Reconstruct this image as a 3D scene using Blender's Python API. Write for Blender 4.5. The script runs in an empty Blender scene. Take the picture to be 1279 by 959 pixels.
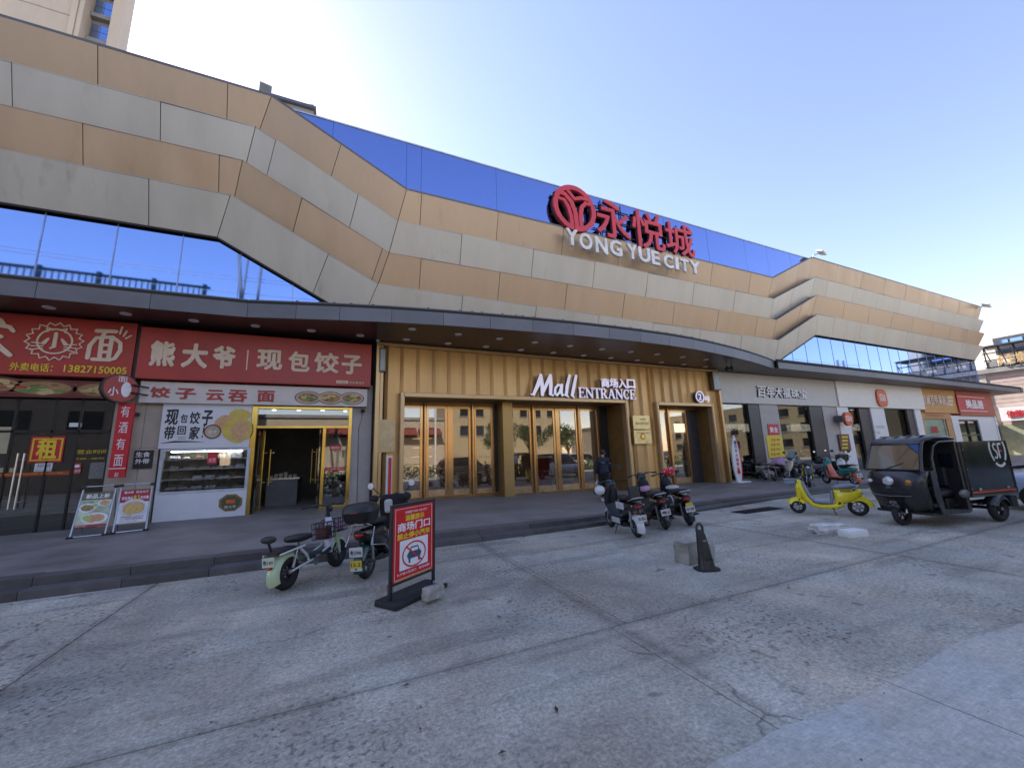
import bpy, math, random
from mathutils import Vector, Matrix
random.seed(7)
sc = bpy.context.scene
COL = sc.collection
# ---------------------------------------------------------------- camera
CAM_H = 1.7
FPX = 485.856                       # focal length in pixels of a 1279 px wide picture
YAW, PITCH, ROLL = 0.42520479, 0.18037145, -0.03336182
_f = Vector((math.sin(YAW)*math.cos(PITCH), math.cos(YAW)*math.cos(PITCH), math.sin(PITCH)))
_r0 = Vector((math.cos(YAW), -math.sin(YAW), 0)); _u0 = _r0.cross(_f)
_r = _r0*math.cos(ROLL)+_u0*math.sin(ROLL); _u = -_r0*math.sin(ROLL)+_u0*math.cos(ROLL)
cd = bpy.data.cameras.new('camera'); cam = bpy.data.objects.new('camera', cd); COL.objects.link(cam)
cd.sensor_fit = 'HORIZONTAL'; cd.sensor_width = 36; cd.lens = FPX/1279*36
cd.clip_start = 0.05; cd.clip_end = 5000
cam.matrix_world = Matrix(((_r.x, _u.x, -_f.x, 0), (_r.y, _u.y, -_f.y, 0), (_r.z, _u.z, -_f.z, CAM_H), (0, 0, 0, 1)))
sc.camera = cam
# ---------------------------------------------------------------- sky and sun
SUN_EL, SUN_AZ = math.radians(39.5), math.radians(-22.5)     # azimuth from +Y towards +X
W = bpy.data.worlds.new('World'); sc.world = W; W.use_nodes = True
wn, wl = W.node_tree.nodes, W.node_tree.links
for n in list(wn): wn.remove(n)
wo = wn.new('ShaderNodeOutputWorld'); wb = wn.new('ShaderNodeBackground'); ws = wn.new('ShaderNodeTexSky')
ws.sky_type = 'NISHITA'; ws.sun_disc = False; ws.sun_elevation = SUN_EL; ws.sun_rotation = SUN_AZ
ws.air_density = 1.1; ws.dust_density = 0.25; ws.ozone_density = 2.5; ws.altitude = 20
wm = wn.new('ShaderNodeMix'); wm.data_type = 'RGBA'; wm.blend_type = 'MULTIPLY'
wm.inputs[0].default_value = 1; wm.inputs[7].default_value = (1.22, 0.985, 0.95, 1)
wl.new(ws.outputs[0], wm.inputs[6]); wl.new(wm.outputs[2], wb.inputs[0]); wb.inputs[1].default_value = 0.14
wl.new(wb.outputs[0], wo.inputs[0])
sd = bpy.data.lights.new('sun', 'SUN'); sun = bpy.data.objects.new('sun', sd); COL.objects.link(sun)
sd.energy = 4.2; sd.angle = math.radians(0.53); sd.color = (1, .93, .84)
sdir = Vector((math.sin(SUN_AZ)*math.cos(SUN_EL), math.cos(SUN_AZ)*math.cos(SUN_EL), math.sin(SUN_EL)))
sun.rotation_euler = sdir.to_track_quat('Z', 'Y').to_euler(); sun.location = sdir*60
sc.view_settings.view_transform = 'Standard'; sc.view_settings.look = 'None'
sc.view_settings.exposure = 1.35; sc.view_settings.gamma = 1; sc.view_settings.use_curve_mapping = False
sc.render.engine = 'CYCLES'
sc.cycles.max_bounces = 7; sc.cycles.transparent_max_bounces = 10; sc.cycles.use_denoising = True
sc.cycles.caustics_reflective = False; sc.cycles.caustics_refractive = False

# ---------------------------------------------------------------- picture measurements -> places
def D(px, py): return _f + _r*((px-639.5)/FPX) - _u*((py-479.5)/FPX)
CP = Vector((0, 0, CAM_H))
def PY(px, py, Y): v = D(px, py); return CP + v*(Y/v.y)
def PZ(px, py, Z=0.): v = D(px, py); return CP + v*((Z-CAM_H)/v.z)
def PX(px, py, X): v = D(px, py); return CP + v*(X/v.x)
def V(*a): return Vector(a)
def lerp(a, b, t): return a+(b-a)*t
def pw(x, pts):
    if x <= pts[0][0]: return pts[0][1]
    for (a, b), (c, d) in zip(pts, pts[1:]):
        if x <= c: return b+(d-b)*(x-a)/(c-a)
    return pts[-1][1]

# ---------------------------------------------------------------- mesh helpers
OFF = {}
class MB:
    def __init__(s): s.v = []; s.f = []
    def add(s, vs, fs):
        n = len(s.v); s.v += [tuple(v) for v in vs]; s.f += [tuple(i+n for i in f) for f in fs]; return s
    def hexa(s, p):                       # p: 4 bottom ring + 4 top ring
        return s.add(p, [(3, 2, 1, 0), (4, 5, 6, 7), (0, 1, 5, 4), (1, 2, 6, 5), (2, 3, 7, 6), (3, 0, 4, 7)])
    def box(s, c, d, R=None):
        h = Vector(d)/2; p = []
        for z in (-1, 1):
            for x, y in ((-1, -1), (1, -1), (1, 1), (-1, 1)):
                q = Vector((x*h.x, y*h.y, z*h.z)); q = R@q if R else q; p.append(Vector(c)+q)
        return s.hexa(p)
    def bb(s, x0, x1, y0, y1, z0, z1): return s.box(((x0+x1)/2, (y0+y1)/2, (z0+z1)/2), (abs(x1-x0), abs(y1-y0), abs(z1-z0)))
    def prism(s, ps, ex):                 # closed outline + extrusion vector
        ex = Vector(ex); n = len(ps); ps = [Vector(p) for p in ps]
        nr = Vector((0, 0, 0))
        for i in range(n): nr += ps[i].cross(ps[(i+1) % n])
        if nr.dot(ex) > 0: ps = ps[::-1]
        vs = ps+[p+ex for p in ps]
        return s.add(vs, [tuple(range(n)), tuple(range(2*n-1, n-1, -1))]+[(i, i+n, (i+1) % n+n, (i+1) % n) for i in range(n)])
    def poly(s, ps): return s.add(ps, [tuple(range(len(ps)))])
    def tube(s, pts, r, n=8, cap=True):
        pts = [Vector(p) for p in pts]; m = len(pts)
        rs = r if isinstance(r, (list, tuple)) else [r]*m
        t0 = (pts[1]-pts[0]).normalized(); a = t0.orthogonal().normalized(); rings = []
        for i, p in enumerate(pts):
            t = (pts[min(i+1, m-1)]-pts[max(i-1, 0)]).normalized()
            a = (a-t*a.dot(t)).normalized(); b = t.cross(a)
            rings.append([p+(a*math.cos(2*math.pi*k/n)+b*math.sin(2*math.pi*k/n))*rs[i] for k in range(n)])
        return s.loft(rings, cap)
    def loft(s, rings, cap=True):
        n = len(rings[0]); vs = [p for r in rings for p in r]; fs = []
        for i in range(len(rings)-1):
            for k in range(n):
                fs.append((i*n+k, i*n+(k+1) % n, (i+1)*n+(k+1) % n, (i+1)*n+k))
        if cap: fs += [tuple(range(n-1, -1, -1)), tuple(range((len(rings)-1)*n, len(rings)*n))]
        return s.add(vs, fs)
    def cyl(s, a, b, r, n=16): return s.tube([a, b], r, n)
    def torus(s, c, ax, R, r, n=24, m=8, sq=1.0):
        ax = Vector(ax).normalized(); a = ax.orthogonal().normalized(); b = ax.cross(a); c = Vector(c); vs = []; fs = []
        for i in range(n):
            t = 2*math.pi*i/n; rd = a*math.cos(t)+b*math.sin(t)
            for k in range(m):
                u = 2*math.pi*k/m; vs.append(c+rd*(R+r*math.cos(u))+ax*(r*sq*math.sin(u)))
        for i in range(n):
            for k in range(m):
                fs.append((i*m+k, ((i+1) % n)*m+k, ((i+1) % n)*m+(k+1) % m, i*m+(k+1) % m))
        return s.add(vs, fs)
    def ell(s, c, r, n=14, m=8, R=None):
        c = Vector(c); r = Vector(r) if not isinstance(r, (int, float)) else Vector((r, r, r)); vs = []; fs = []
        for i in range(1, m):
            t = math.pi*i/m
            for k in range(n):
                q = Vector((r.x*math.sin(t)*math.cos(2*math.pi*k/n), r.y*math.sin(t)*math.sin(2*math.pi*k/n), r.z*math.cos(t)))
                vs.append(c+(R@q if R else q))
        for z in (1, -1):
            q = Vector((0, 0, r.z*z)); vs.append(c+(R@q if R else q))
        T = len(vs)-2
        for i in range(m-2):
            for k in range(n): fs.append((i*n+k, (i+1)*n+k, (i+1)*n+(k+1) % n, i*n+(k+1) % n))
        for k in range(n):
            fs.append((T, k, (k+1) % n)); fs.append((T+1, (m-2)*n+(k+1) % n, (m-2)*n+k))
        return s.add(vs, fs)
    def build(s, name, mat, parent=None, smooth=0, bevel=0, kind=None, subsurf=0):
        me = bpy.data.meshes.new(name)
        if not s.v: s.v = [(0, 0, 0)]
        xs = list(zip(*s.v)); c = Vector([(min(a)+max(a))/2 for a in xs])
        me.from_pydata([tuple(Vector(v)-c) for v in s.v], [], s.f); me.update()
        return link(name, me, mat, parent, c, smooth, bevel, kind, subsurf)
def link(name, me, mat, parent, c, smooth=0, bevel=0, kind=None, subsurf=0):
    if mat is not None and not len(me.materials): me.materials.append(mat)
    if smooth:
        me.polygons.foreach_set('use_smooth', [True]*len(me.polygons))
        me.set_sharp_from_angle(angle=math.radians(smooth))
    o = bpy.data.objects.new(name, me); COL.objects.link(o)
    po = OFF.get(parent.name, Vector((0, 0, 0))) if parent else Vector((0, 0, 0))
    o.parent = parent; o.location = c-po; OFF[o.name] = c.copy()
    if bevel:
        b = o.modifiers.new('bevel', 'BEVEL'); b.width = bevel; b.segments = 2; b.limit_method = 'ANGLE'; b.angle_limit = math.radians(40)
        b.harden_normals = False
    if subsurf:
        b = o.modifiers.new('sub', 'SUBSURF'); b.levels = b.render_levels = subsurf
    if kind: o['kind'] = kind
    return o
def thing(name, label, cat, loc=(0, 0, 0), rotz=0, group=None, world=True):
    o = bpy.data.objects.new(name, None); COL.objects.link(o); o.empty_display_size = .2
    o.location = loc; o.rotation_euler = (0, 0, rotz)
    o['label'] = label; o['category'] = cat
    if group: o['group'] = group
    OFF[o.name] = Vector(loc) if world else Vector((0, 0, 0))
    return o
def tag(o, label, cat, group=None):
    o['label'] = label; o['category'] = cat
    if group: o['group'] = group
    return o
def struct(name, mb, mat, **k):
    o = mb.build(name, mat, None, **k); o['kind'] = 'structure'; return o
def copy_tree(o, loc, rotz, label, group=None):
    def cp(x, par):
        c = x.copy(); COL.objects.link(c); c.parent = par
        for ch in x.children: cp(ch, c)
        return c
    r = cp(o, None); r.location = loc; r.rotation_euler = (0, 0, rotz); r['label'] = label
    if group: r['group'] = group
    return r

# ---------------------------------------------------------------- materials
MATS = {}
def mat(name, col, rough=.6, metal=0., spec=.5, var=.12, vs=3., bump=0., bs=60., coat=0., rnd=0., emit=0., rvar=.1, col2=None, streak=0., trans=0., grime=0.):
    if name in MATS: return MATS[name]
    m = bpy.data.materials.new(name); m.use_nodes = True; N = m.node_tree.nodes; L = m.node_tree.links
    b = N['Principled BSDF']; b.inputs['Metallic'].default_value = metal; b.inputs['Specular IOR Level'].default_value = spec
    b.inputs['Coat Weight'].default_value = coat; b.inputs['Coat Roughness'].default_value = .08
    if trans: b.inputs['Transmission Weight'].default_value = trans
    g = N.new('ShaderNodeNewGeometry'); vec = g.outputs['Position']
    if streak:
        mp = N.new('ShaderNodeMapping'); mp.inputs['Scale'].default_value = (1, 1, 1/streak); L.new(vec, mp.inputs[0]); vec = mp.outputs[0]
    nz = N.new('ShaderNodeTexNoise'); nz.inputs['Scale'].default_value = vs; nz.inputs['Detail'].default_value = 5; nz.inputs['Roughness'].default_value = .6
    L.new(vec, nz.inputs['Vector'])
    c2 = col2 or tuple(c*(1-var*2.2) for c in col); c1 = col if col2 else tuple(min(1, c*(1+var*.6)) for c in col)
    rp = N.new('ShaderNodeValToRGB'); rp.color_ramp.elements[0].position = .3; rp.color_ramp.elements[1].position = .7
    rp.color_ramp.elements[0].color = (*c2, 1); rp.color_ramp.elements[1].color = (*c1, 1)
    L.new(nz.outputs[0], rp.inputs[0]); out = rp.outputs[0]
    if rnd:
        oi = N.new('ShaderNodeObjectInfo'); mr = N.new('ShaderNodeMapRange'); mr.inputs[3].default_value = 1-rnd; mr.inputs[4].default_value = 1+rnd
        L.new(oi.outputs['Random'], mr.inputs[0]); hs = N.new('ShaderNodeHueSaturation'); L.new(mr.outputs[0], hs.inputs['Value']); L.new(out, hs.inputs['Color']); out = hs.outputs[0]
    if grime:                              # rain streaks running down from the joints, in patches
        def nz_(s, sc3, lo, hi, a, b_):
            q = N.new('ShaderNodeMapping'); q.inputs['Scale'].default_value = sc3; L.new(g.outputs['Position'], q.inputs[0])
            t_ = N.new('ShaderNodeTexNoise'); t_.inputs['Scale'].default_value = s; t_.inputs['Detail'].default_value = 4; L.new(q.outputs[0], t_.inputs['Vector'])
            r_ = N.new('ShaderNodeMapRange'); r_.inputs[1].default_value = lo; r_.inputs[2].default_value = hi; r_.inputs[3].default_value = a; r_.inputs[4].default_value = b_; L.new(t_.outputs[0], r_.inputs[0]); return r_.outputs[0]
        st_ = nz_(4, (1, 1, .025), .55, .78, 0, 1); pt_ = nz_(.5, (1, 1, .5), .54, .68, .06, 1); mm = N.new('ShaderNodeMath'); mm.operation = 'MULTIPLY'; L.new(st_, mm.inputs[0]); L.new(pt_, mm.inputs[1])
        dk = N.new('ShaderNodeMix'); dk.data_type = 'RGBA'; dk.blend_type = 'MULTIPLY'; dk.inputs[7].default_value = (1-grime, 1-grime, 1-grime*.95, 1); L.new(mm.outputs[0], dk.inputs[0]); L.new(out, dk.inputs[6]); out = dk.outputs[2]
    L.new(out, b.inputs['Base Color'])
    r2 = N.new('ShaderNodeMapRange'); r2.inputs[1].default_value = .3; r2.inputs[2].default_value = .7
    r2.inputs[3].default_value = max(.02, rough-rvar*rough); r2.inputs[4].default_value = min(1, rough+rvar*rough)
    L.new(nz.outputs[0], r2.inputs[0]); L.new(r2.outputs[0], b.inputs['Roughness'])
    if bump:
        n2 = N.new('ShaderNodeTexNoise'); n2.inputs['Scale'].default_value = bs; n2.inputs['Detail'].default_value = 4; L.new(g.outputs['Position'], n2.inputs['Vector'])
        bp = N.new('ShaderNodeBump'); bp.inputs['Strength'].default_value = bump; bp.inputs['Distance'].default_value = .01
        L.new(n2.outputs[0], bp.inputs['Height']); L.new(bp.outputs[0], b.inputs['Normal'])
    if emit:
        L.new(out, b.inputs['Emission Color']); b.inputs['Emission Strength'].default_value = emit
    MATS[name] = m; return m
def glass(name, tint, refl=.35, rough=.02, trans=.6):
    """window glass: part mirror (more at grazing angles), part dark see-through"""
    if name in MATS: return MATS[name]
    m = bpy.data.materials.new(name); m.use_nodes = True; N = m.node_tree.nodes; L = m.node_tree.links
    N.remove(N['Principled BSDF']); o = N['Material Output']
    gl = N.new('ShaderNodeBsdfGlossy'); gl.inputs['Roughness'].default_value = rough; gl.inputs['Color'].default_value = (.95, .95, .95, 1)
    tr = N.new('ShaderNodeBsdfTransparent'); tr.inputs[0].default_value = (*[t*trans for t in tint], 1)
    lw = N.new('ShaderNodeLayerWeight'); lw.inputs[0].default_value = .25
    mr = N.new('ShaderNodeMapRange'); mr.inputs[3].default_value = refl; mr.inputs[4].default_value = .95
    mx = N.new('ShaderNodeMixShader'); L.new(lw.outputs['Fresnel'], mr.inputs[0]); L.new(mr.outputs[0], mx.inputs[0])
    L.new(tr.outputs[0], mx.inputs[1]); L.new(gl.outputs[0], mx.inputs[2]); L.new(mx.outputs[0], o.inputs[0])
    MATS[name] = m; return m
M_gold = mat('champagne_gold_cladding', (.47, .335, .215), .42, .25, .5, .06, 1.0, rnd=.05, streak=7, grime=.3, rvar=.25)
M_silver = mat('silver_grey_cladding', (.48, .45, .385), .45, .2, .5, .06, 1.0, rnd=.04, streak=7, grime=.3)
M_joint = mat('dark_joint', (.03, .025, .02), .9)
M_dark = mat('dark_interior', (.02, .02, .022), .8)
M_flash = mat('grey_flashing', (.12, .12, .14), .45, .4, rnd=.03)
M_fascia = mat('grey_aluminium_fascia', (.15, .15, .165), .5, .2, .5, .1, .8, rnd=.1)
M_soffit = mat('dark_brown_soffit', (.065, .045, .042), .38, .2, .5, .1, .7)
M_brass = mat('brass_trim', (.54, .37, .18), .38, .6, .5, .06, 2.)
M_rose = mat('rose_brass_door_frame', (.58, .36, .17), .2, .92, .5, .03, 1.0)
M_yel = mat('polished_yellow_brass', (.62, .43, .10), .2, .9, .5, .08, 2.)
M_steel = mat('brushed_steel', (.5, .5, .5), .3, .9)
M_chrome = mat('chrome', (.75, .75, .75), .12, 1.)
M_black = mat('black_plastic', (.018, .018, .02), .42)
M_rub = mat('black_rubber', (.022, .022, .022), .8, bump=.2, bs=90)
M_white = mat('white_paint', (.72, .72, .72), .45, var=.04)
M_wwall = mat('warm_white_wall', (.62, .59, .55), .6, var=.05)
M_gwall = mat('greige_wall_panel', (.40, .37, .35), .55, var=.06)
M_tile = mat('beige_stone_tile', (.42, .36, .30), .4, var=.06, rnd=.05)
M_red = mat('red_sign_face', (.40, .042, .03), .42, var=.12, vs=.8)
M_red2 = mat('bright_red_print', (.55, .02, .03), .45, var=.05)
M_cream = mat('cream_letters', (.70, .55, .42), .5, var=.06)
M_wlet = mat('white_letters', (.80, .78, .80), .45, var=.03)
M_yelp = mat('yellow_print', (.75, .55, .03), .5, var=.05)
M_blk = mat('black_print', (.02, .02, .02), .5)
M_mirror = mat('blue_mirror_glass', (.25, .34, .68), .03, 1., var=.01, rvar=.01)
M_mirror2 = mat('pale_blue_mirror_glass', (.265, .385, .70), .03, 1., var=.01, rvar=.01)
M_door = glass('door_glass', (1, .92, .82), .15, .015, .8)
M_shopg = glass('shop_glass', (.9, .92, .9), .13, .015, .75)
M_clear = glass('clear_glass', (1, 1, 1), .06, .01, .92)
M_cglass = glass('vehicle_glass', (.8, .85, .9), .25, .02, .5)
M_lamp = mat('lamp_lens', (.75, .75, .75), .3)

def text(s, name, m, parent, q, ext=.004, bold=0., shear=0., fit=True, face=None):
    """s written inside the quad q = (lower left, lower right, upper left); letters stand ext proud"""
    c = bpy.data.curves.new(name, 'FONT'); c.body = s; c.size = 1; c.shear = shear; c.resolution_u = 3
    t = bpy.data.objects.new(name, c); me0 = t.to_mesh()
    co0 = [v.co.copy() for v in me0.vertices]; fs = [tuple(p.vertices) for p in me0.polygons]; co = [v for v in co0]
    if bold: co = [v+Vector((bold*sx, bold*sy, 0)) for v in co0 for sx, sy in ((-1, -1), (1, 1))]
    t.to_mesh_clear(); bpy.data.objects.remove(t); bpy.data.curves.remove(c)
    x0 = min(v.x for v in co); x1 = max(v.x for v in co); y0 = min(v.y for v in co); y1 = max(v.y for v in co)
    o, a, b = [Vector(p) for p in q]; a = a-o; b = b-o; n = a.cross(b).normalized()
    P = lambda v: o+a*((v.x-x0)/(x1-x0))+b*((v.y-y0)/(y1-y0))
    k = len(co0); mb = MB()
    if ext > .008:                         # real raised letters: front, back and sides
        from collections import Counter
        ec = Counter()
        for f in fs:
            for i in range(len(f)): ec[(f[i], f[(i+1) % len(f)])] += 1
        und = Counter(tuple(sorted(e)) for e in ec)
        und2 = Counter()
        for e in ec: und2[tuple(sorted(e))] += 1
        side = [e for e in ec if und2[tuple(sorted(e))] == 1]
        sh = [(0, 0)]+([(bold*.9*math.cos(i*math.pi/4), bold*.9*math.sin(i*math.pi/4)) for i in range(8)] if bold else [])
        for j, (dx, dy) in enumerate(sh):
            w = [v+Vector((dx, dy, 0)) for v in co0]; e = ext-j*.0006
            mb.add([P(v)+n*e for v in w]+[P(v)+n*(.0002*j) for v in w], fs+[(b_, a_, a_+k, b_+k) for a_, b_ in side])
    else:
        sh = [(0, 0)]+([(bold*.9*math.cos(i*math.pi/3), bold*.9*math.sin(i*math.pi/3)) for i in range(6)] if bold else [])
        for j, (dx, dy) in enumerate(sh): mb.add([P(v+Vector((dx, dy, 0)))+n*(ext-j*.0002) for v in co0], fs)
    return mb.build(name, m, parent)
def wq(x0, y0, x1, y1, Y, pad=0):
    """a quad on the wall plane Y from the lower-left and upper-right picture corners of what it holds"""
    a = PY(x0, y1, Y); b = PY(x1, y0, Y)
    return (V(a.x, Y, a.z), V(b.x, Y, a.z), V(a.x, Y, b.z))
def ribbon(pts, w, n=None, closed=False):
    """2-D brush stroke outline quads; pts list of (x,y), w width or list"""
    m = len(pts); ws = w if isinstance(w, (list, tuple)) else [w]*m; L_ = []; R_ = []
    for i in range(m):
        a = pts[(i-1) % m] if closed else pts[max(i-1, 0)]; b = pts[(i+1) % m] if closed else pts[min(i+1, m-1)]
        dx, dy = b[0]-a[0], b[1]-a[1]; l = math.hypot(dx, dy) or 1; nx, ny = -dy/l*ws[i]/2, dx/l*ws[i]/2
        L_.append((pts[i][0]+nx, pts[i][1]+ny)); R_.append((pts[i][0]-nx, pts[i][1]-ny))
    return L_, R_
def strokes(name, m, parent, o, a, b, sts, ext=.01, closed=False, cap=True):
    """sts: list of (points, width[, closed]) in unit coordinates of the frame o + x*a + y*b; solid ribbons with round ends"""
    o, a, b = Vector(o), Vector(a), Vector(b); n = a.cross(b).normalized(); mb = MB()
    la, lb = a.length, b.length; ua, ub = a/la, b/lb
    for st in sts:
        pts, w = st[0], st[1]; cl = len(st) > 2 and st[2]
        P2 = [(p[0]*la, p[1]*lb) for p in pts]; ww = [x*lb for x in w] if isinstance(w, (list, tuple)) else [w*lb]*len(P2)
        L_, R_ = ribbon(P2, ww, closed=cl); k = len(P2)
        Q = lambda p, e: o+ua*p[0]+ub*p[1]+n*e
        vs = [Q(p, ext) for p in L_]+[Q(p, ext) for p in R_]+[Q(p, 0) for p in L_]+[Q(p, 0) for p in R_]; fs = []
        for i in range(k if cl else k-1):
            j = (i+1) % k
            fs += [(k+i, k+j, j, i), (i, j, 2*k+j, 2*k+i), (k+j, k+i, 3*k+i, 3*k+j)]
        if not cl: fs += [(0, 2*k, 3*k, k), (k-1, 2*k-1, 4*k-1, 3*k-1)]
        for i_ in range(2*k): vs[i_] = vs[i_]+n*(.0004*sts.index(st))
        mb.add(vs, fs)
        if cap and not cl:
            for e, w_ in ((0, ww[0]), (-1, ww[-1])):
                if w_ > .001:
                    c = P2[e]; ring = [Q((c[0]+w_/2*math.cos(t*math.pi/5), c[1]+w_/2*math.sin(t*math.pi/5)), 0) for t in range(10)]
                    mb.prism(ring, n*(ext-.0003+.0004*sts.index(st)))
    return mb.build(name, m, parent)
def arc(cx, cy, r, a0, a1, n=12, ry=None):
    ry = ry or r
    return [(cx+r*math.cos(math.radians(lerp(a0, a1, i/n))), cy+ry*math.sin(math.radians(lerp(a0, a1, i/n)))) for i in range(n+1)]
def plate(name, m, parent, q, th=.02, frame=None):
    o, a, b = [Vector(p) for p in q]; n = (a-o).cross(b-o).normalized()
    return MB().prism([o, a, a+b-o, b], n*th).build(name, m, parent)
# ================================================================= ground and platform
def concrete(name, base, pit=.5, dk=(.5, .5, .52)):
    m = bpy.data.materials.new(name); m.use_nodes = True; N = m.node_tree.nodes; L = m.node_tree.links; b = N['Principled BSDF']
    g = N.new('ShaderNodeNewGeometry'); P = g.outputs['Position']
    def noise(sc_, det=5, ro=.6, mp=None, dist=0.):
        n = N.new('ShaderNodeTexNoise'); n.inputs['Scale'].default_value = sc_; n.inputs['Detail'].default_value = det; n.inputs['Roughness'].default_value = ro; n.inputs['Distortion'].default_value = dist
        if mp:
            q = N.new('ShaderNodeMapping'); q.inputs['Scale'].default_value = mp[0]; q.inputs['Rotation'].default_value = (0, 0, mp[1]); L.new(P, q.inputs[0]); L.new(q.outputs[0], n.inputs['Vector'])
        else: L.new(P, n.inputs['Vector'])
        return n.outputs[0]
    def rng(x, a, b_, c, d):
        r = N.new('ShaderNodeMapRange'); r.inputs[1].default_value = a; r.inputs[2].default_value = b_; r.inputs[3].default_value = c; r.inputs[4].default_value = d; L.new(x, r.inputs[0]); return r.outputs[0]
    def mul(x, y):
        k = N.new('ShaderNodeMath'); k.operation = 'MULTIPLY'; L.new(x, k.inputs[0]); L.new(y, k.inputs[1]); return k.outputs[0]
    big = rng(noise(.35, 6, .62, dist=.4), .34, .66, .66, 1.2)
    mid = rng(noise(1.7, 6, .68, dist=.6), .3, .7, .80, 1.18)
    fine = rng(noise(55, 3, .7), .3, .7, .86, 1.14)
    grit = rng(noise(17, 5, .75), .33, .66, .82, 1.16)
    brush = rng(noise(5, 5, .6, ((1, 14, 1), .75)), .35, .65, .93, 1.06)
    worn = rng(noise(.55, 3, .55), .42, .62, 0, 1)
    sp = rng(noise(22, 2, .5), .57, .62, 1, 0)             # little pits, only where the surface is worn
    k = N.new('ShaderNodeMix'); k.inputs[2].default_value = 1; L.new(worn, k.inputs[0]); L.new(sp, k.inputs[3]); 
    pitv = rng(k.outputs[0], 0, 1, 1-pit, 1)
    blot = rng(noise(2.3, 2, .4, dist=1.2), .70, .73, 1, .62)  # oil and gum spots
    # grime gathered along the joints, wobbling
    sx = N.new('ShaderNodeSeparateXYZ'); L.new(P, sx.inputs[0]); wob = rng(noise(1.3, 4, .6), .3, .7, -.10, .10); wd = rng(noise(3.1, 4, .7), .35, .65, .03, .16)
    def mt(op, a, b_=None):
        k_ = N.new('ShaderNodeMath'); k_.operation = op
        for i_, q_ in enumerate((a, b_)):
            if q_ is None: continue
            if isinstance(q_, (int, float)): k_.inputs[i_].default_value = q_
            else: L.new(q_, k_.inputs[i_])
        return k_.outputs[0]
    def near(ax_, pos): return mt('MINIMUM', mt('DIVIDE', mt('ABSOLUTE', mt('SUBTRACT', mt('ADD', ax_, mt('MULTIPLY', wob, .25)), pos)), wd), 1.)
    jn = near(sx.outputs[1], 3.46)
    for p_ in (2.65, -2.34, 7.9): jn = mt('MULTIPLY', jn, mt('MAXIMUM', near(sx.outputs[0], p_), .0))
    joint = rng(jn, 0, 1, .70, 1)
    # tyre-darkened bands and drips of oil
    tyre = rng(noise(1, 3, .5, ((.35, 2.4, 1), .5)), .55, .66, 1, .76)
    vo = N.new('ShaderNodeTexVoronoi'); vo.feature = 'DISTANCE_TO_EDGE'; vo.inputs['Scale'].default_value = .33
    wv = N.new('ShaderNodeVectorMath'); wv.operation = 'ADD'; tn = N.new('ShaderNodeTexNoise'); tn.inputs['Scale'].default_value = 1.2; tn.inputs['Detail'].default_value = 6; L.new(P, tn.inputs['Vector']); L.new(P, wv.inputs[0]); L.new(tn.outputs[1], wv.inputs[1]); L.new(wv.outputs[0], vo.inputs['Vector'])
    cm = rng(noise(.4, 2, .5), .50, .56, 0, 1); ck = rng(vo.outputs[0], 0, .006, .45, 1); crack = mt('SUBTRACT', 1, mt('MULTIPLY', cm, mt('SUBTRACT', 1, ck)))
    vd = N.new('ShaderNodeTexVoronoi'); vd.inputs['Scale'].default_value = 1.35; L.new(P, vd.inputs['Vector']); drip = rng(vd.outputs[0], .035, .06, .45, 1)
    oi_ = N.new('ShaderNodeObjectInfo'); tone = rng(oi_.outputs['Random'], 0, 1, .90, 1.08)
    spk = rng(noise(34, 2, .8), .38, .62, .86, 1.12)
    v = mul(mul(mul(big, mid), mul(fine, grit)), mul(mul(brush, pitv), blot))
    v = mul(mul(v, mul(joint, tyre)), mul(mul(crack, drip), mul(tone, spk))) if pit > .2 else mul(mul(rng(big, .66, 1.2, .84, 1.08), rng(mid, .8, 1.18, .88, 1.08)), mul(mul(mul(fine, brush), mul(tyre, drip)), mul(grit, rng(noise(9, 5, .7, ((1, 9, 1), -.5)), .4, .7, 1, .86))))
    hue = N.new('ShaderNodeMix'); hue.data_type = 'RGBA'; hue.inputs[6].default_value = (base[0]*1.04, base[1], base[2]*.96, 1); hue.inputs[7].default_value = (base[0]*.95, base[1]*1.0, base[2]*1.06, 1)
    L.new(rng(noise(.8, 4, .6), .35, .65, 0, 1), hue.inputs[0])
    cmb = N.new('ShaderNodeVectorMath'); cmb.operation = 'SCALE'; L.new(hue.outputs[2], cmb.inputs[0]); L.new(v, cmb.inputs['Scale'])
    L.new(cmb.outputs[0], b.inputs['Base Color']); L.new(rng(mid, .8, 1.18, .62, .88), b.inputs['Roughness'])
    hsum = N.new('ShaderNodeMath'); hsum.operation = 'ADD'; L.new(mul(fine, pitv), hsum.inputs[0]); L.new(grit, hsum.inputs[1])
    bp = N.new('ShaderNodeBump'); bp.inputs['Strength'].default_value = .6; bp.inputs['Distance'].default_value = .008
    L.new(hsum.outputs[0], bp.inputs['Height']); L.new(bp.outputs[0], b.inputs['Normal']); return m
M_conc = concrete('worn_concrete', (.465, .425, .345), .55)
M_conc2 = concrete('newer_smooth_concrete', (.535, .51, .45), .12)
M_under = mat('dark_dirt_in_joints', (.045, .043, .042), .95)
M_far = concrete('street_concrete', (.48, .42, .36), .3)
M_plat = mat('dark_granite_paving', (.26, .232, .215), .6, var=.2, vs=1.1, bump=.25, bs=70)
M_step = mat('dark_granite_kerb', (.11, .10, .10), .55, var=.14, vs=5, bump=.3, bs=90, rnd=.22)

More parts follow.
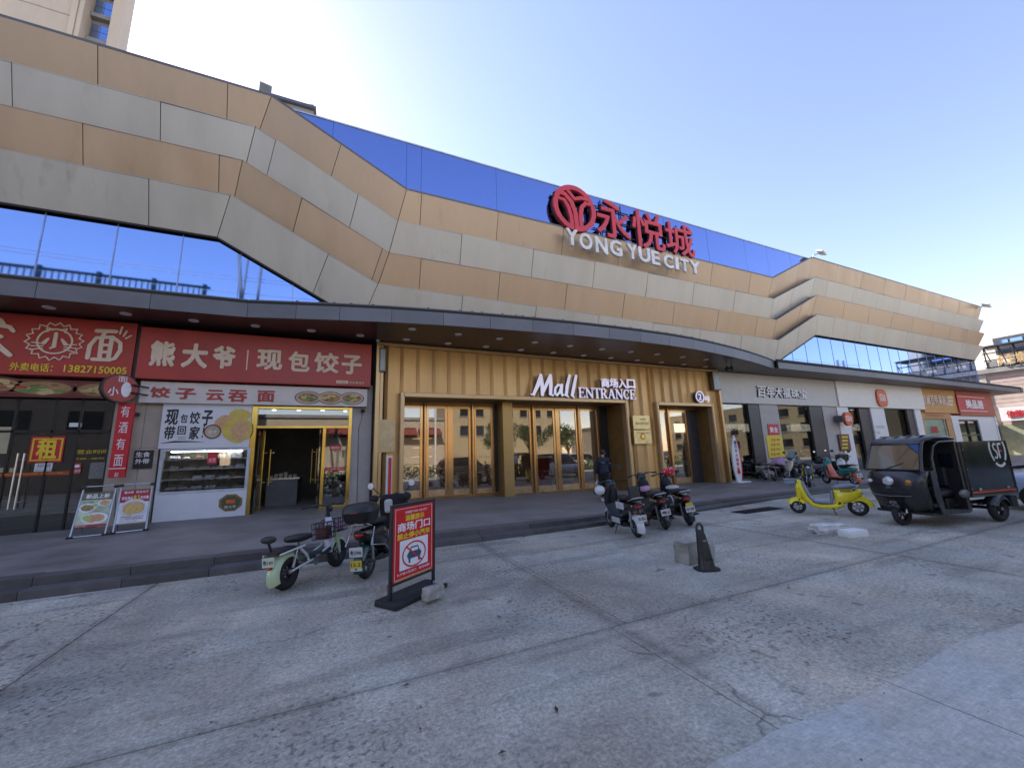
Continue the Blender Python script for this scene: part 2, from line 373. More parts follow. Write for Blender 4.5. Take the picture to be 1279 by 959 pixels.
ground = struct('ground', MB().poly([(-400, -400, -.02), (900, -400, -.02), (900, 500, -.02), (-400, 500, -.02)]), M_under)
def slab(name, pts, z, m, th=.07):
    o = MB().prism([(x, y, z-th) for x, y in pts], (0, 0, th)).build(name, m, ground, bevel=.004); return o
FY = lambda x: pw(x, [(-20, 7.86), (5, 7.86), (8, 8.0), (11, 8.42), (20, 8.6), (60, 8.9)])
g = .011
xs = [-17.8, -12.6, -7.5, -2.34, 2.74, 7.9, 13.1, 18.3, 23.5, 28.7, 33.9, 44, 60]
for a, b in zip(xs, xs[1:]):
    ga = gb = g/2
    slab('concrete_slab', [(a+ga, 3.46+g), (b-gb, 3.46+g), (b-gb, FY(b)-.004), (a+ga, FY(a)-.004)], 0, M_conc)
bnd = [PZ(760, 1030), PZ(880, 959), PZ(985, 905), PZ(1050, 880), PZ(1115, 850), PZ(1150, 832), PZ(1200, 800), PZ(1245, 788), PZ(1300, 772), PZ(1400, 738)]
bnd = [(p.x, p.y) for p in bnd]
_b = []
for (x0_, y0_), (x1_, y1_) in zip(bnd, bnd[1:]):
    n_ = max(2, int(math.hypot(x1_-x0_, y1_-y0_)/.09))
    for i_ in range(n_): _b.append((lerp(x0_, x1_, i_/n_)+random.uniform(-.012, .012), lerp(y0_, y1_, i_/n_)+random.uniform(-.01, .01)))
bnd = _b+[bnd[-1]]
xj = 2.55
# row nearer the camera: cut by the edge of the newer concrete
for a, b in zip(xs, xs[1:]):
    a2 = xj if a == 2.74 else a; b2 = xj if b == 2.74 else b
    slab('concrete_slab', [(a2+g/2, -6), (b2-g/2, -6), (b2-g/2, 3.46), (a2+g/2, 3.46)], 0, M_conc)
slab('street_slab', [(-100, -60), (200, -60), (200, -6.01), (-100, -6.01)], -.001, M_far)
slab('street_slab', [(60.02, -6), (200, -6), (200, 60), (60.02, 60)], -.001, M_far)
slab('street_slab', [(-100, -6), (-17.82, -6), (-17.82, 14), (-100, 14)], -.001, M_far)
pa = [p for p in bnd if p[0] < 3.70]+[(3.70, 1.86)]
slab('repaired_concrete_slab', pa+[(3.70, -5.9), (bnd[0][0]-2.5, -5.9), (bnd[0][0]-.5, .3)], .005, M_conc2, .004)
pb = [(3.712, 1.86)]+[p for p in bnd if p[0] > 3.72]+[(20, 2.9), (59, 2.2), (59, -5.9), (3.712, -5.9)]
slab('repaired_concrete_slab', pb, .005, M_conc2, .004)
# drain grate by the kerb
dr = thing('drain_grate', 'black steel drain grate let into the concrete by the platform step', 'drain grate', (10.4, 7.45, 0))
MB().bb(9.75, 11.35, 7.15, 7.6, .006, .012).build('grate_frame', mat('old_iron', (.03, .03, .035), .6, .5), dr)
for i in range(14):
    x = 9.82+i*.11; MB().bb(x, x+.05, 7.2, 7.55, .012, .022).build('grate_bar', mat('old_iron', (.03,.03,.035)), dr)

zF = lambda x: pw(x, [(-8, .25), (-1, .225), (3, .2), (11, .12), (30, .11)])
zB = lambda x: pw(x, [(-8, .24), (-4, .31), (2, .31), (5.5, .19), (10, .12), (16, .11), (60, .11)])
def plat(x, y): return lerp(zF(x), zB(x), max(0, min(1, (y-8.3)/5)))
mb = MB(); X = [-30+i*2 for i in range(46)]; Yv = [None, 9.5, 11, 12.3, 13.3, 19.4]
for x in X:
    for k, y in enumerate(Yv):
        y = FY(x)+.5 if y is None else y; mb.v.append((x, y, plat(x, y)))
for i in range(len(X)-1):
    for k in range(5): a = i*6+k; mb.f.append((a, a+6, a+7, a+1))
platform = struct('shop_platform', mb, M_plat)
steps = thing('platform_steps', 'two dark granite steps running along the front of the shops', 'steps', (0, 8, 0)); del steps['category']; del steps['label']; steps['kind'] = 'structure'
x = -17.0
while x < 34:
    w = random.uniform(.95, 1.25); x1 = x+w-.006
    for y0, y1, z in ((0, .27, .5), (.262, .56, 1.0)):
        a, b = FY(x), FY(x1); za, zb = zF(x)*z, zF(x1)*z; e = .0025 if z == 1 else 0; e += random.uniform(-.002, .003)
        MB().hexa([(x, a+y0, -.01), (x1, b+y0, -.01), (x1, b+y1, -.01), (x, a+y1, -.01), (x, a+y0, za+e), (x1, b+y0, zb+e), (x1, b+y1, zb+e), (x, a+y1, za+e)]).build('step_stone', M_step, steps, bevel=.006)
    x += w

# ================================================================= the mall's upper facade
mall = thing('shopping_mall', 'long shopping mall with gold and silver banded cladding dipping in the middle', 'shopping mall', (20, 14, 0))
YT, YB = 13.6, 14.0
zl = [14.13, 12.76, 11.41, 10.09, 8.77]; zm = [11.79, 10.40, 9.06, 7.80, 6.45]; zr = [14.0, 12.6, 11.3, 9.96, 8.68]
K1 = [-2.55, -2.92, -3.18, -3.4, -3.72]; K2 = [2.03, 1.73, 1.45, 1.10, .62]
K3 = [23.85, 23.56, 23.5, 23.4, 23.3]; K4 = [28.4, 28.4, 28.2, 27.9, 28.0]; XE = [55.2, 54.8, 54.2, 53.3, 52.0]
XL = -18
def lev(k): return [(XL, zl[k]), (K1[k], zl[k]), (K2[k], zm[k]), (K3[k], zm[k]), (K4[k], zr[k]), (XE[k], zr[k])]
def Lz(k, x): return pw(x, lev(k))
core = MB(); core.bb(-30, 52, 14.6, 48, 5.62, 14.0); core.bb(-30, 58, 19.5, 48, 0, 5.6)
core.build('building_core', mat('plain_render', (.4, .38, .35)), mall)
MB().bb(-30, -18.03, 13.7, 14.55, 0, 14.1).build('facade_end', M_silver, mall)
split_s = {0: [.49], 1: [.13, .70], 2: [.38, .95], 3: [.64]}
split_r = {0: [.66], 1: [.45], 2: [.6], 3: [.5]}
for k in range(4):
    T, B = lev(k), lev(k+1); gold = k % 2 == 0; m = M_gold if gold else M_silver
    nm = 'gold_panel' if gold else 'silver_panel'; back = MB(); ledge = MB()
    for sgi in range(5):
        cuts = [(T[sgi], B[sgi])]
        if sgi in (0, 2, 4):
            lo = max(T[sgi][0], B[sgi][0])+.35; hi = min(T[sgi+1][0], B[sgi+1][0])-.35
            x = 2.6+(0 if gold else 1.6)-3.2*10
            while x < hi:
                if x > lo: cuts.append(((x, T[sgi][1]), (x, B[sgi][1])))
                x += 3.2
        else:
            for s in (split_s if sgi == 1 else split_r)[k]:
                cuts.append(((lerp(T[sgi][0], T[sgi+1][0], s), lerp(T[sgi][1], T[sgi+1][1], s)), (lerp(B[sgi][0], B[sgi+1][0], min(1, s*1.0)), lerp(B[sgi][1], B[sgi+1][1], s))))
        cuts.append((T[sgi+1], B[sgi+1]))
        for (t0, b0), (t1, b1) in zip(cuts, cuts[1:]):
            gp = .011; tl = Vector((t0[0]+gp, YT, t0[1])); tr_ = Vector((t1[0]-gp, YT, t1[1])); br = Vector((b1[0]-gp, YB, b1[1]+.012)); bl = Vector((b0[0]+gp, YB, b0[1]+.012))
            n = (br-bl).cross(tl-bl).normalized()
            if n.y > 0: n = -n
            tw = random.uniform(-.006, .006); tl += n*tw; br += n*random.uniform(-.006, .006)
            o = MB().prism([bl-n*.03, br-n*.03, tr_-n*.03, tl-n*.03], n*.03).build(nm, m, mall)
            back.poly([bl-n*.034+V(-.02, 0, 0), br-n*.034+V(.02, 0, 0), tr_-n*.034+V(.02, 0, 0), tl-n*.034+V(-.02, 0, 0)])
        a, b = T[sgi], T[sgi+1]
        if k: 
            zt = .004; ledge.hexa([(a[0], YT+.005, a[1]-.03), (b[0], YT+.005, b[1]-.03), (b[0], YB+.02, b[1]-.03), (a[0], YB+.02, a[1]-.03), (a[0], YT+.005, a[1]+zt), (b[0], YT+.005, b[1]+zt), (b[0], YB+.02, b[1]+zt), (a[0], YB+.02, a[1]+zt)])
        else:
            ledge.hexa([(a[0], YT+.005, a[1]-.04), (b[0], YT+.005, b[1]-.04), (b[0], 14.06, b[1]-.04), (a[0], 14.06, a[1]-.04), (a[0], YT-.01, a[1]+.03), (b[0], YT-.01, b[1]+.03), (b[0], 14.06, b[1]+.03), (a[0], 14.06, a[1]+.03)])
    back.build('panel_backing', M_joint, mall)
    ledge.build('coping' if k == 0 else 'ledge_flashing', M_flash, mall)
# black drip edge under the lowest band
mb = MB(); B = lev(4)
for a, b in zip(B, B[1:]):
    mb.hexa([(a[0], YB-.03, a[1]-.05), (b[0], YB-.03, b[1]-.05), (b[0], YB+.05, b[1]-.05), (a[0], YB+.05, a[1]-.05), (a[0], YB-.03, a[1]+.008), (b[0], YB-.03, b[1]+.008), (b[0], YB+.05, b[1]+.008), (a[0], YB+.05, a[1]+.008)])
mb.build('drip_edge', M_joint, mall)
# closing the right-hand end of the bands
mb = MB()
for k in range(4): mb.poly([(XE[k]-.01, YT, zr[k]), (XE[k]-.01, 14.6, zr[k]), (XE[k+1]-.01, 14.6, zr[k+1]), (XE[k+1]-.01, YB, zr[k+1])])
mb.build('end_panel', M_silver, mall)
# upper mirror glass
YU, ZU = 13.76, 13.92
M_cop = mat('pale_coping', (.5, .52, .55), .4, .5); M_pb = mat('deep_blue_backing', (.03, .05, .18), .5)
gx = [-2.15, -.6, K2[0]]+[2.6+3.2*i for i in range(7)]+[K3[0], 26.2, 28.1]
for x, x1 in zip(gx, gx[1:]):
    j = lambda: YU+random.uniform(-.003, .003)
    za, zb_ = Lz(0, x)-.09, Lz(0, x1)-.09; q = [(x+.006, j(), za), (x1-.006, j(), zb_), (x1-.006, j(), ZU), (x+.006, j(), ZU)]
    MB().hexa([q[0], q[1], (x1-.006, YU+.03, zb_), (x+.006, YU+.03, za), q[3], q[2], (x1-.006, YU+.03, ZU), (x+.006, YU+.03, ZU)]).build('mirror_pane', M_mirror, mall)
    MB().hexa([(x, YU+.035, za), (x1, YU+.035, zb_), (x1, YU+.05, zb_), (x, YU+.05, za), (x, YU+.035, ZU), (x1, YU+.035, ZU), (x1, YU+.05, ZU), (x, YU+.05, ZU)]).build('pane_backing', M_pb, mall)
MB().bb(-1.9, 28.3, YU-.02, YU+.2, ZU+.003, ZU+.06).build('parapet_coping', M_cop, mall)
# lower glass bands
M_mul = mat('pale_blue_mullion', (.30, .36, .5), .3, .7)
for x0, x1, dx in ((-16.75, 1.5, 1.52), (23.9, 52.0, 1.47)):
    x = x0
    while x < x1:
        b = min(x+dx, x1+.1); z = max(Lz(4, x), Lz(4, b))+.25
        MB().bb(x+.012, b-.012, 14.1, 14.13, 5.9, z).build('glass_pane', M_mirror2, mall)
        MB().bb(b-.014, b+.014, 14.085, 14.14, 5.9, z-.05).build('mullion', M_mul, mall); x += dx
MB().bb(-17, 52, 14.2, 14.25, 5.7, 9.2).build('panel_backing', M_joint, mall)
# downpipe marks: floodlights and box on the roof edge
def flood(px, py, Y, lab, s=1., flip=1):
    p = PY(px, py, Y); t = thing('floodlight', lab, 'floodlight', (p.x, p.y, p.z-.25*s), group='floodlights on the roof edge')
    MB().tube([(p.x, p.y+.25*s, p.z-.3*s), (p.x, p.y, p.z-.05*s), (p.x+.2*s*flip, p.y-.3*s, p.z)], .03*s).build('bracket', M_steel, t)
    R = Matrix.Rotation(.5, 3, 'X')@Matrix.Rotation(.3*flip, 3, 'Y')
    MB().box((p.x+.25*s*flip, p.y-.35*s, p.z+.02*s), (.62*s, .42*s, .1*s), R).build('lamp_head', M_white, t, bevel=.02)
    MB().box((p.x+.25*s*flip, p.y-.36*s, p.z-.04*s), (.5*s, .3*s, .03*s), R).build('lamp_glass', M_lamp, t)
flood(1016, 318, 13.6, 'white floodlight on the roof edge above the right-hand slope of the gold band', 1.)
flood(1221, 383, 13.6, 'small floodlight sticking out at the far right roof corner', 1.3)
p = PY(331, 118, 13.75); t = thing('roof_speaker', 'grey box standing on the roof edge at the left knee of the gold band', 'roof box', (p.x, p.y, p.z-.1))
MB().box((p.x, p.y, p.z+.12), (.36, .3, .38), Matrix.Rotation(.2, 3, 'Z')).build('housing', mat('dull_grey', (.2, .2, .19), .6), t, bevel=.02)
MB().bb(p.x-.03, p.x+.03, p.y-.03, p.y+.03, p.z-.2, p.z).build('foot', M_steel, t)
# ================================================================= canopy
can = thing('entrance_canopy', 'long grey canopy with a curved metal edge over the shop fronts', 'canopy', (8, 12, 5.5))
E1 = [(-18, 11.80), (-8.3, 11.80), (-6.3, 11.79), (-4.31, 11.78), (-2.3, 11.72), (-1.15, 11.45), (-.07, 11.20), (1.28, 10.93), (2.72, 10.72), (4.13, 10.57), (5.52, 10.44), (6.97, 10.33), (8.38, 10.28), (9.72, 10.26), (11.15, 10.30), (12.5, 10.40), (13.9, 10.60), (15.4, 10.86), (16.9, 11.17), (18.4, 11.55), (19.95, 11.98)]
E2 = [(19.9, 11.78), (23, 11.8), (26, 11.82), (29, 11.84), (32, 11.86), (35, 11.9), (38, 11.94), (41, 11.98), (44, 12.0), (47, 12.05), (50, 12.1), (53.4, 12.15)]
def fpiece(nm, p0, p1, z0, z1, th, back=0., lean=0.):
    a = Vector((p0[0], p0[1], 0)); b = Vector((p1[0], p1[1], 0)); t = (b-a).normalized(); n = Vector((t.y, -t.x, 0)); a = a+t*.006-n*back; b = b-t*.006-n*back
    q = [a+V(0, 0, z0), b+V(0, 0, z0), b-n*th+V(0, 0, z0), a-n*th+V(0, 0, z0)]
    o_ = [a-n*lean+V(0, 0, z1), b-n*lean+V(0, 0, z1), b-n*(th+lean)+V(0, 0, z1), a-n*(th+lean)+V(0, 0, z1)]
    return MB().hexa(q+o_).build(nm, M_fascia, can)
for E, z1 in ((E1, 5.885), (E2, 5.80)):
    for p0, p1 in zip(E, E[1:]):
        fpiece('fascia_panel', p0, p1, 5.5, z1, .04, lean=.0)
        fpiece('edge_capping', p0, p1, z1+.02, z1+(.12 if E is E1 else .14), .05, back=.03)
        MB().prism([(p0[0], p0[1]+.02, 5.52), (p1[0], p1[1]+.02, 5.52), (p1[0], p1[1]+.1, 5.52), (p0[0], p0[1]+.1, 5.52)], (0, 0, .45)).build('fascia_backing', M_joint, can)
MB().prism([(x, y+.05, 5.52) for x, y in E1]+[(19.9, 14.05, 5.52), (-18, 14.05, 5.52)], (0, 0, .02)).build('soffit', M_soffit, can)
MB().prism([(x, y+.05, 5.94) for x, y in E1]+[(19.9, 14.07, 5.94), (-18, 14.07, 5.94)], (0, 0, .03)).build('canopy_roof', M_flash, can)
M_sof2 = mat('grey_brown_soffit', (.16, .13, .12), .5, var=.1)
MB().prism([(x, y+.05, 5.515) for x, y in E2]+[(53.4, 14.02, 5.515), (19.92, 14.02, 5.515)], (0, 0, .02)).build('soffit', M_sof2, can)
MB().prism([(x, y+.05, 5.9) for x, y in E2]+[(53.4, 14.07, 5.9), (19.92, 14.07, 5.9)], (0, 0, .03)).build('canopy_roof', M_flash, can)
MB().bb(52.9, 53.4, 12.1, 14.0, 5.53, 5.9).build('canopy_end', M_fascia, can)
# clips along the top edge
mb = MB()
for i in range(44):
    x = -1+i*.42+random.uniform(-.15, .15); y = pw(x, E1)
    if random.random() < .7: mb.box((x, y+.1, 6.02), (.07, .07, .035))
o = mb.build('edge_clips', M_joint, can); o['kind'] = 'stuff'
lights = [(-35,374),(61,384),(157,392),(242,400.5),(319,407),(389,413),(450,419),(515,411),(572.5,417.5),(624,423),(668,427.5),(507.5,424),(559.5,429),(607,433),(650.5,437),(712,432),(752,436),(788,439.5),(821,442.5),(852.5,446),(882,449),(691,440.5),(729,444),(763,447),(796,450),(826,452.5),(854,455),(881,458)]
for px, py in lights:
    p = PZ(px, py, 5.51); MB().cyl((p.x, p.y, 5.505), (p.x, p.y, 5.53), .10, 20).build('downlight', M_lamp, can)
    MB().torus((p.x, p.y, 5.508), (0, 0, 1), .105, .012, 20, 6).build('downlight_ring', M_white, can)
for i, (px, py) in enumerate(((908, 459), (914, 458))):
    p = PZ(px, py, 5.3); t = thing('security_camera', ('left' if i == 0 else 'right')+' one of two black cameras hanging under the canopy near the gold wall', 'security camera', (p.x, p.y, 5.3))
    MB().tube([(p.x, p.y, 5.51), (p.x, p.y, 5.32)], .02).build('stem', M_flash, t)
    MB().ell((p.x, p.y, 5.24), .1).build('dome', M_black, t, smooth=60)
# ================================================================= shop fronts
YS = 13.4
def wrect(mb, x0, y0, x1, y1, Y, th, pad=0):
    """box on plane Y (front face) from picture corners lower-left (x0,y0) and upper-right (x1,y1); th back"""
    a = PY(x0, y0, Y); b = PY(x1, y1, Y); mb.bb(a.x, b.x, Y, Y+th, a.z, b.z); return a, b
def wq2(x0, y0, x1, y1, Y):
    a = PY(x0, y0, Y); b = PY(x1, y1, Y); return (V(a.x, Y, a.z), V(b.x, Y, a.z), V(a.x, Y, b.z))
def pframe(x0, y0, x1, y1, Y):
    a = PY(x0, y0, Y); b = PY(x1, y1, Y); return V(a.x, Y, a.z), V(b.x-a.x, 0, 0), V(0, 0, b.z-a.z)
M_glow = mat('shop_ceiling_lamp', (1, .95, .85), .5, emit=6.)
M_paper = mat('white_paper', (.7, .7, .72), .6, var=.03)
M_food1 = mat('dumpling_food_print', (.75, .55, .12), .6, var=.35, vs=9, col2=(.55, .20, .06))
M_food2 = mat('noodle_food_print', (.45, .30, .10), .6, col2=(.10, .12, .03), vs=26)
M_food3 = mat('green_food_print', (.35, .50, .12), .6, col2=(.55, .45, .2), vs=22)
M_bowl = mat('bowl_rim_print', (.16, .05, .03), .5)
M_orange = mat('orange_print', (.75, .16, .03), .45)
def disc(nm, c, rx, rz, m, par, th=.004, n=28, Y=None):
    return MB().prism([(c[0]+rx*math.cos(2*math.pi*i/n), c[1], c[2]+rz*math.sin(2*math.pi*i/n)) for i in range(n)], (0, -th, 0)).build(nm, m, par)
M_nd = [mat('noodle_yellow_print', (.55, .42, .18), .6), mat('chili_red_print', (.40, .07, .03), .6), mat('herb_green_print', (.12, .24, .05), .6), mat('meat_brown_print', (.22, .10, .05), .6), mat('broth_print', (.36, .20, .08), .6)]
def dish(par, x, y, z, rx, rz, seed=[0]):
    seed[0] += 1; rd_ = random.Random(seed[0])
    def bl(nm, cx, cz, a, b, m, e): MB().prism([(cx+a*(1+rd_.uniform(-.14, .14))*math.cos(i*.449), e, cz+b*(1+rd_.uniform(-.14, .14))*math.sin(i*.449)) for i in range(14)], (0, -.0008, 0)).build(nm, m, par)
    disc('broth', (x, y, z), rx*.84, rz*.80, M_nd[4], par, .0008)
    for i in range(13):
        a = rd_.uniform(0, 6.28); r = rd_.uniform(0, .62); m = M_nd[rd_.choice((0, 0, 0, 1, 2, 2, 3))]
        bl('topping', x+rx*r*math.cos(a), z+rz*r*math.sin(a), rx*rd_.uniform(.12, .26), rz*rd_.uniform(.12, .28), m, y-.001-.0005*i)
# ---------------------------------------------------------------- left: noodle shop
ns = thing('noodle_shop', 'dark glass front of the closed noodle shop at the far left', 'shop front', (-9, 13.4, .25))
xr = PY(166, 560, 13.4).x
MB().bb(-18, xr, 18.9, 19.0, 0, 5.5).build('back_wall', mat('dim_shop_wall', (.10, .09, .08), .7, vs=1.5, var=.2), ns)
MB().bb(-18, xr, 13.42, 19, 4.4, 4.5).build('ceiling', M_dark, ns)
MB().bb(-18.0, -8.2, 13.35, 13.5, .1, .35).build('plinth', M_flash, ns)
xg = [PY(x, 560, 13.45).x for x in (-130, -62, 12, 62, 95, 136)]
zt = PY(60, 493, 13.45).z
for a, b in zip(xg, xg[1:]):
    MB().bb(a+.012, b-.012, 13.45, 13.462, .22, zt).build('glass_pane', M_shopg, ns)
    MB().bb(b-.02, b+.02, 13.42, 13.48, .2, zt).build('mullion', M_black, ns)
MB().bb(xg[0], xg[-1], 13.42, 13.48, 2.62, 2.68).build('transom', M_black, ns)
for px in (18, 26):
    a = PY(px+5, 566, 13.3); b = PY(px-6, 636, 13.3)
    o = MB(); o.tube([(a.x, 13.3, a.z), (a.x, 13.3, b.z)], .018)
    for z in (lerp(a.z, b.z, .12), lerp(a.z, b.z, .88)): o.tube([(a.x, 13.3, z), (a.x, 13.45, z)], .012)
    o.build('door_handle', M_steel, ns)
for i, x in enumerate((-12.5, -10.6, -9.2, -7.4)):    # tables inside
    MB().bb(x, x+.7, 15.2+i*.3, 15.9+i*.3, .95, 1.0).bb(x+.3, x+.4, 15.5+i*.3, 15.6+i*.3, .2, .95).build('table', mat('dim_wood', (.16, .09, .05)), ns)
text('营业时间', 'opening_hours', M_yelp, ns, wq2(96, 567, 135, 561, 13.44), .002)
text('7:00—00:00', 'opening_hours', M_yelp, ns, wq2(95, 574, 130, 571, 13.44), .002)
wrect(o := MB(), 86, 533, 102, 528, 13.43, .015); o.build('plate', M_paper, ns)
wrect(o := MB(), 110, 598, 133, 577, 13.43, .012); o.build('notice_paper', mat('newsprint', (.22, .22, .21), .7, vs=40, var=.25), ns)
wrect(o := MB(), -25, 567, 18, 533, 13.43, .012); o.build('notice_paper', mat('yellowed_paper', (.42, .36, .22), .6), ns)
for x in (-2, 11): wrect(o := MB(), x, 590, x+9, 584, 13.43, .012); o.build('notice_paper', mat('yellowed_paper', (.42,.36,.22)), ns)
t = thing('rent_poster', 'red and yellow for-rent poster on the dark shop glass', 'poster', PY(58, 577, 13.42))
wrect(o := MB(), 34, 578, 82, 545, 13.42, .012); o.build('sheet', M_red2, t)
o_, a, b = pframe(34, 578, 82, 545, 13.417)
strokes('border', M_yelp, t, o_, a, b, [([(.07, .09), (.93, .09), (.93, .91), (.07, .91)], .07, True)], .003)
text('租', 'lettering', M_yelp, t, wq2(43, 574, 74, 548, 13.417), .003, .04)
t = thing('rent_notice', 'white paper notice with black characters under the rent poster', 'notice', PY(56, 589, 13.42))
wrect(o := MB(), 42, 589, 66, 578, 13.42, .012); o.build('sheet', M_paper, t)
text('招租', 'lettering', M_blk, t, wq2(46, 584, 64, 579, 13.417), .002)
text('02734323', 'lettering', M_blk, t, wq2(44, 588.2, 65, 585.5, 13.417), .002)
t = thing('orange_strip_sign', 'orange strip with small yellow characters across the dark glass', 'strip sign', PY(40, 596, 13.42))
wrect(o := MB(), -60, 598, 87, 588, 13.42, .012); o.build('strip', mat('dark_orange_strip', (.42, .07, .02), .5), t)
text('重庆小面特色美食快餐', 'lettering', M_yelp, t, wq2(-30, 594.5, 80, 589.5, 13.417), .002)
t = thing('small_red_sticker', 'small dark red sticker on the dark glass right of the orange strip', 'sticker', PY(96, 592, 13.42))
wrect(o := MB(), 91, 592, 102, 578, 13.42, .012); o.build('sheet', M_red, t); text('推荐', 'lettering', M_wlet, t, wq2(93, 590, 101, 586, 13.417), .002)
disc('emblem', PY(96.5, 582, 13.417), .05, .04, M_wlet, t)
# strip with dishes
t = thing('dish_strip_sign', 'long dark red strip with pictures of noodle dishes under the noodle shop sign', 'sign', PY(60, 492, 13.2))
M_red3 = mat('dim_red_strip', (.17, .02, .02), .4, var=.2, vs=.9)
wrect(o := MB(), -130, 492, 146, 477, 13.2, .1); o.build('panel', M_red3, t)
for px, py, rx in ((53, 484.5, .62), (-10, 480, .55), (126, 487, .52)):
    p = PY(px, py, 13.195); disc('plate_print', (p.x, 13.198, p.z), rx, .21, M_bowl, t); dish(t, p.x, 13.194, p.z, rx, .20)
for px in (12, 90): text('特\n色', 'lettering', mat('dim_gold_print', (.35, .2, .1)), t, wq2(px, 490, px+6, 479, 13.196), .002)
# big sign
t = thing('noodle_shop_sign', 'big red sign with a lion-maned face between cream characters and yellow phone number', 'shop sign', PY(80, 467, 13.05))
a = PY(-160, 450, 13.05); b = PY(172.5, 404, 13.05); c = PY(166, 473, 13.05)
MB().bb(a.x, b.x, 13.05, 13.38, c.z, b.z).build('sign_face', M_red, t, bevel=.01)
o_, ax, az = pframe(-22, 444, 24, 398, 13.045)
st = [([(.35, .93), (.52, .80)], .10), ([(.0, .80), (.35, .79), (.75, .76), (.9, .66)], [.1, .1, .1, .08]), ([(-.3, .50), (.5, .50)], .10), ([(.1, .8), (.1, .5)], .1), ([(.05, .48), (.45, .28), (.95, .04)], [.12, .12, .1]), ([(.05, .48), (-.25, .2), (-.5, .05)], .1)]
strokes('lettering', M_cream, t, o_, ax, az, st, .02)
c = PY(69, 426.5, 13.045); R = .47; o_ = V(c.x-R, 13.045, c.z-R); ax = V(2*R, 0, 0); az = V(0, 0, 2*R)
mane = []
for i in range(36):
    rr = .56 if i % 2 == 0 else .47; th = 2*math.pi*i/36+.1; mane.append((.5+rr*math.cos(th), .5+rr*.92*math.sin(th)))
st = [(mane, .035, True), (arc(.5, .5, .33, 0, 360, 30, .33)[:-1], .04, True)]
st += [([(.33, .76), (.31, .86), (.42, .81)], .05), ([(.67, .76), (.69, .86), (.58, .81)], .05)]
st += [([(.5, .72), (.5, .34), (.44, .31)], [.07, .085, .05]), ([(.37, .56), (.30, .44)], [.05, .09]), ([(.63, .56), (.71, .44)], [.05, .09])]
for s in (-1, 1):
    for k in range(3): st.append(([(.5+s*.2, .42-k*.06), (.5+s*.42, .44-k*.10)], .028))
strokes('lion_face_emblem', M_cream, t, o_, ax, az, st, .02)
o_, ax, az = pframe(107, 449, 155, 414, 13.045)
st = [([(.2, .95), (.76, .97)], .12), ([(.45, .95), (.38, .74)], .1), ([(.05, .05), (.06, .45), (.22, .72), (.7, .78), (.95, .6), (.98, .35), (.85, .08), (.7, .02), (.2, .02)], .11), ([(.38, .72), (.40, .05)], .11), ([(.68, .75), (.66, .05)], .11), ([(.4, .5), (.66, .5)], .09), ([(.4, .27), (.66, .27)], .09)]
strokes('lettering', M_cream, t, o_, ax, az, st, .02)
o_, ax, az = pframe(148, 421, 166, 409, 13.045)
strokes('lettering', M_cream, t, o_, ax, az, [([(.1, .3), (.2, .95)], .14), ([(.4, .1), (.6, .6)], .13), ([(.6, -.1), (.98, .2)], .11)], .02)
text('外卖电话：', 'lettering', M_yelp, t, wq2(11, 462.5, 67, 454.5, 13.045), .006, .02)
text('13827150005', 'lettering', M_yelp, t, wq2(79, 464.5, 159, 459, 13.045), .006, .02)
MB().bb(b.x+.01, b.x+.09, 13.1, 13.35, c.z-1.0, b.z).build('side_post', M_black, t)
# vertical banner
t = thing('vertical_red_sign', 'narrow upright red sign with four white brush characters', 'sign', PY(145, 596, 12.95))
a = PY(134, 597, 12.95); b = PY(165, 503, 12.95); bx = PY(155, 597, 12.95).x
MB().bb(a.x, bx, 12.95, 13.05, a.z, b.z).build('panel', M_red2, t, bevel=.005)
MB().bb(a.x+.02, bx-.02, 13.0, 13.38, b.z-.3, b.z-.22).build('bracket', M_black, t)
hh = (b.z-a.z); cw = bx-a.x
for i, ch in enumerate('有酒有面'):
    z = b.z-hh*(.12+i*.218); text(ch, 'lettering', M_wlet, t, (V(a.x+cw*.24, 12.945, z-.14), V(a.x+cw*.78, 12.945, z-.14), V(a.x+cw*.24, 12.945, z+.14)), .004)
MB().bb(a.x, bx, 12.944, 12.95, a.z+hh*.115, a.z+hh*.125).build('print_line', M_wlet, t)
text('赵', 'lettering', M_wlet, t, (V(a.x+cw*.4, 12.945, a.z+.02), V(a.x+cw*.65, 12.945, a.z+.02), V(a.x+cw*.4, 12.945, a.z+.13)), .004)
t = thing('round_hanging_sign', 'round double-sided dark red blade sign sticking out above the upright red sign', 'blade sign', PY(150, 500, 12.8))
c = PY(151, 485, 12.75); R = Matrix.Rotation(.75, 3, 'Z')
def dc(r, off, th, n=28): 
    return [Vector((c.x, c.y, c.z))+R@V(r*math.cos(2*math.pi*i/n), off, r*math.sin(2*math.pi*i/n)) for i in range(n)], R@V(0, th, 0)
ps, ex = dc(.36, 0, .14); MB().prism(ps, ex).build('sign_box', M_black, t)
ps, ex = dc(.33, -.012, .012); MB().prism(ps, ex).build('sign_face', M_red, t)
q = [Vector((c.x, c.y, c.z))+R@V(dx, -.014, dz) for dx, dz in ((-.24, -.2), (-.04, -.2), (-.24, .02))]; text('小', 'lettering', M_wlet, t, q, .004, .02)
for dx, dz, rx, rz in ((.1, -.02, .1, .19),):
    MB().prism([Vector((c.x, c.y, c.z))+R@V(dx+rx*math.cos(k*.4), -.014, dz+rz*math.sin(k*.4)) for k in range(16)], R@V(0, -.004, 0)).build('face_print', M_wlet, t)
q = [Vector((c.x, c.y, c.z))+R@V(dx, -.014, dz) for dx, dz in ((-.08, .16), (.1, .16), (-.08, .3))]; text('面', 'lettering', M_wlet, t, q, .004)
MB().tube([(c.x+.2, c.y, c.z+.1), (c.x+.5, 13.38, c.z+.1)], .02).tube([(c.x+.2, c.y, c.z-.1), (c.x+.5, 13.38, c.z-.1)], .02).build('bracket', M_black, t)

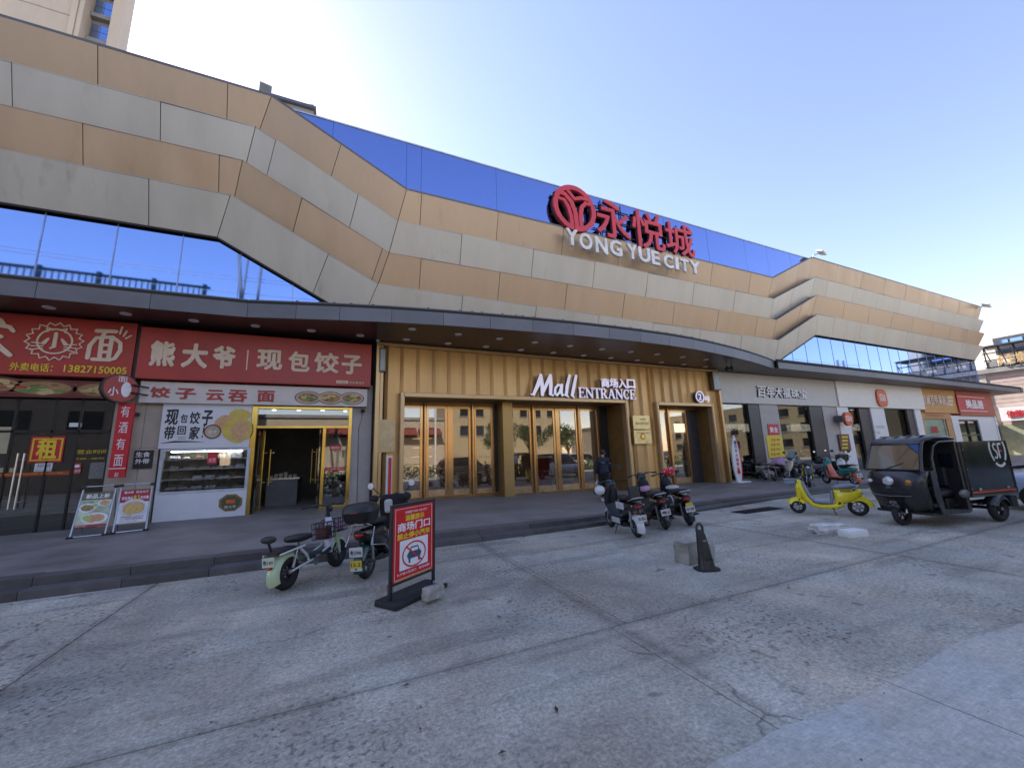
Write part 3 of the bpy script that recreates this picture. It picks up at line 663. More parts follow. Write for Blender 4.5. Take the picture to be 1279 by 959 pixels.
# ---------------------------------------------------------------- dumpling shop
ds = thing('dumpling_shop', 'beige tiled dumpling shop front with a brass door frame standing open', 'shop front', (-2, 13.4, .3))
x0 = xg[-1]+.02; xA = PY(199, 560, YS).x; xB = PY(314, 560, YS).x; xC = PY(436.5, 560, YS).x; xD = PY(461, 560, YS).x
M_tl = M_tile
for i, (a, b) in enumerate(((x0, x0+.62), (x0+.63, xA-.01))):
    z = .15
    for h in (1.0, 1.05, 1.15): MB().bb(a, b, YS, YS+.1, z, z+h-.008).build('wall_tile', M_tl, ds); z += h
    MB().bb(a, b, YS, YS+.1, z, 4.0).build('wall_tile', M_tl, ds)
MB().bb(x0, xA, YS+.1, YS+.2, .1, 4.1).build('wall_backing', M_joint, ds)
MB().bb(xC+.005, xD+.05, YS, YS+.15, .1, 4.1).build('wall_panel', M_gwall, ds)
MB().bb(xD+.05, xD+.35, YS-.12, YS+.15, .1, 5.5).build('wall_pier', M_joint, ds)
MB().bb(x0, xD+.2, YS+.02, YS+.2, 3.45, 5.5).build('lintel', M_joint, ds)
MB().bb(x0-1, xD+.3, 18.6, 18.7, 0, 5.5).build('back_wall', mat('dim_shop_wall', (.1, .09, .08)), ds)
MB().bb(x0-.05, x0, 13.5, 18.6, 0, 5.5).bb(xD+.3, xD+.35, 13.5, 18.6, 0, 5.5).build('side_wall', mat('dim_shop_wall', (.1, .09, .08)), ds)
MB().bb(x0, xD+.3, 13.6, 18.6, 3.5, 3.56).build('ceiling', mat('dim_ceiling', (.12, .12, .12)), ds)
for i in range(4):
    for j in range(2): MB().cyl((-2+i*.75, 14.2+j*1.3, 3.48), (-2+i*.75, 14.2+j*1.3, 3.5), .06, 12).build('ceiling_glow_disc', M_glow, ds)
# brass frame
zb, z1, z2, z3 = .26, PY(320, 532, YS).z, PY(320, 511, YS).z, PY(320, 507, YS).z
def bar(x0_, x1_, z0_, z1_, y=YS-.05, th=.16, nm='door_frame', m=M_yel): return MB().bb(x0_, x1_, y, y+th, z0_, z1_).build(nm, m, ds, bevel=.006)
pL, pR = PY(311, 560, YS).x, PY(318.5, 560, YS).x; mL, mR = PY(400.5, 590, YS).x, PY(404.6, 590, YS).x; rL, rR = PY(432.5, 590, YS).x, PY(436.8, 590, YS).x
bar(pL-.02, pR, zb, z3); bar(mL, mR, zb, z1-.07); bar(rL, rR, zb, z3-.001)
bar(pR+.001, rL-.001, z3-.08, z3-.002); bar(pR+.001, rL-.001, z1-.07, z1+.005); bar(mR+.001, rL-.001, zb, zb+.12)
MB().bb(pR, rL, YS+.02, YS+.03, z1+.005, z3-.08).build('glass_pane', M_shopg, ds)
MB().bb(mR, rL, YS+.02, YS+.03, zb+.12, z1-.07).build('glass_pane', M_shopg, ds)
MB().bb(pR, rL, YS, YS+.12, .15, zb).build('threshold', M_plat, ds)
# the two leaves, swung inwards
lw = (mL-pR)/2
dl = MB(); xh = pR+.05
MB().bb(xh, xh+.04, YS+.1, YS+.1+lw, zb+.05, z1-.1).build('door_leaf', M_shopg, ds)
MB().bb(xh-.01, xh+.05, YS+.06+lw, YS+.12+lw, zb, z1-.08).build('leaf_edge', M_yel, ds)
MB().bb(mL-.09, mL-.05, YS+.1, YS+.1+lw, zb+.05, z1-.1).build('door_leaf', M_shopg, ds)
for x, y in ((pR+.18, YS+.25), (pR+.34, YS+.4), (mL-.28, YS+.5), (mL-.14, YS+.2)):
    MB().tube([(x, y, 1.05), (x, y, 2.1)], .02).tube([(x, y, 1.15), (x+.1, y, 1.15)], .012).tube([(x, y, 2.0), (x+.1, y, 2.0)], .012).build('door_handle', M_yel, ds)
MB().bb(pR+.1, pR+1.0, YS+1.9, YS+3.6, .2, 1.15).build('counter', mat('pale_counter', (.16, .16, .17)), ds)
MB().bb(pR+.1, pR+1.05, YS+1.88, YS+3.65, 1.15, 1.2).build('counter_top', M_steel, ds)
for i in range(6): MB().bb(pR+.15+i*.14, pR+.25+i*.14, YS+2.0, YS+2.2, 1.2, 1.2+random.uniform(.06, .2)).build('counter_goods', mat('mixed_goods', (.5, .42, .3), vs=15, var=.3), ds)
for px0, py0, px1, py1, s in ((412, 562, 426, 556, '自制水饺'), (406, 588, 431, 583, '小心玻璃 请拉门')):
    wrect(o := MB(), px0, py0, px1, py1, YS+.012, .006); o.build('glass_sticker', M_red2, ds)
    text(s, 'glass_sticker', M_wlet, ds, wq2(px0+2, py0-1.3, px1-2, py1+1.3, YS+.01), .002)
wrect(o := MB(), 406, 628, 431, 603, YS+.9, .1); o.build('interior_poster', mat('beige_poster', (.42, .34, .25), .6, vs=4, var=.3), ds)
# display window
dw = thing('display_cabinet', 'glazed takeaway food counter with steel shelves and a white lower panel', 'display counter', PY(250, 648, 13.3))
M_cab = mat('pale_blue_white_frame', (.52, .56, .62), .35)
a = PY(198, 561, 13.3); b = PY(312, 561, 13.3); z0 = PY(304, 644, 13.3).z; zg = PY(250, 613, 13.3).z; zt = a.z
xa, xb = PY(196, 600, 13.3).x, PY(309.5, 600, 13.3).x
MB().bb(xa, xb, 13.28, 13.42, z0, zg-.04).build('front_panel', mat('white_laminate', (.66, .67, .72), .4, var=.03), dw, bevel=.008)
MB().bb(xa, xb, 13.29, 13.42, zt-.06, zt).build('frame_rail', M_cab, dw)
MB().bb(xa, xb, 13.27, 13.42, zg-.04, zg+.02).build('frame_rail', M_cab, dw)
for x in (xa, xb-.07): MB().bb(x, x+.07, 13.29, 13.42, zg+.02, zt-.06).build('frame_post', M_cab, dw)
MB().bb(xa+.07, xb-.07, 13.33, 13.34, zg+.02, zt-.06).build('glass_pane', M_clear, dw)
MB().bb(xa+.05, xb-.05, 13.9, 13.93, zg-.2, zt).build('cabinet_back', mat('cabinet_back', (.30, .32, .22), .5, vs=3, var=.3), dw)
MB().bb(xa, xa+.03, 13.42, 13.9, zg-.2, zt).bb(xb-.03, xb, 13.42, 13.9, zg-.2, zt).build('cabinet_side', M_steel, dw)
M_goods = [mat('tray_food_pale', (.62, .58, .48), vs=14, var=.2), mat('tray_food_green', (.22, .28, .12), vs=14, var=.3), mat('tray_food_brown', (.30, .16, .08), vs=14, var=.3), mat('tray_white', (.65, .66, .7))]
hs = zt-.06-zg
for k in range(4):
    z = zg+.03+hs*(.0+.25*k) 
    if k: MB().bb(xa+.07, xb-.07, 13.38, 13.88, z, z+.025).build('shelf', M_steel, dw)
    x = xa+.12
    while x < xb-.35:
        w = random.uniform(.16, .34); h = random.uniform(.04, .10) if k < 3 else random.uniform(.05, .2); gm = random.choice(M_goods)
        if k == 3 and .62 < (x-xa)/(xb-xa) < .85:
            for j in range(5): MB().bb(x, x+.34, 13.45, 13.7, z+.035+j*.035, z+.055+j*.035).build('stacked_tray', M_goods[3], dw)
            x += .4; continue
        MB().bb(x, x+w, 13.42, 13.42+.3, z+.027, z+.045).build('tray', M_steel, dw)
        o = MB()
        for j in range(4): o.ell((x+w*(.2+.2*j), 13.5+random.uniform(0, .12), z+.045), (.05, .06, h*.8), 8, 5)
        o.build('tray_food', gm, dw); x += w+.05
MB().bb(xa+1.02, xa+1.24, 13.31, 13.325, zt-.42, zt-.12).build('price_card', M_red2, dw)
text('水饺', 'price_card', M_wlet, dw, (V(xa+1.05, 13.308, zt-.38), V(xa+1.21, 13.308, zt-.38), V(xa+1.05, 13.308, zt-.26)), .002)
MB().bb(xa+.2, xb-.2, 13.36, 13.40, zt-.09, zt-.065).build('strip_light', mat('cabinet_lamp', (.95, .95, 1), emit=7.), dw)
c = PY(288, 627.5, 13.275); oc = [(c.x+r*.27*math.cos(math.radians(22.5+45*i))*1.06, 13.277, c.z+r*.24*math.sin(math.radians(22.5+45*i))) for r in (1,) for i in range(8)]
MB().prism(oc, (0, -.006, 0)).build('emblem', mat('bronze_emblem', (.25, .19, .08), .4, .5), dw)
MB().prism([(c.x+(p[0]-c.x)*.8, 13.27, c.z+(p[2]-c.z)*.8) for p in oc], (0, -.003, 0)).build('emblem_inner', mat('dark_bronze', (.10, .09, .05)), dw)
MB().bb(c.x-.1, c.x+.1, 13.262, 13.266, c.z-.02, c.z+.08).build('emblem_print', M_orange, dw)
text('熊大爷', 'emblem_print', M_wlet, dw, (V(c.x-.13, 13.265, c.z-.15), V(c.x+.13, 13.265, c.z-.15), V(c.x-.13, 13.265, c.z-.07)), .003)
MB().bb(xa, xb, 13.3, 13.42, .22, z0-.005).build('kick_plate', mat('gold_kick_plate', (.45, .33, .1), .4, .5, vs=12, var=.3), dw)
# posters and signs of the dumpling shop
t = thing('dumpling_poster', 'white poster with black brush characters and yellow dumplings over the food counter', 'poster', PY(250, 560, 13.28))
a = PY(197, 560.5, 13.28); b = PY(316, 505.8, 13.28)
MB().bb(a.x, b.x-.02, 13.28, 13.42, a.z, b.z).build('board', mat('poster_white', (.64, .64, .68), .45, var=.02), t)
text('现', 'lettering', M_blk, t, wq2(205, 531, 224, 511, 13.277), .003, .035, .1)
text('包', 'lettering', M_blk, t, wq2(225, 528, 235, 517, 13.277), .003, .03, .1)
text('饺', 'lettering', M_blk, t, wq2(236, 529.5, 251, 514, 13.277), .003, .03, .1)
text('子', 'lettering', M_blk, t, wq2(251, 532, 267, 512, 13.277), .003, .04, .1)
text('带', 'lettering', M_blk, t, wq2(204, 549, 220, 532, 13.277), .003, .035, .1)
text('回', 'lettering', M_blk, t, wq2(221, 543, 233, 532, 13.277), .003, .03)
text('家', 'lettering', M_blk, t, wq2(235, 549, 250, 532, 13.277), .003, .035, .1)
text('!', 'lettering', M_blk, t, wq2(251.5, 547, 256, 531, 13.277), .003, .03, .2)
o_, ax, az = pframe(201, 553, 256, 543, 13.277)
strokes('brush_line', M_blk, t, o_, ax, az, [([(0, -.05), (.3, .13), (.7, .12), (1, .0)], [.05, .22, .14, .03])], .003)
strokes('small_print', M_blk, t, *pframe(222, 549, 232, 545, 13.277), [([(0, .8), (1, .8)], .12), ([(0, .2), (1, .2)], .12)], .003)
def blob(nm, px, py, rx, rz, m, Y, rough=.08, seed=1):
    p = PY(px, py, Y); rd = random.Random(seed); n = 30
    ps = []
    for i in range(n): k = 1+rd.uniform(-rough, rough); ps.append((p.x+rx*k*math.cos(2*math.pi*i/n), Y, p.z+rz*k*math.sin(2*math.pi*i/n)))
    MB().prism(ps, (0, -.004, 0)).build(nm, m, t)
M_dy = mat('yellow_dough_print', (.62, .52, .10), .6, col2=(.55, .35, .08), vs=5); M_df = mat('filling_print', (.55, .27, .12), .6, col2=(.62, .42, .22), vs=14)
blob('dumpling_print', 283, 528, .26, .22, M_df, 13.274, .07, 2); blob('dumpling_print', 300, 518, .26, .17, M_dy, 13.277, .06, 3)
blob('dumpling_print', 297, 536, .36, .37, M_dy, 13.270, .04, 4); blob('filling_print', 299.5, 538, .21, .27, M_df, 13.266, .12, 5)
blob('badge_print', 265.5, 539, .2, .2, M_bowl, 13.270, 0, 6); blob('badge_print', 265.5, 539, .165, .165, mat('badge_beige', (.5, .4, .3)), 13.266, 0, 6)
text('熊大爷', 'badge_print', M_wlet, t, wq2(260.5, 541, 270.5, 537, 13.262), .003)
t = thing('raw_takeaway_sign', 'small black square sign with white characters on the beige tiles', 'sign', PY(178, 585, 13.36))
wrect(o := MB(), 165, 585.5, 192, 562, 13.36, .04); o.build('plate', M_blk, t)
text('生食', 'lettering', M_wlet, t, wq2(169, 571, 188, 564, 13.357), .003, .02); text('外带', 'lettering', M_wlet, t, wq2(168, 579.5, 187, 572.5, 13.357), .003, .02)
t = thing('dumpling_strip_sign', 'long cream strip sign with red characters and three bowls of noodles', 'strip sign', PY(315, 505, 13.15))
wrect(o := MB(), 172.5, 502.5, 459, 486, 13.15, .22); o.build('panel', mat('cream_strip', (.62, .56, .52), .5, var=.05), t, bevel=.006)
M_redl = mat('red_lettering', (.42, .05, .04), .5)
for s, x0_, y0_, x1_, y1_ in (('饺', 186, 496.5, 214, 483.5), ('子', 218, 498.5, 246, 485), ('云', 256, 500.5, 281, 487), ('吞', 284, 502, 310, 487), ('面', 320.5, 502, 344, 488)):
    text(s, 'lettering', M_redl, t, wq2(x0_, y0_, x1_, y1_, 13.145), .006, .045)
for px in (385, 413, 439.5):
    p = PY(px, 496.5+(px-385)*.02, 13.15); 
    disc('bowl_print', (p.x, 13.148-(px-385)*.00012, p.z), .36, .20, M_bowl, t); disc('bowl_inner_print', (p.x, 13.143-(px-385)*.00012, p.z), .33, .18, mat('soup_print', (.5, .42, .33)), t, .003); dish(t, p.x, 13.138-(px-385)*.00012, p.z, .33, .17)
t = thing('dumpling_shop_sign', 'big red sign box with bold cream characters split by a thin upright line', 'shop sign', PY(315, 482, 12.98))
wrect(o := MB(), 168, 472, 464.5, 430.5, 12.98, .4); o.build('sign_face', M_red, t, bevel=.012)
for s, x0_, y0_, x1_, y1_ in (('熊', 185, 457, 221.5, 427), ('大', 225, 459, 262, 430), ('爷', 264, 460, 296, 433)):
    text(s, 'lettering', M_cream, t, wq2(x0_, y0_, x1_, y1_, 12.975), .02, .05)
for s, x0_, y0_, x1_, y1_ in (('现', 319.5, 461.5, 354, 438), ('包', 359, 463.5, 388, 440), ('饺', 391.5, 465, 424, 441.5), ('子', 426, 467, 452.5, 444.5)):
    text(s, 'lettering', M_cream, t, wq2(x0_, y0_, x1_, y1_, 12.975), .02, .035)
wrect(o := MB(), 308.4, 462, 309.2, 437, 12.972, .01); o.build('divider', M_cream, t)
wrect(o := MB(), 420, 478.5, 435, 475.5, 12.972, .008); o.build('small_label', M_cream, t)
text('手工现包', 'small_label', M_red, t, wq2(421.5, 478, 433, 476.3, 12.97), .003); text('新鲜看得见', 'small_print', M_cream, t, wq2(436.5, 479.2, 455, 477, 12.972), .003)
text('®', 'small_print', M_red2, t, wq2(296, 436.5, 300, 433, 12.972), .003)
wrect(o := MB(), 174, 478, 463, 482.8, 13.1, .1)
# ---------------------------------------------------------------- easel signs
def easel(lx, ly, rx, ry, label, kind):
    a = PZ(lx, ly, .3); b = PZ(rx, ry, .3); z = plat(a.x, a.y); a = PZ(lx, ly, z); b = PZ(rx, ry, z)
    w = (b-a).length; ang = math.atan2(b.y-a.y, b.x-a.x)
    t = thing('easel_sign', label, 'easel sign', (a.x, a.y, z), ang, world=False, group='easel signs in front of the shops')
    H = 1.02; lean = .42                     # leaning back
    up = V(0, math.sin(lean), math.cos(lean))
    for x in (.03, w-.03):
        MB().tube([(x, 0, .02), V(x, 0, .02)+up*H*1.02], .016).build('front_leg', M_steel, t)
        MB().tube([(x, .78, .02), (x, math.sin(lean)*H+.01, H*math.cos(lean)+.10)], .012).build('rear_leg', M_steel, t)
        MB().box((x, .01, .02), (.1, .1, .05)).build('rubber_foot', M_rub, t, bevel=.01)
        MB().box((x, .46, H*.93+.07), (.08, .09, .06)).build('hinge', M_black, t, bevel=.01)
    MB().tube([(.05, 0, .03), (w-.05, 0, .03)], .016).build('cross_bar', M_chrome, t)
    MB().tube([(.05, .46, H*.93+.09), (w-.05, .46, H*.93+.09)], .014).build('cross_bar', M_chrome, t)
    o0 = V(.05, 0, .02)+up*.2-V(0, .012, 0); ux = V(w-.1, 0, 0); uz = up*(H-.25)
    n = ux.cross(uz).normalized()
    MB().prism([o0, o0+ux, o0+ux+uz, o0+uz], -n*.01).build('board', M_paper, t)
    def P(x, y, e=.002): return o0+ux*x+uz*y+n*e
    def rect(nm, m, x0, y0, x1, y1, e): MB().prism([P(x0, y0, e), P(x1, y0, e), P(x1, y1, e), P(x0, y1, e)], n*.001).build(nm, m, t)
    def el(nm, m, cx, cy, rx, ry, e, rough=0, sd=1):
        rd = random.Random(sd); MB().prism([P(cx+rx*(1+rd.uniform(-rough, rough))*math.cos(i*math.pi/12), cy+ry*(1+rd.uniform(-rough, rough))*math.sin(i*math.pi/12), e) for i in range(24)], n*.001).build(nm, m, t)
    def tx(s, m, x0, y0, x1, y1, e=.005, bold=.03): text(s, 'lettering', m, t, (P(x0, y0, e), P(x1, y0, e), P(x0, y1, e)), .001, bold)
    if kind == 0:
        rect('header_print', mat('olive_print', (.16, .14, .07)), 0, .78, 1, 1, .002); rect('background_print', mat('pale_green_print', (.55, .62, .45), var=.2, vs=4), 0, 0, 1, .78, .002); rect('footer_print', M_red, 0, 0, 1, .07, .004)
        tx('新品上新', M_wlet, .12, .82, .9, .96)
        for cx, cy, rx, ry, m, s in ((.25, .55, .24, .11, M_food2, 1), (.78, .68, .2, .09, M_df, 2), (.6, .24, .36, .14, M_df, 3), (.5, .62, .1, .06, M_food3, 4), (.32, .26, .16, .1, M_food3, 7)):
            el('plate_print', M_wlet, cx, cy, rx*1.12, ry*1.12, .003+.0003*s); el('dish_print', m, cx, cy, rx*.9, ry*.85, .005+.0003*s, .15, s)
        tx('酸菜牛肉面', M_blk, .06, .7, .42, .74, .008, 0); tx('凉拌三丝', M_redl, .55, .8-.04, .95, .8, .008, 0); tx('小炒肉', M_redl, .4, .43, .65, .47, .008, 0); tx('重庆小面', M_wlet, .03, .02, .35, .055, .008, 0)
    else:
        rect('header_print', mat('crimson_print', (.42, .02, .035)), 0, .62, 1, 1, .002); el('plate_print', mat('plate_grey', (.62, .64, .68)), .5, .42, .48, .30, .003); el('dish_print', M_df, .52, .44, .38, .20, .005, .12, 3)
        for k in range(9): el('dumpling_print', M_dy, .24+.07*k, .40+.08*((k*7) % 3-1), .07, .045, .006+.0002*k, .1, k)
        tx('熊大爷', M_wlet, .1, .89, .42, .97); tx('现包饺子', M_wlet, .5, .89, .94, .97, bold=.01); tx('学生凭证', M_wlet, .05, .70, .43, .80); tx('8.5', M_yelp, .45, .69, .66, .83); tx('折优惠', M_wlet, .68, .70, .97, .80)
        tx('猪肉白菜 三鲜水饺', M_redl, .12, .16, .9, .20, .008, .0); tx('手工现包·新鲜美味', M_redl, .1, .09, .88, .14, .008, 0); tx('堂食 外卖 自提', M_blk, .1, .035, .7, .06, .008, 0)
    return t
easel(84, 673.5, 133, 668.5, 'aluminium easel sign with green pictured dishes beside the upright red sign', 0)
easel(138, 667.5, 184, 662.5, 'aluminium easel sign with a crimson header and a plate of dumplings before the counter', 1)

# ---------------------------------------------------------------- mall entrance
YM = 13.2
me_ = thing('mall_entrance', 'gold ribbed mall entrance wall with tall brass framed glass doors', 'mall entrance', (9, 13.2, .1))
XM0, XM1 = PY(466, 560, YM).x, 17.05
P1 = (1.86, 11.3, 3.86); P2 = (12.9, 16.52, 3.82); ZT = 5.40
M_rib = mat('gold_ribbed_cladding', (.70, .425, .165), .38, .3, .5, .08, 3., rnd=.08, streak=12, grime=.15)
x = XM0+.30
while x < XM1-.35:
    w = .54; inner = None
    for lo, hi, zt in (P1, P2):
        if x+w > lo and x < hi: inner = (lo, hi, zt)
    zbot = inner[2]+.0 if inner and x >= inner[0]-.02 and x+w <= inner[1]+.02 else (inner[2] if inner else .0)
    d = .0
    # a rib: wide face tilted, narrow return
    o = MB(); y0 = YM+.02
    if inner and not (x >= inner[0] and x+w <= inner[1]):
        if x < inner[0]: w = max(.08, inner[0]-x); zbot = .0
        else: zbot = inner[2]
    o.hexa([(x, y0+.02, zbot), (x+w*.20, y0-.085, zbot), (x+w*.995, y0-.0, zbot), (x+w*.9, y0+.06, zbot), (x, y0+.02, ZT), (x+w*.20, y0-.085, ZT), (x+w*.995, y0-.0, ZT), (x+w*.9, y0+.06, ZT)])
    o.build('cladding_rib', M_rib, me_)
    x += w if not inner else max(.1, w)
E_ = lambda x0, x1, z0, z1, y0=YM+.07, y1=YM+.3, nm='wall_backing', m=M_rib: MB().bb(x0, x1, y0, y1, z0, z1).build(nm, m, me_)
E_(XM0+.3, P1[0], 0, ZT); E_(P1[1], P2[0], 0, ZT); E_(P2[1], XM1-.05, 0, ZT); E_(P1[0], P1[1], P1[2], ZT); E_(P2[0], P2[1], P2[2], ZT)
MB().bb(XM0, XM1+.05, YM-.22, YM+.1, ZT, ZT+.07).bb(XM0, XM1+.05, YM-.17, YM+.1, ZT+.075, ZT+.11).build('top_trim', M_brass, me_, bevel=.01)
MB().bb(XM0, XM0+.13, YM-.2, YM+.1, .05, ZT-.001).build('edge_trim', M_brass, me_, bevel=.01)
MB().bb(XM0+.14, XM0+.24, YM-.14, YM+.1, .05, ZT-.001).build('edge_trim', M_brass, me_, bevel=.01)
MB().bb(XM1-.06, XM1+.06, YM-.2, YM+.3, .0, ZT-.001).build('edge_trim', M_brass, me_, bevel=.01)
M_fr = mat('matte_brass_portal', (.50, .36, .22), .38, .45, vs=1.5, var=.07)
YD = 14.35
for nm, (lo, hi, zt), yd in (('portal_frame', P1, YD), ('portal_frame', P2, 13.95)):
    f = .14
    for a, b, c, d in ((lo, lo+f, .0, zt), (hi-f, hi, .0, zt), (lo+f+.001, hi-f-.001, zt-f, zt)):
        MB().bb(a, b, YM-.17, YM+.1, c, d).build(nm, M_fr, me_, bevel=.012)
        MB().bb(a+.03 if a != lo+f+.001 else a, b-.03 if a != lo+f+.001 else b, YM-.19, YM-.165, c, d-.03).build('portal_bead', M_brass, me_)
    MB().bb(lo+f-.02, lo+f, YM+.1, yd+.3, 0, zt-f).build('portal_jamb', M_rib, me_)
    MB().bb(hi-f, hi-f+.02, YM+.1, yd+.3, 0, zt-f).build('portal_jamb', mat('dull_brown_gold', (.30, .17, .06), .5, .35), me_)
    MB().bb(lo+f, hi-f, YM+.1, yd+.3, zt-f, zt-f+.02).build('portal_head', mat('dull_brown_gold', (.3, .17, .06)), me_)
# doors
def fx(px, Y=YD): return PY(px, 560, Y).x
M_kick = mat('brass_kick_plate', (.6, .42, .24), .3, .8)
zh = P1[2]-.14-.12; z0f = lambda x: plat(x, 13.5)
def leaf(x0, x1, Y, zt):
    f = .11; z0 = z0f(x0)+.02
    MB().bb(x0, x0+f, Y-.03, Y+.03, z0, zt).build('door_stile', M_rose, me_, bevel=.008); MB().bb(x1-f, x1, Y-.03, Y+.03, z0, zt).build('door_stile', M_rose, me_, bevel=.008)
    MB().bb(x0+f+.001, x1-f-.001, Y-.028, Y+.03, zt-.1, zt-.001).build('door_rail', M_rose, me_); MB().bb(x0+f+.001, x1-f-.001, Y-.028, Y+.03, z0, z0+.26).build('kick_plate', M_kick, me_, bevel=.006)
    MB().bb(x0+f, x1-f, Y-.006, Y+.006, z0+.26, zt-.1).build('door_glass', M_door, me_)
def col(x0, x1, Y0, Y1, zt, m=M_rose, nm='door_column'): return MB().bb(x0, x1, Y0, Y1, .03, zt).build(nm, m, me_, bevel=.01)
L1 = 2.0; PA, PB = fx(626.5, 13.9), fx(639, 13.9); R1 = P1[1]-.14
M_pc = mat('satin_gold_column', (.42, .28, .11), .35, .5, var=.05)
MB().bb(PA, PB, 13.7, YD+.2, .03, P1[2]-.14).build('middle_column', M_pc, me_, bevel=.008)
for lo, hi in ((L1, PA-.1), (PB+.06, R1-.45)):
    w = (hi-lo)/4
    for i in range(4):
        leaf(lo+w*i+.05, lo+w*(i+1)-.05, YD, zh)
    for i in (1, 3):
        xx = lo+w*i; MB().cyl((xx, YD-.08, .05), (xx, YD-.08, zh+.1), .06, 16).build('door_column', M_rose, me_, smooth=60)
    MB().bb(lo+w*2-.05, lo+w*2+.05, YD-.06, YD-.031, .05, zh).build('meeting_strip', M_rose, me_)
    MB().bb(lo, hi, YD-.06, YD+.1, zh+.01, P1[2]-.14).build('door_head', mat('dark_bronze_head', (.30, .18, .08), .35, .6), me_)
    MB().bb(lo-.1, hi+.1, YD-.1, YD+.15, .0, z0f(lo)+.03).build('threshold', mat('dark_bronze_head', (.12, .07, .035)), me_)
MB().bb(PA-.1, PA, YD-.05, YD+.05, .03, zh+.1).build('door_column', M_black, me_)
MB().bb(R1-.43, R1-.0, YD-.02, YD+.1, .03, P1[2]-.14).build('side_panel', M_black, me_)
MB().cyl((R1-.001, 13.75, 1.05), (R1-.03, 13.75, 1.05), .14, 20).build('wall_disc', M_steel, me_)
lo, hi = P2[0]+.14, P2[1]-.14
w = 1.25
for i in range(2): leaf(lo+.15+i*w, lo+.1+(i+1)*w, 13.95, P2[2]-.25)
MB().cyl((lo+w+.1, 13.88, .05), (lo+w+.1, 13.88, P2[2]-.15), .06, 16).build('door_column', M_rose, me_, smooth=60)
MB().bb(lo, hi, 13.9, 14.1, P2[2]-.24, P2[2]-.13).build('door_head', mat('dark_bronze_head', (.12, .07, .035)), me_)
MB().bb(lo+2*w+.15, hi, 13.95, 14.0, .03, P2[2]-.24).build('side_panel', mat('dark_grey_panel', (.05, .05, .055), .35), me_)
# mall lobby
lob = thing('mall_lobby', 'dim mall lobby with counters seen through the brass framed doors', 'lobby', (8, 16, .1))
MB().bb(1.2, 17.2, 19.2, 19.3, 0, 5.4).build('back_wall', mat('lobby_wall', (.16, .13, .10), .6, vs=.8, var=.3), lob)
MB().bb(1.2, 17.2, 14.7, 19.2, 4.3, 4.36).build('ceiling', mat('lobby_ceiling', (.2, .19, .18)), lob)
for i in range(7):
    for j in range(2): MB().cyl((2.6+i*2.1, 15.3+j*2, 4.28), (2.6+i*2.1, 15.3+j*2, 4.3), .2, 14).build('ceiling_glow_disc', mat('lobby_fill_glow', (1, .85, .65), .5, emit=9.), lob)  # added glowing discs that brighten the lobby so its counters show
for px0, px1, py0, py1, Y, m in ((678, 688, 604, 572, 16.2, mat('dark_red_cabinet', (.20, .015, .02))), (676, 690, 572, 569, 16.1, M_paper), (699, 716, 604, 577, 16.4, mat('pale_grey_cabinet', (.36, .36, .34))), (690, 696, 604, 577, 16.4, mat('pale_grey_cabinet', (.36, .36, .34))), (512, 545, 625, 590, 16.5, mat('beige_cabinet', (.28, .2, .15))), (834, 845, 602, 580, 15.6, mat('pale_grey_cabinet', (.36, .36, .34)))):
    a = PY(px0, py0, Y); b = PY(px1, py1, Y); MB().bb(a.x, b.x, Y, Y+.5, .12 if py0 > 590 else a.z, b.z).build('counter', m, lob)
for i in range(5):
    MB().bb(3.2+i*.02, 4.1, 18.4, 18.9, .9+i*.42, .94+i*.42).build('shelf', mat('glowing_shelf', (.8, .65, .3), emit=.25), lob)  # lit look put into the shelf material as a faint glow
# lettering
M_lav = mat('lavender_white_letters', (.80, .76, .92), .4, var=.02, emit=.16)
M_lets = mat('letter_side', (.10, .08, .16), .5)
t = thing('mall_word_sign', 'raised brush-script word Mall in pale lavender over the doors', 'sign lettering', PY(690, 497, 13.0))
o_, ax, az = pframe(663, 496, 720, 469, 12.98)
bs = [([(.0, .12), (.05, .1), (.16, .55), (.22, .92)], [.05, .12, .17, .13]), ([(.22, .92), (.24, .5), (.235, .12)], [.13, .15, .13]), ([(.235, .12), (.33, .55), (.42, .93)], [.07, .14, .13]), ([(.42, .93), (.42, .5), (.405, .14), (.46, .10)], [.13, .15, .14, .06]),
      ([(.63, .52), (.58, .56), (.51, .40), (.50, .18), (.54, .12), (.60, .25), (.65, .5)], [.08, .1, .1, .11, .11, .09, .1]), ([(.655, .56), (.635, .25), (.66, .12), (.70, .15)], [.12, .12, .11, .04]),
      ([(.84, .98), (.77, .5), (.74, .12), (.79, .07)], [.12, .14, .13, .05]), ([(.985, .98), (.92, .5), (.87, .12), (.91, .04)], [.12, .14, .13, .04])]
o2 = V(o_.x, o_.y, o_.z); strokes('lettering', M_lav, t, o2, ax, az, bs, .03)
strokes('letter_dark_return', M_lets, t, o2+V(-.035, .07, -.03), ax, az, bs, .068)  # dark letter sides, set behind the faces and offset left and down
t = thing('entrance_word_sign', 'raised word ENTRANCE in pale serif capitals right of Mall', 'sign lettering', PY(757, 498, 13.0))
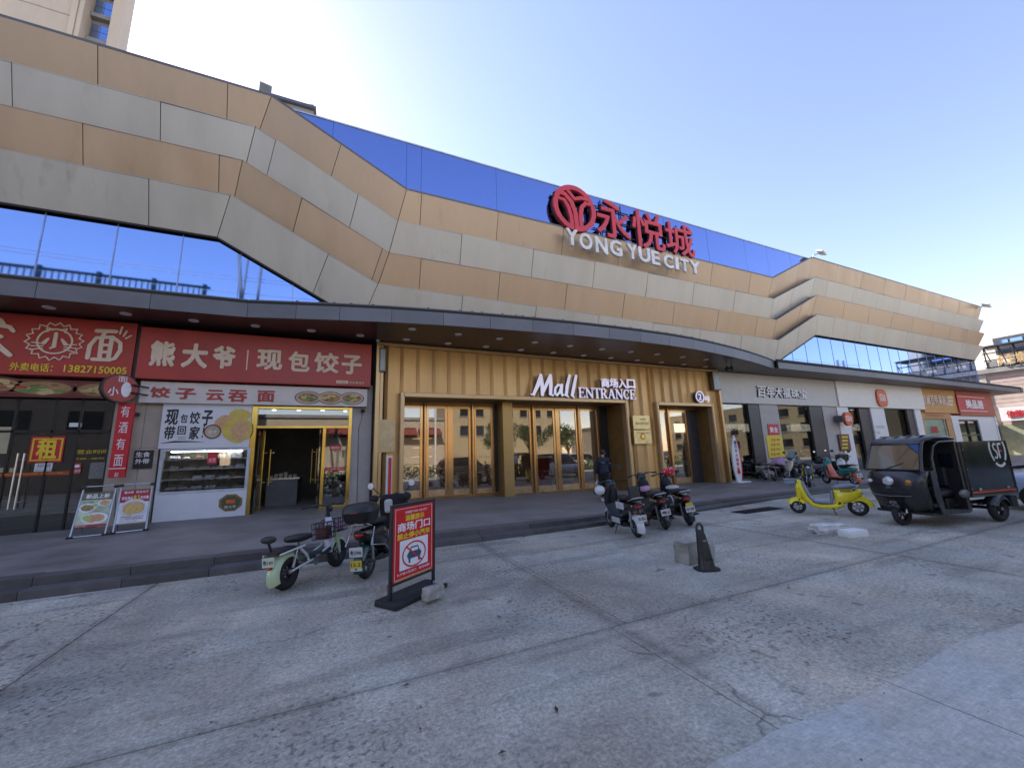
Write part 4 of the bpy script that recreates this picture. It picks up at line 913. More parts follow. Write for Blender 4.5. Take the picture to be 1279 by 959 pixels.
def serif(word, q0, ax, az, par, m, ext):
    G = {'E': (.78, [((.15, 0, .15, 1), .17), ((.0, .035, .7, .035), .07), ((.0, .965, .66, .965), .07), ((.1, .52, .5, .52), .07), ((.5, .4, .5, .64), .05), ((.69, .0, .69, .25), .06), ((.66, .8, .66, 1), .06)]),
         'N': (.95, [((.14, 0, .14, 1), .07), ((.80, 0, .80, 1), .07), ((.12, .96, .80, .06), .17), ((.0, .035, .28, .035), .06), ((.0, .965, .2, .965), .06), ((.66, .965, .94, .965), .06)]),
         'T': (.82, [((.40, 0, .40, 1), .17), ((.04, .965, .76, .965), .07), ((.05, .78, .05, 1), .05), ((.75, .78, .75, 1), .05), ((.22, .035, .58, .035), .06)]),
         'R': (.90, [((.16, 0, .16, 1), .17), ((.0, .035, .34, .035), .06), ((.0, .965, .45, .965), .07), ((.16, .5, .45, .5), .06), ((.44, .965, .60, .86), .12), ((.60, .86, .60, .62), .16), ((.60, .62, .44, .5), .12), ((.38, .5, .70, .03), .16), ((.62, .035, .86, .035), .06)]),
         'A': (.92, [((.10, .03, .42, .98), .07), ((.42, .98, .74, .03), .17), ((.22, .36, .6, .36), .06), ((.0, .035, .24, .035), .06), ((.58, .035, .90, .035), .06)]),
         'C': (.88, [((.70, .82, .55, .95), .08), ((.55, .95, .34, .93), .09), ((.34, .93, .14, .7), .14), ((.14, .7, .12, .35), .17), ((.12, .35, .32, .08), .14), ((.32, .08, .55, .04), .09), ((.55, .04, .74, .22), .08), ((.72, .66, .72, 1), .05)])}
    tot = sum(G[c][0] for c in word); x = 0; S = []
    for c in word:
        w, ss = G[c]
        for (a, b, c2, d), th in ss: S.append(([((x+a*.98)/tot, b), ((x+c2*.98)/tot, d)], th))
        x += w
    return strokes('lettering', m, par, q0, ax, az, S, ext, cap=False)
o_, ax, az = pframe(723, 496.5, 793, 486, 12.99); o_.z -= .0
S_ = PY(723, 496, 12.99); o_ = V(S_.x, 12.99, S_.z-.02); az = V(0, 0, PY(757, 484.5, 12.99).z-PY(757, 497, 12.99).z)
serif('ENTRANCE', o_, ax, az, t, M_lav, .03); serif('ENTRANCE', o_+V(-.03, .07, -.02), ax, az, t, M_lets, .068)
t = thing('chinese_entrance_sign', 'raised Chinese characters for mall entrance in pale lavender above ENTRANCE', 'sign lettering', PY(770, 484, 13.0))
for i, ch in enumerate('商场入口'):
    x0_ = 751+i*10.7; q = wq2(x0_, 483.5+i*.5, x0_+9.4, 472.5+i*.5, 12.99); text(ch, 'lettering', M_lav, t, q, .03, .035)
    q = [v+V(-.025, .07, -.02) for v in q]; text(ch, 'letter_dark_return', M_lets, t, q, .068, .035)
t = thing('door_number_sign', 'raised ringed number 2 above the smaller mall doorway', 'sign lettering', PY(877, 502, 13.0))
c = PY(874, 495.5, 12.98); r = .27; o_, ax, az = V(c.x-r, 12.98, c.z-r), V(2*r, 0, 0), V(0, 0, 2*r)
MB().prism([(c.x+r*math.cos(i*.2618), 13.0, c.z+r*math.sin(i*.2618)) for i in range(24)], (0, .1, 0)).build('sign_back', M_lets, t)
strokes('ring', M_lav, t, o_, ax, az, [(arc(.5, .5, .46, 0, 360, 28)[:-1], .1, True)], .03)
text('2', 'lettering', M_lav, t, (V(c.x-.09, 12.98, c.z-.15), V(c.x+.09, 12.98, c.z-.15), V(c.x-.09, 12.98, c.z+.15)), .03, .02)
text('号', 'lettering', M_lav, t, wq2(880, 502, 886, 495, 12.98), .03, .01)
# plaques, lamps, panels on the gold wall
for px0, py0, px1, py1, lab, lt in ((791.5, 536, 811, 519, 'upper of two brass plaques between the doorways', 'a'), (793, 554.5, 813, 537, 'lower of two brass plaques with a round emblem', 'b')):
    t = thing('brass_plaque', lab, 'plaque', PY(px0, py0, 13.03)); wrect(o := MB(), px0, py0, px1, py1, 13.03, .05); o.build('plate', mat('pale_brass_plate', (.62, .50, .24), .3, .6), t, bevel=.006)
    if lt == 'a': text('深圳市', 'engraving', M_bowl, t, wq2(799, 525, 806, 522.5, 13.028), .002); text('诚信经营示范店', 'engraving', M_bowl, t, wq2(794, 530.5, 810, 527, 13.028), .002)
    else:
        c = PY(803, 545, 13.028); disc('emblem', (c.x, 13.028, c.z), .13, .13, M_bowl, t, .003); disc('emblem_inner', (c.x, 13.024, c.z), .09, .09, M_yel, t, .003); text('文明诚信单位', 'engraving', M_bowl, t, wq2(795, 541.5, 812, 539.5, 13.028), .002)
for px0, py0, px1, py1, lab in ((473.5, 464, 482.5, 434.5, 'upright wall lamp at the left end of the gold wall'), (892, 487, 898, 464, 'upright wall lamp at the right end of the gold wall')):
    a = PY(px0, py0, 12.95); b = PY(px1, py1, 12.95); t = thing('wall_lamp', lab, 'wall lamp', (a.x, 12.95, a.z), group='wall lamps at the ends of the gold wall')
    MB().bb(a.x, b.x, 12.95, 13.15, a.z, b.z).build('housing', mat('bronze_housing', (.14, .11, .08), .4, .5), t, bevel=.01); MB().bb(a.x+.03, b.x-.03, 12.93, 12.95, a.z+.05, b.z-.05).build('lens', mat('grey_lens', (.36, .4, .42), .3), t)
t = thing('directory_board', 'pale gold information board left of the big doorway', 'board', PY(482, 565, 13.05))
wrect(o := MB(), 471, 565, 493.5, 524, 13.05, .05); o.build('board', mat('pale_gold_board', (.50, .38, .2), .35, .3), t)
for i in range(2): text('1F-3F', 'lettering', M_cream, t, wq2(480, 548+i*9, 490, 544+i*9, 13.047), .002)
t = thing('upright_red_banner', 'tall narrow red display board with a white edge behind the black scooter', 'display board', (PZ(484, 640, .3).x, 12.2, .3))
a = PY(481, 640, 12.6); b = PY(490, 569, 12.6)
MB().bb(a.x, b.x, 12.6, 12.7, .3, b.z).build('board', M_paper, t); MB().bb(a.x+.06, b.x-.02, 12.585, 12.6, .38, b.z-.06).build('face', M_red2, t); MB().bb(a.x-.1, b.x+.05, 12.45, 12.85, .27, .31).build('base', M_black, t)
text('营业时间 早九点', 'lettering', M_paper, t, (V(a.x-.0, 12.58, b.z-.3), V(a.x-.0, 12.58, b.z-1.4), V(a.x+.05, 12.58, b.z-.3)), .002)

# ---------------------------------------------------------------- jewellery shop, phone shop and the two small shops
def ZW(px, py): return PY(px, py, YS).z
def XW(px, py=530): return PY(px, py, YS).x
def front(name, label, x0, x1): return thing(name, label, 'shop front', ((x0+x1)/2, YS, .1))
def openbox(t, x0, x1, z1, m=None, curtain=None):
    """window opening with reveal, glass and dim interior"""
    MB().bb(x0+.02, x1-.02, YS+.16, YS+.175, .15, z1).build('glass_pane', M_shopg, t)
    if curtain: MB().bb(curtain[0], curtain[1], YS+.0, YS+.12, .12, z1).build('dark_side_panel', mat('dark_ribbed_panel', (.045, .04, .048), .4), t)
xj0, xj1 = 17.15, PY(1041, 490, YS).x; zf = 3.93
js = front('jewellery_shop', 'greige jewellery shop with raised black and white characters beside the gold wall', xj0, xj1)
MB().bb(xj0, xj1-.01, YS-.12, YS+.3, zf, 5.5).build('fascia_board', mat('warm_grey_fascia', (.55, .52, .49), .5, var=.04), js, bevel=.006)
zo = zf-.001
w1 = [(XW(903), XW(951)), (XW(974), XW(1030))]; piers = [(w1[0][1], w1[1][0]), (w1[1][1], XW(1047)-.01)]
for a, b in piers: MB().bb(a, b, YS-.02, YS+.3, .05, zo).build('pier', M_gwall, js)
openbox(js, w1[0][0], w1[0][1], zo, curtain=(w1[0][1]-.85, w1[0][1]-.002)); openbox(js, w1[1][0], w1[1][1], zo, curtain=(w1[1][1]-1.25, w1[1][1]-.002))
MB().bb(xj0, 50, 17.6, 17.7, 0, 5.5).build('back_wall', mat('shop_back', (.22, .19, .15), .6, vs=.7, var=.3), js)
MB().bb(xj0, 50, 13.6, 17.6, 4.2, 4.26).build('ceiling', mat('lobby_ceiling', (.2, .19, .18)), js)
for i in range(5): MB().cyl((18.2+i*1.7, 14.9, 4.17), (18.2+i*1.7, 14.9, 4.19), .1, 12).build('ceiling_glow_disc', M_glow, js)
for x in (18.2, 22.4): MB().bb(x, x+1.6, 14.6, 15.2, .1, 1.05).build('counter', mat('display_counter', (.3, .2, .12)), js)
M_bl2 = mat('black_letter_edge', (.03, .025, .03), .4)
for i, ch in enumerate('百年大福珠宝'):
    x0_ = 947+i*10.25; y_ = 495.4+i*.35; q = wq2(x0_, y_, x0_+8.6, y_-13+i*.6, YS-.17)
    text(ch, 'raised_letter', M_wlet, js, q, .03, .022, .12); q = [v+V(-.035, .04, -.02) for v in q]; text(ch, 'raised_letter_edge', M_bl2, js, q, .05, .03, .12)
t = thing('price_poster', 'tall yellow poster with a red head on the pier of the jewellery shop', 'poster', PY(966, 572, 13.36))
wrect(o := MB(), 960.5, 543, 972, 529.5, 13.35, .02); o.build('red_head', M_red2, t); wrect(o := MB(), 961, 572, 976, 543.5, 13.355, .015); o.build('yellow_sheet', M_yelp, t)
text('黄金', 'lettering', M_wlet, t, wq2(962, 540, 971, 533, 13.348), .003, .02)
for i in range(4): text('足金 999', 'lettering', M_redl, t, wq2(963, 551+i*6, 974, 547+i*6, 13.352), .002, .02)
# surfboard-shaped sign
a = PZ(912, 601.5, .12); b = PZ(929, 601, .12)
t = thing('surfboard_sign', 'white standing sign shaped like a surfboard with red and blue writing', 'standing sign', ((a.x+b.x)/2, 12.4, .11))
cx, yy = PY(921, 575, 12.5).x, 12.5; zb_, zt_ = .16, PY(917, 543, 12.5).z; hh = zt_-zb_; prof = []
for i in range(13):
    s = i/12; w_ = .30*math.sin(math.pi*min(1, (s*.86+.14)))**.75*(1 if s < .98 else .3); prof.append((w_, s))
ring = [(cx+w_, yy, zb_+hh*s) for w_, s in prof]+[(cx-w_, yy, zb_+hh*s) for w_, s in prof[::-1]]
MB().prism(ring, (0, .06, 0)).build('board', M_white, t)
MB().prism([(cx+w_-.005, yy-.004, zb_+hh*s) for w_, s in prof]+[(cx+w_*.72, yy-.004, zb_+hh*s) for w_, s in prof[::-1]], (0, .004, 0)).build('red_edge', M_red2, t)
MB().bb(cx-.3, cx+.55, yy-.15, yy+.2, .11, .17).build('base', M_white, t, bevel=.01)
M_blue = mat('navy_print', (.05, .06, .25))
for i, ch in enumerate('百年大福黄金'): z = zt_-.62-i*.2; text(ch, 'lettering', M_blue if i < 2 else M_red2, t, (V(cx-.1, yy-.004, z), V(cx+.09, yy-.004, z), V(cx-.1, yy-.004, z+.17)), .003, .03)
disc('emblem', (cx, yy-.004, zt_-.35), .09, .09, M_blue, t); disc('emblem', (cx, yy-.004, zb_+.45), .11, .11, M_red2, t)
# phone shop
xm0, xm1 = xj1, PY(1149, 500, YS).x
ps_ = front('phone_shop_front', 'white phone shop front with an orange rounded-square emblem', xm0, xm1)
MB().bb(xm0, xm1-.01, YS-.2, YS+.3, zf, 5.5).build('fascia_board', mat('off_white_fascia', (.76, .72, .66), .45, var=.03), ps_, bevel=.006)
xsw = [XW(1047), XW(1061), XW(1089), XW(1106), XW(1144), XW(1151.5)]
for a, b in ((xsw[0], xsw[1]), (xsw[2], xsw[3]), (xsw[4], xsw[5])): MB().bb(a, b-.01, YS-.08, YS+.3, .05, zo).build('pier', M_white, ps_)
openbox(ps_, xsw[1], xsw[2], zo, curtain=(xsw[2]-1.2, xsw[2]-.002)); openbox(ps_, xsw[3], xsw[4], zo, curtain=(xsw[4]-.9, xsw[4]-.002))
M_mi = mat('orange_emblem', (.72, .12, .025), .35)
def squircle(cx, cy, r, n=40, e=3.2):
    return [(cx+r*math.copysign(abs(math.cos(t))**(2/e), math.cos(t)), cy+r*math.copysign(abs(math.sin(t))**(2/e), math.sin(t))) for t in [2*math.pi*i/n for i in range(n)]]
def milogo(par, c, r, Y, name='emblem', rz=None):
    rz = rz or r
    MB().prism([(c.x+x*r, Y, c.z+z*rz) for x, z in squircle(0, 0, 1)], (0, -.09, 0)).build(name, M_mi, par)
    strokes('emblem_letters', M_wlet, par, V(c.x-r, Y-.09, c.z-rz), V(2*r, 0, 0), V(0, 0, 2*rz), [([(.26, .32), (.26, .68), (.50, .68), (.58, .60), (.58, .32)], .085), ([(.42, .32), (.42, .56)], .085), ([(.74, .32), (.74, .68)], .085)], .012, cap=False)
c = PY(1101, 497, 13.15); milogo(ps_, c, .60, 13.19, rz=.58)
t = thing('round_phone_shop_sign', 'round orange blade sign hanging beside the first window of the phone shop', 'blade sign', PY(1060, 532, 12.9))
c = PY(1060.5, 523, 12.8); MB().prism([(c.x+.44*math.cos(i*.2244), 12.8, c.z+.40*math.sin(i*.2244)) for i in range(28)], (0, .16, 0)).build('sign_box', M_mi, t)
strokes('emblem_letters', M_wlet, t, V(c.x-.44, 12.8, c.z-.4), V(.88, 0, 0), V(0, 0, .8), [([(.2, .32), (.2, .68), (.46, .68), (.53, .6), (.53, .32)], .09), ([(.365, .32), (.365, .56)], .09), ([(.72, .32), (.72, .68)], .09)], .012, cap=False)
MB().bb(c.x-.55, c.x-.45, 12.85, 13.3, c.z-.18, c.z+.2).build('bracket', M_flash, t)
t = thing('small_notice_board', 'brown and yellow notice board on the pier left of the phone shop window', 'notice board', PY(1055, 562, 13.28))
wrect(o := MB(), 1051, 563, 1060, 542, 13.28, .03); o.build('board', M_bowl, t)
for i in range(4): wrect(o := MB(), 1052, 547+i*4.5, 1059, 544.5+i*4.5, 13.27, .01); o.build('text_row', M_yelp, t)
for i, (x_, y_) in enumerate(((1096, 533), (1095, 540))): text('小米之家 官方授权' if i == 0 else '门店', 'wall_print', mat('grey_print', (.25, .25, .27)), ps_, wq2(x_-2, y_+1.5, x_+8-i*4, y_-1.5, YS-.085), .002)
# orange shop
xo0, xo1 = xm1, PY(1191, 500, YS).x; xr1 = PY(1234.5, 500, YS).x
os_ = front('orange_shop_front', 'small shop with an orange sign and a pale green roller shutter pulled down', xo0, xo1)
zc = PY(1170, 515.5, YS-.15).z
MB().bb(xo0+.01, xo1-.01, YS-.15, YS+.3, zc, 5.5).build('sign_board', mat('ochre_sign', (.60, .30, .08), .5, var=.08), os_)
text('武藏百秀果蔬店', 'raised_letter', M_cream, os_, wq2(1153, 505.5, 1184, 494.5, YS-.16), .03, .03)
for i in range(3): wrect(o := MB(), 1184.5, 497.5+i*4.6, 1190, 494.5+i*4.6, YS-.165, .01); o.build('sign_plate', M_cream, os_)
zs = PY(1170, 523, YS).z
M_of = mat('orange_frame', (.55, .27, .10), .5)
MB().bb(XW(1150)+.02, XW(1189), YS-.05, YS+.2, zs-.0, zc-.01).build('lintel', M_of, os_); text('百秀果蔬 新鲜水果', 'lettering', M_redl, os_, wq2(1156, 520.5, 1178, 517.5, YS-.055), .004)
for a_, b_ in ((1151, 1154), (1182, 1188)): MB().bb(XW(a_), XW(b_), YS-.05, YS+.2, .05, zs-.01).build('frame_post', M_of, os_)
M_sh = mat('pale_green_shutter', (.42, .50, .36), .5)
z = .1
while z < zs-.05: MB().hexa([(XW(1154), YS+.08, z), (XW(1180), YS+.08, z), (XW(1180), YS+.14, z), (XW(1154), YS+.14, z), (XW(1154), YS+.05, z+.085), (XW(1180), YS+.05, z+.085), (XW(1180), YS+.14, z+.085), (XW(1154), YS+.14, z+.085)]).build('shutter_slat', M_sh, os_); z += .092
MB().bb(XW(1180), XW(1182), YS+.0, YS+.2, .1, zs).build('shutter_rail', M_steel, os_)
text('出租', 'painted_mark', M_red2, os_, wq2(1164, 541, 1171, 532, YS+.03), .01, .03)
# red shop
rs = front('red_shop_front', 'last small shop at the right end with a brick red sign and dark barred door', xo1, xr1)
zc2 = PY(1212, 519, YS-.2).z
MB().bb(xo1+.01, xr1, YS-.2, YS+.3, zc2, 5.5).build('sign_board', mat('brick_red_sign', (.42, .075, .04), .5, var=.08), rs)
o_, ax, az = pframe(1199, 514, 1230, 496, YS-.24)
MB().prism([o_, o_+ax, o_+ax+az, o_+az], (0, .04, 0)).build('raised_plate', M_red2, rs); strokes('plate_border', M_cream, rs, o_+V(0, -.001, 0), ax, az, [([(.03, .06), (.97, .06), (.97, .94), (.03, .94)], .06, True)], .01)
text('美品居', 'raised_letter', M_wlet, rs, wq2(1207, 510, 1226, 500, YS-.245), .03, .04)
MB().bb(XW(1189), XW(1197), YS-.05, YS+.2, .05, zc2-.01).bb(XW(1222), xr1, YS-.05, YS+.2, .05, zc2-.01).bb(XW(1197), XW(1222), YS-.05, YS+.2, PY(1210, 524, YS).z, zc2-.01).build('wall', M_white, rs)
z1_ = PY(1210, 524, YS).z-.01; xa, xb = XW(1197)+.01, XW(1222)-.01
MB().bb(xa, xb, YS+.1, YS+.12, .1, z1_).build('glass_pane', M_shopg, rs)
for x in (xa+.04, (xa+xb)/2, xb-.04): MB().bb(x-.05, x+.05, YS+.02, YS+.1, .1, z1_).build('door_bar', M_black, rs)
for z in (z1_-.05, lerp(.1, z1_, .62)): MB().bb(xa, xb, YS+.0, YS+.02, z-.05, z+.05).build('door_bar', M_black, rs)
MB().bb(XW(1189)-3, xr1, 14.2, 19, 0, .12).build('floor', M_dark, rs)
MB().bb(xr1, xr1+.2, YS-.1, 19.4, 0, 5.5).build('end_wall', M_white, rs)
# roof-edge lettering of the mall
M_logo = mat('coral_red_sign', (.62, .05, .065), .4, var=.05)
YG = 13.56
t = thing('mall_emblem', 'round red emblem of three curving petals on the blue glass', 'emblem', PY(716, 285, YG))
a = PY(691, 288, YG); b = PY(741, 236, YG); cx, cz = (PY(690.5, 262, YG).x+PY(741.5, 262, YG).x)/2, PY(716, 261.5, YG).z; r = 1.18
o_, ax, az = V(cx-r, YG, cz-r), V(2*r, 0, 0), V(0, 0, 2*r)
st = [(arc(.5, .5, .44, 158, 24, 16), .10), (arc(.5, .5, .44, 168, 258, 12), .10), (arc(.5, .5, .44, 14, -84, 12), .10),
      ([(.10, .76), (.28, .75), (.42, .62), (.50, .40), (.52, .05)], [.07, .09, .10, .10, .10]), ([(.14, .63), (.26, .62), (.35, .48), (.40, .28), (.41, .08)], [.06, .08, .08, .08, .08]), ([(.90, .66), (.76, .67), (.66, .56), (.62, .36), (.62, .08)], [.06, .08, .09, .09, .08]), ([(.36, .84), (.50, .70), (.66, .76), (.86, .76)], [.07, .08, .08, .07])]
strokes('emblem_face', M_logo, t, o_, ax, az, st, .12)
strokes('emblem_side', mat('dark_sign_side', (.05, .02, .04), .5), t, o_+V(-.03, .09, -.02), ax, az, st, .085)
fr = MB()
for z in (.3, .7): fr.bb(cx-r, cx+r, YG+.12, YG+.15, cz-r+2*r*z, cz-r+2*r*z+.05)
for x in (.3, .7): fr.bb(cx-r+2*r*x, cx-r+2*r*x+.05, YG+.12, YG+.15, cz-r, cz+r)
fr.build('support_frame', M_joint, t)
for i, (ch, x0_, x1_, yb, yt) in enumerate((('永', 744, 786, 300, 251), ('悦', 789, 829, 313, 265.5), ('城', 830.5, 866, 321, 279))):
    t = thing('red_sign_character', ('first (leftmost)', 'middle', 'last (rightmost)')[i]+' of the three big red characters on the blue glass', 'sign character', PY(x0_, yb, YG), group='big red characters on the facade')
    a = PY(x0_, (yb+yt)/2-4, YG); b = PY(x1_, (yb+yt)/2+5, YG); xm_ = (x0_+x1_)/2; zb_ = PY(xm_, yb-2, YG).z; zt_ = PY(xm_, yt+1.5, YG).z
    q = (V(a.x, YG, zb_), V(b.x, YG, zb_), V(a.x, YG, zt_)); text(ch, 'character_face', M_logo, t, q, .06, .012)
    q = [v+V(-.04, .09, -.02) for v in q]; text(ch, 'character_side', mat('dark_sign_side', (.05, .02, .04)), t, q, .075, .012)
    fr = MB()
    for k in (.2, .5, .8): fr.bb(a.x-.1, b.x+.1, YG+.12, YG+.15, lerp(zb_, zt_, k), lerp(zb_, zt_, k)+.05); fr.bb(lerp(a.x, b.x, k), lerp(a.x, b.x, k)+.05, YG+.12, YG+.15, zb_, zt_)
    fr.build('support_frame', M_joint, t)
YL = 13.3
M_wl2 = mat('off_white_raised_letter', (.80, .77, .74), .45)
for i, wd in enumerate(('YONG', 'YUE', 'CITY')):
    spans = {'YONG': [(706, 720, 287.5, 308), (722, 738, 293, 313), (742, 757, 298, 318), (760, 775, 301.5, 321)], 'YUE': [(782, 794, 306.5, 325), (796, 810, 310.5, 328.5), (812, 822, 315, 332)], 'CITY': [(827, 839, 319.5, 336), (841.5, 845.5, 322.5, 338), (848, 858.5, 325, 340.5), (860, 872, 327.5, 343)]}[wd]
    t = thing('white_word_sign', 'raised off-white capitals reading '+wd+' on the top gold band', 'sign lettering', PY(spans[0][0], spans[0][3], YL), group='raised capitals under the red characters')
    for ch, (x0_, x1_, yt, yb) in zip(wd, spans):
        a = PY(x0_, (yt+yb)/2, YL); b = PY(x1_, (yt+yb)/2, YL); xm_ = (x0_+x1_)/2; z0_, z1_ = PY(xm_, yb, YL).z, PY(xm_, yt, YL).z
        q = (V(a.x, YL, z0_), V(b.x, YL, z0_), V(a.x, YL, z1_)); text(ch, 'raised_letter', M_wl2, t, q, .12, .035)
    a = PY(spans[0][0], 0, YL)
# ---------------------------------------------------------------- what can be seen inside the right-hand shops
inn = thing('shop_interior', 'lit interiors with display cases and shelves behind the right-hand shop windows', 'interior', (30, 16, .1))
rd2 = random.Random(11)
M_lit = mat('lit_panel', (.9, .85, .75), .5, emit=1.6)
cols = [mat('goods_a', (.6, .55, .5)), mat('goods_b', (.5, .12, .08)), mat('goods_c', (.1, .18, .3)), mat('goods_d', (.55, .42, .12)), mat('goods_e', (.08, .08, .09))]
for x0_, x1_ in ((18.0, 20.6), (22.4, 26.2), (28.6, 32), (33.6, 38)):
    MB().bb(x0_, x1_, 17.1, 17.5, .1, 2.6).build('shelf_unit', mat('dark_wood_unit', (.09, .06, .04)), inn)
    for k in range(5):
        MB().bb(x0_+.05, x1_-.05, 16.95, 17.1, .35+k*.45, .38+k*.45).build('shelf', M_white, inn)
        x = x0_+.15
        while x < x1_-.3: w = rd2.uniform(.12, .35); MB().bb(x, x+w, 16.96, 17.08, .38+k*.45, .38+k*.45+rd2.uniform(.15, .36)).build('shelf_goods', rd2.choice(cols), inn); x += w+rd2.uniform(.03, .2)
    MB().bb(x0_+.1, x1_-.1, 17.0, 17.08, 2.7, 3.2).build('light_box', M_lit, inn)
    MB().bb(x0_+.3, x1_-.5, 15.1, 15.7, .1, .95).build('display_case', M_white, inn); MB().bb(x0_+.3, x1_-.5, 15.1, 15.7, .95, 1.15).build('display_glass', M_clear, inn)
for x in (24, 29.5, 31, 35, 37): 
    for y in (14.6, 16): MB().cyl((x, y, 4.17), (x, y, 4.19), .12, 12).build('ceiling_glow_disc', M_glow, inn)
for x, z0_, z1_, w, m in ((18.4, 1.2, 2.6, .8, M_red2), (25.0, 1.0, 2.2, .7, M_white), (31.6, 1.4, 2.8, .7, M_mi), (36.2, 1.1, 2.5, .9, M_white)):
    MB().bb(x, x+w, 13.62, 13.64, z0_, z1_).build('window_poster', m, inn)

# small fittings on the walls
t = thing('wall_camera', 'small black camera on the beige wall panel right of the dumpling shop door', 'security camera', PY(453, 512, 13.3))
p = PY(453, 512, 13.25); MB().cyl((p.x, 13.4, p.z), (p.x, 13.22, p.z), .03, 10).build('arm', M_black, t); MB().ell((p.x, 13.18, p.z-.04), (.07, .09, .06)).build('camera_head', M_black, t, smooth=60)
q = PY(448, 535, 13.38); MB().tube([(p.x, 13.38, p.z), (p.x-.02, 13.37, p.z-.3), (q.x, 13.385, q.z), (q.x+.03, 13.385, .4)], .007, 5).build('cable', M_black, t)
t = thing('canopy_camera', 'small white camera under the canopy at the left corner of the gold wall', 'security camera', PY(472, 424, 13.0))
p = PY(472, 425, 12.95); MB().tube([(p.x, 13.0, 5.5), (p.x, 13.0, p.z)], .015).build('stem', M_white, t); MB().box((p.x, 12.93, p.z), (.1, .2, .09)).build('camera_head', M_white, t, bevel=.015)
# ================================================================= surroundings
M_crm = mat('cream_painted_wall', (.62, .52, .40), .75, var=.05, vs=.5, streak=3)
M_crm2 = mat('sunlit_cream_wall', (.46, .39, .29), .75, var=.06, vs=.6)
M_tbr = mat('pink_brown_tile', (.50, .39, .34), .6, var=.08, vs=2.)
M_conc3 = mat('weathered_grey_wall', (.30, .29, .28), .8, var=.12, vs=1.)
M_win = mat('dark_window', (.05, .06, .075), .08, .6)
# tower behind the left end
tw = thing('tower_block', 'tall cream tower block rising behind the left end of the mall', 'tower block', (-30, 50, 0))
MB().bb(-60, -25.35, 45, 48, 0, 60).build('wall', M_crm, tw)
MB().bb(-25.34, -24.95, 44.8, 48, 0, 60).build('pier', M_crm, tw); MB().bb(-24.9, -24.55, 44.9, 48, 0, 60).build('pier', M_crm, tw)
MB().bb(-24.5, -22.6, 46.3, 48, 0, 60).build('recessed_wall', M_conc3, tw)
MB().bb(-22.58, -21.75, 45.0, 46.6, 0, 60).build('pier', M_crm, tw)
for z in range(32, 60, 3):
    for i in range(2): 
        for j in range(2): MB().bb(-24.45+i*.68, -23.80+i*.68, 46.22, 46.26, z+.5+j*.85, z+1.3+j*.85).build('window_pane', M_mirror2, tw)
    MB().bb(-24.5, -22.6, 45.8, 46.29, z-.35, z+.1).build('window_sill', M_conc3, tw)
mb = MB()
for z in range(33, 60, 6): mb.bb(-60, -25.36, 44.97, 45.0, z, z+.08)
o = mb.build('render_joints', mat('tan_joint', (.4, .33, .25)), tw); o['kind'] = 'stuff'
# stair-house on the roof
p0 = PY(356, 128, 24); p1 = PY(392, 131, 24); p2 = PY(396, 150, 24)
t = thing('roof_shed', 'small grey roof shed peeking over the blue glass near the left knee', 'roof shed', (p0.x+1, 25, 13))
MB().hexa([(p0.x-1.4, 24, 14), (p2.x, 24, 14), (p2.x, 27, 14), (p0.x-1.4, 27, 14), (p0.x-.6, 24, p0.z), (p1.x, 24, p1.z), (p1.x, 27, p1.z), (p0.x-.6, 27, p0.z)]).build('wall', M_conc3, t)
MB().bb(p0.x-.9, p1.x+.15, 23.8, 27.1, p0.z-.02, p0.z+.18).build('roof', M_flash, t)
# ---- buildings at the right end of the street
def windows(par, axis, pos, u0, u1, z0, z1, nu, nz, gap=.3, m=M_win, depth=.12):
    du = (u1-u0)/nu; dz = (z1-z0)/nz
    for i in range(nu):
        for k in range(nz):
            a, b, c, d = u0+du*i+du*gap/2, u0+du*(i+1)-du*gap/2, z0+dz*k+dz*gap/2, z0+dz*(k+1)-dz*gap/2
            if axis == 'x': MB().bb(pos-depth*.3, pos+.05, a, b, c, d).build('window', m, par); MB().bb(pos-depth, pos+.02, a-.08, b+.08, c-.12, c-.02).build('sill', M_conc3, par)
            else: MB().bb(a, b, pos-.05, pos+depth*.3, c, d).build('window', m, par); MB().bb(a-.08, b+.08, pos-.02, pos+depth, c-.12, c-.02).build('sill', M_conc3, par)
rb = thing('street_building', 'cream building with a brown tiled lower block across the end of the street', 'building', (68, 12, 0))
MB().bb(66, 90, 5, 34, 8.5, 13.9).build('upper_wall', mat('bright_cream_wall', (.80, .72, .60), .7, var=.03), rb)
MB().bb(62.6, 90, 3.5, 17.4, 0, 8.5).build('tiled_wall', M_tbr, rb)
for k in range(9): MB().bb(62.55, 62.6, 3.5, 17.4, 4.9+k*.42, 5.28+k*.42).build('tile_course', M_tbr, rb)
MB().bb(62.2, 63.2, 3.5, 17.5, 8.5, 8.95).build('cornice', M_conc3, rb)
MB().bb(62.45, 62.6, 16.4, 17.4, 0, 8.5).build('corner_pier', mat('pale_pier', (.5, .45, .4)), rb)
MB().bb(62.5, 90, 17.45, 26, 0, 7.6).build('side_wall', M_crm, rb)
windows(rb, 'x', 62.5, 18, 25, 1, 7.3, 3, 2)
def PXq(px, py, X=66.): return PX(px, py, X)
a = PX(1244, 441, 65.9); b = PX(1290, 425, 65.9); zw0, zw1 = 10.9, 12.3
MB().bb(65.85, 66.0, 6.5, a.y, zw0-.15, zw1+.3).build('window_frame', M_flash, rb)
y = a.y-.15
while y > 7: MB().bb(65.8, 65.86, y-.9, y-.06, zw0, zw1-.02).build('window_pane', M_mirror2, rb); y -= 1.0
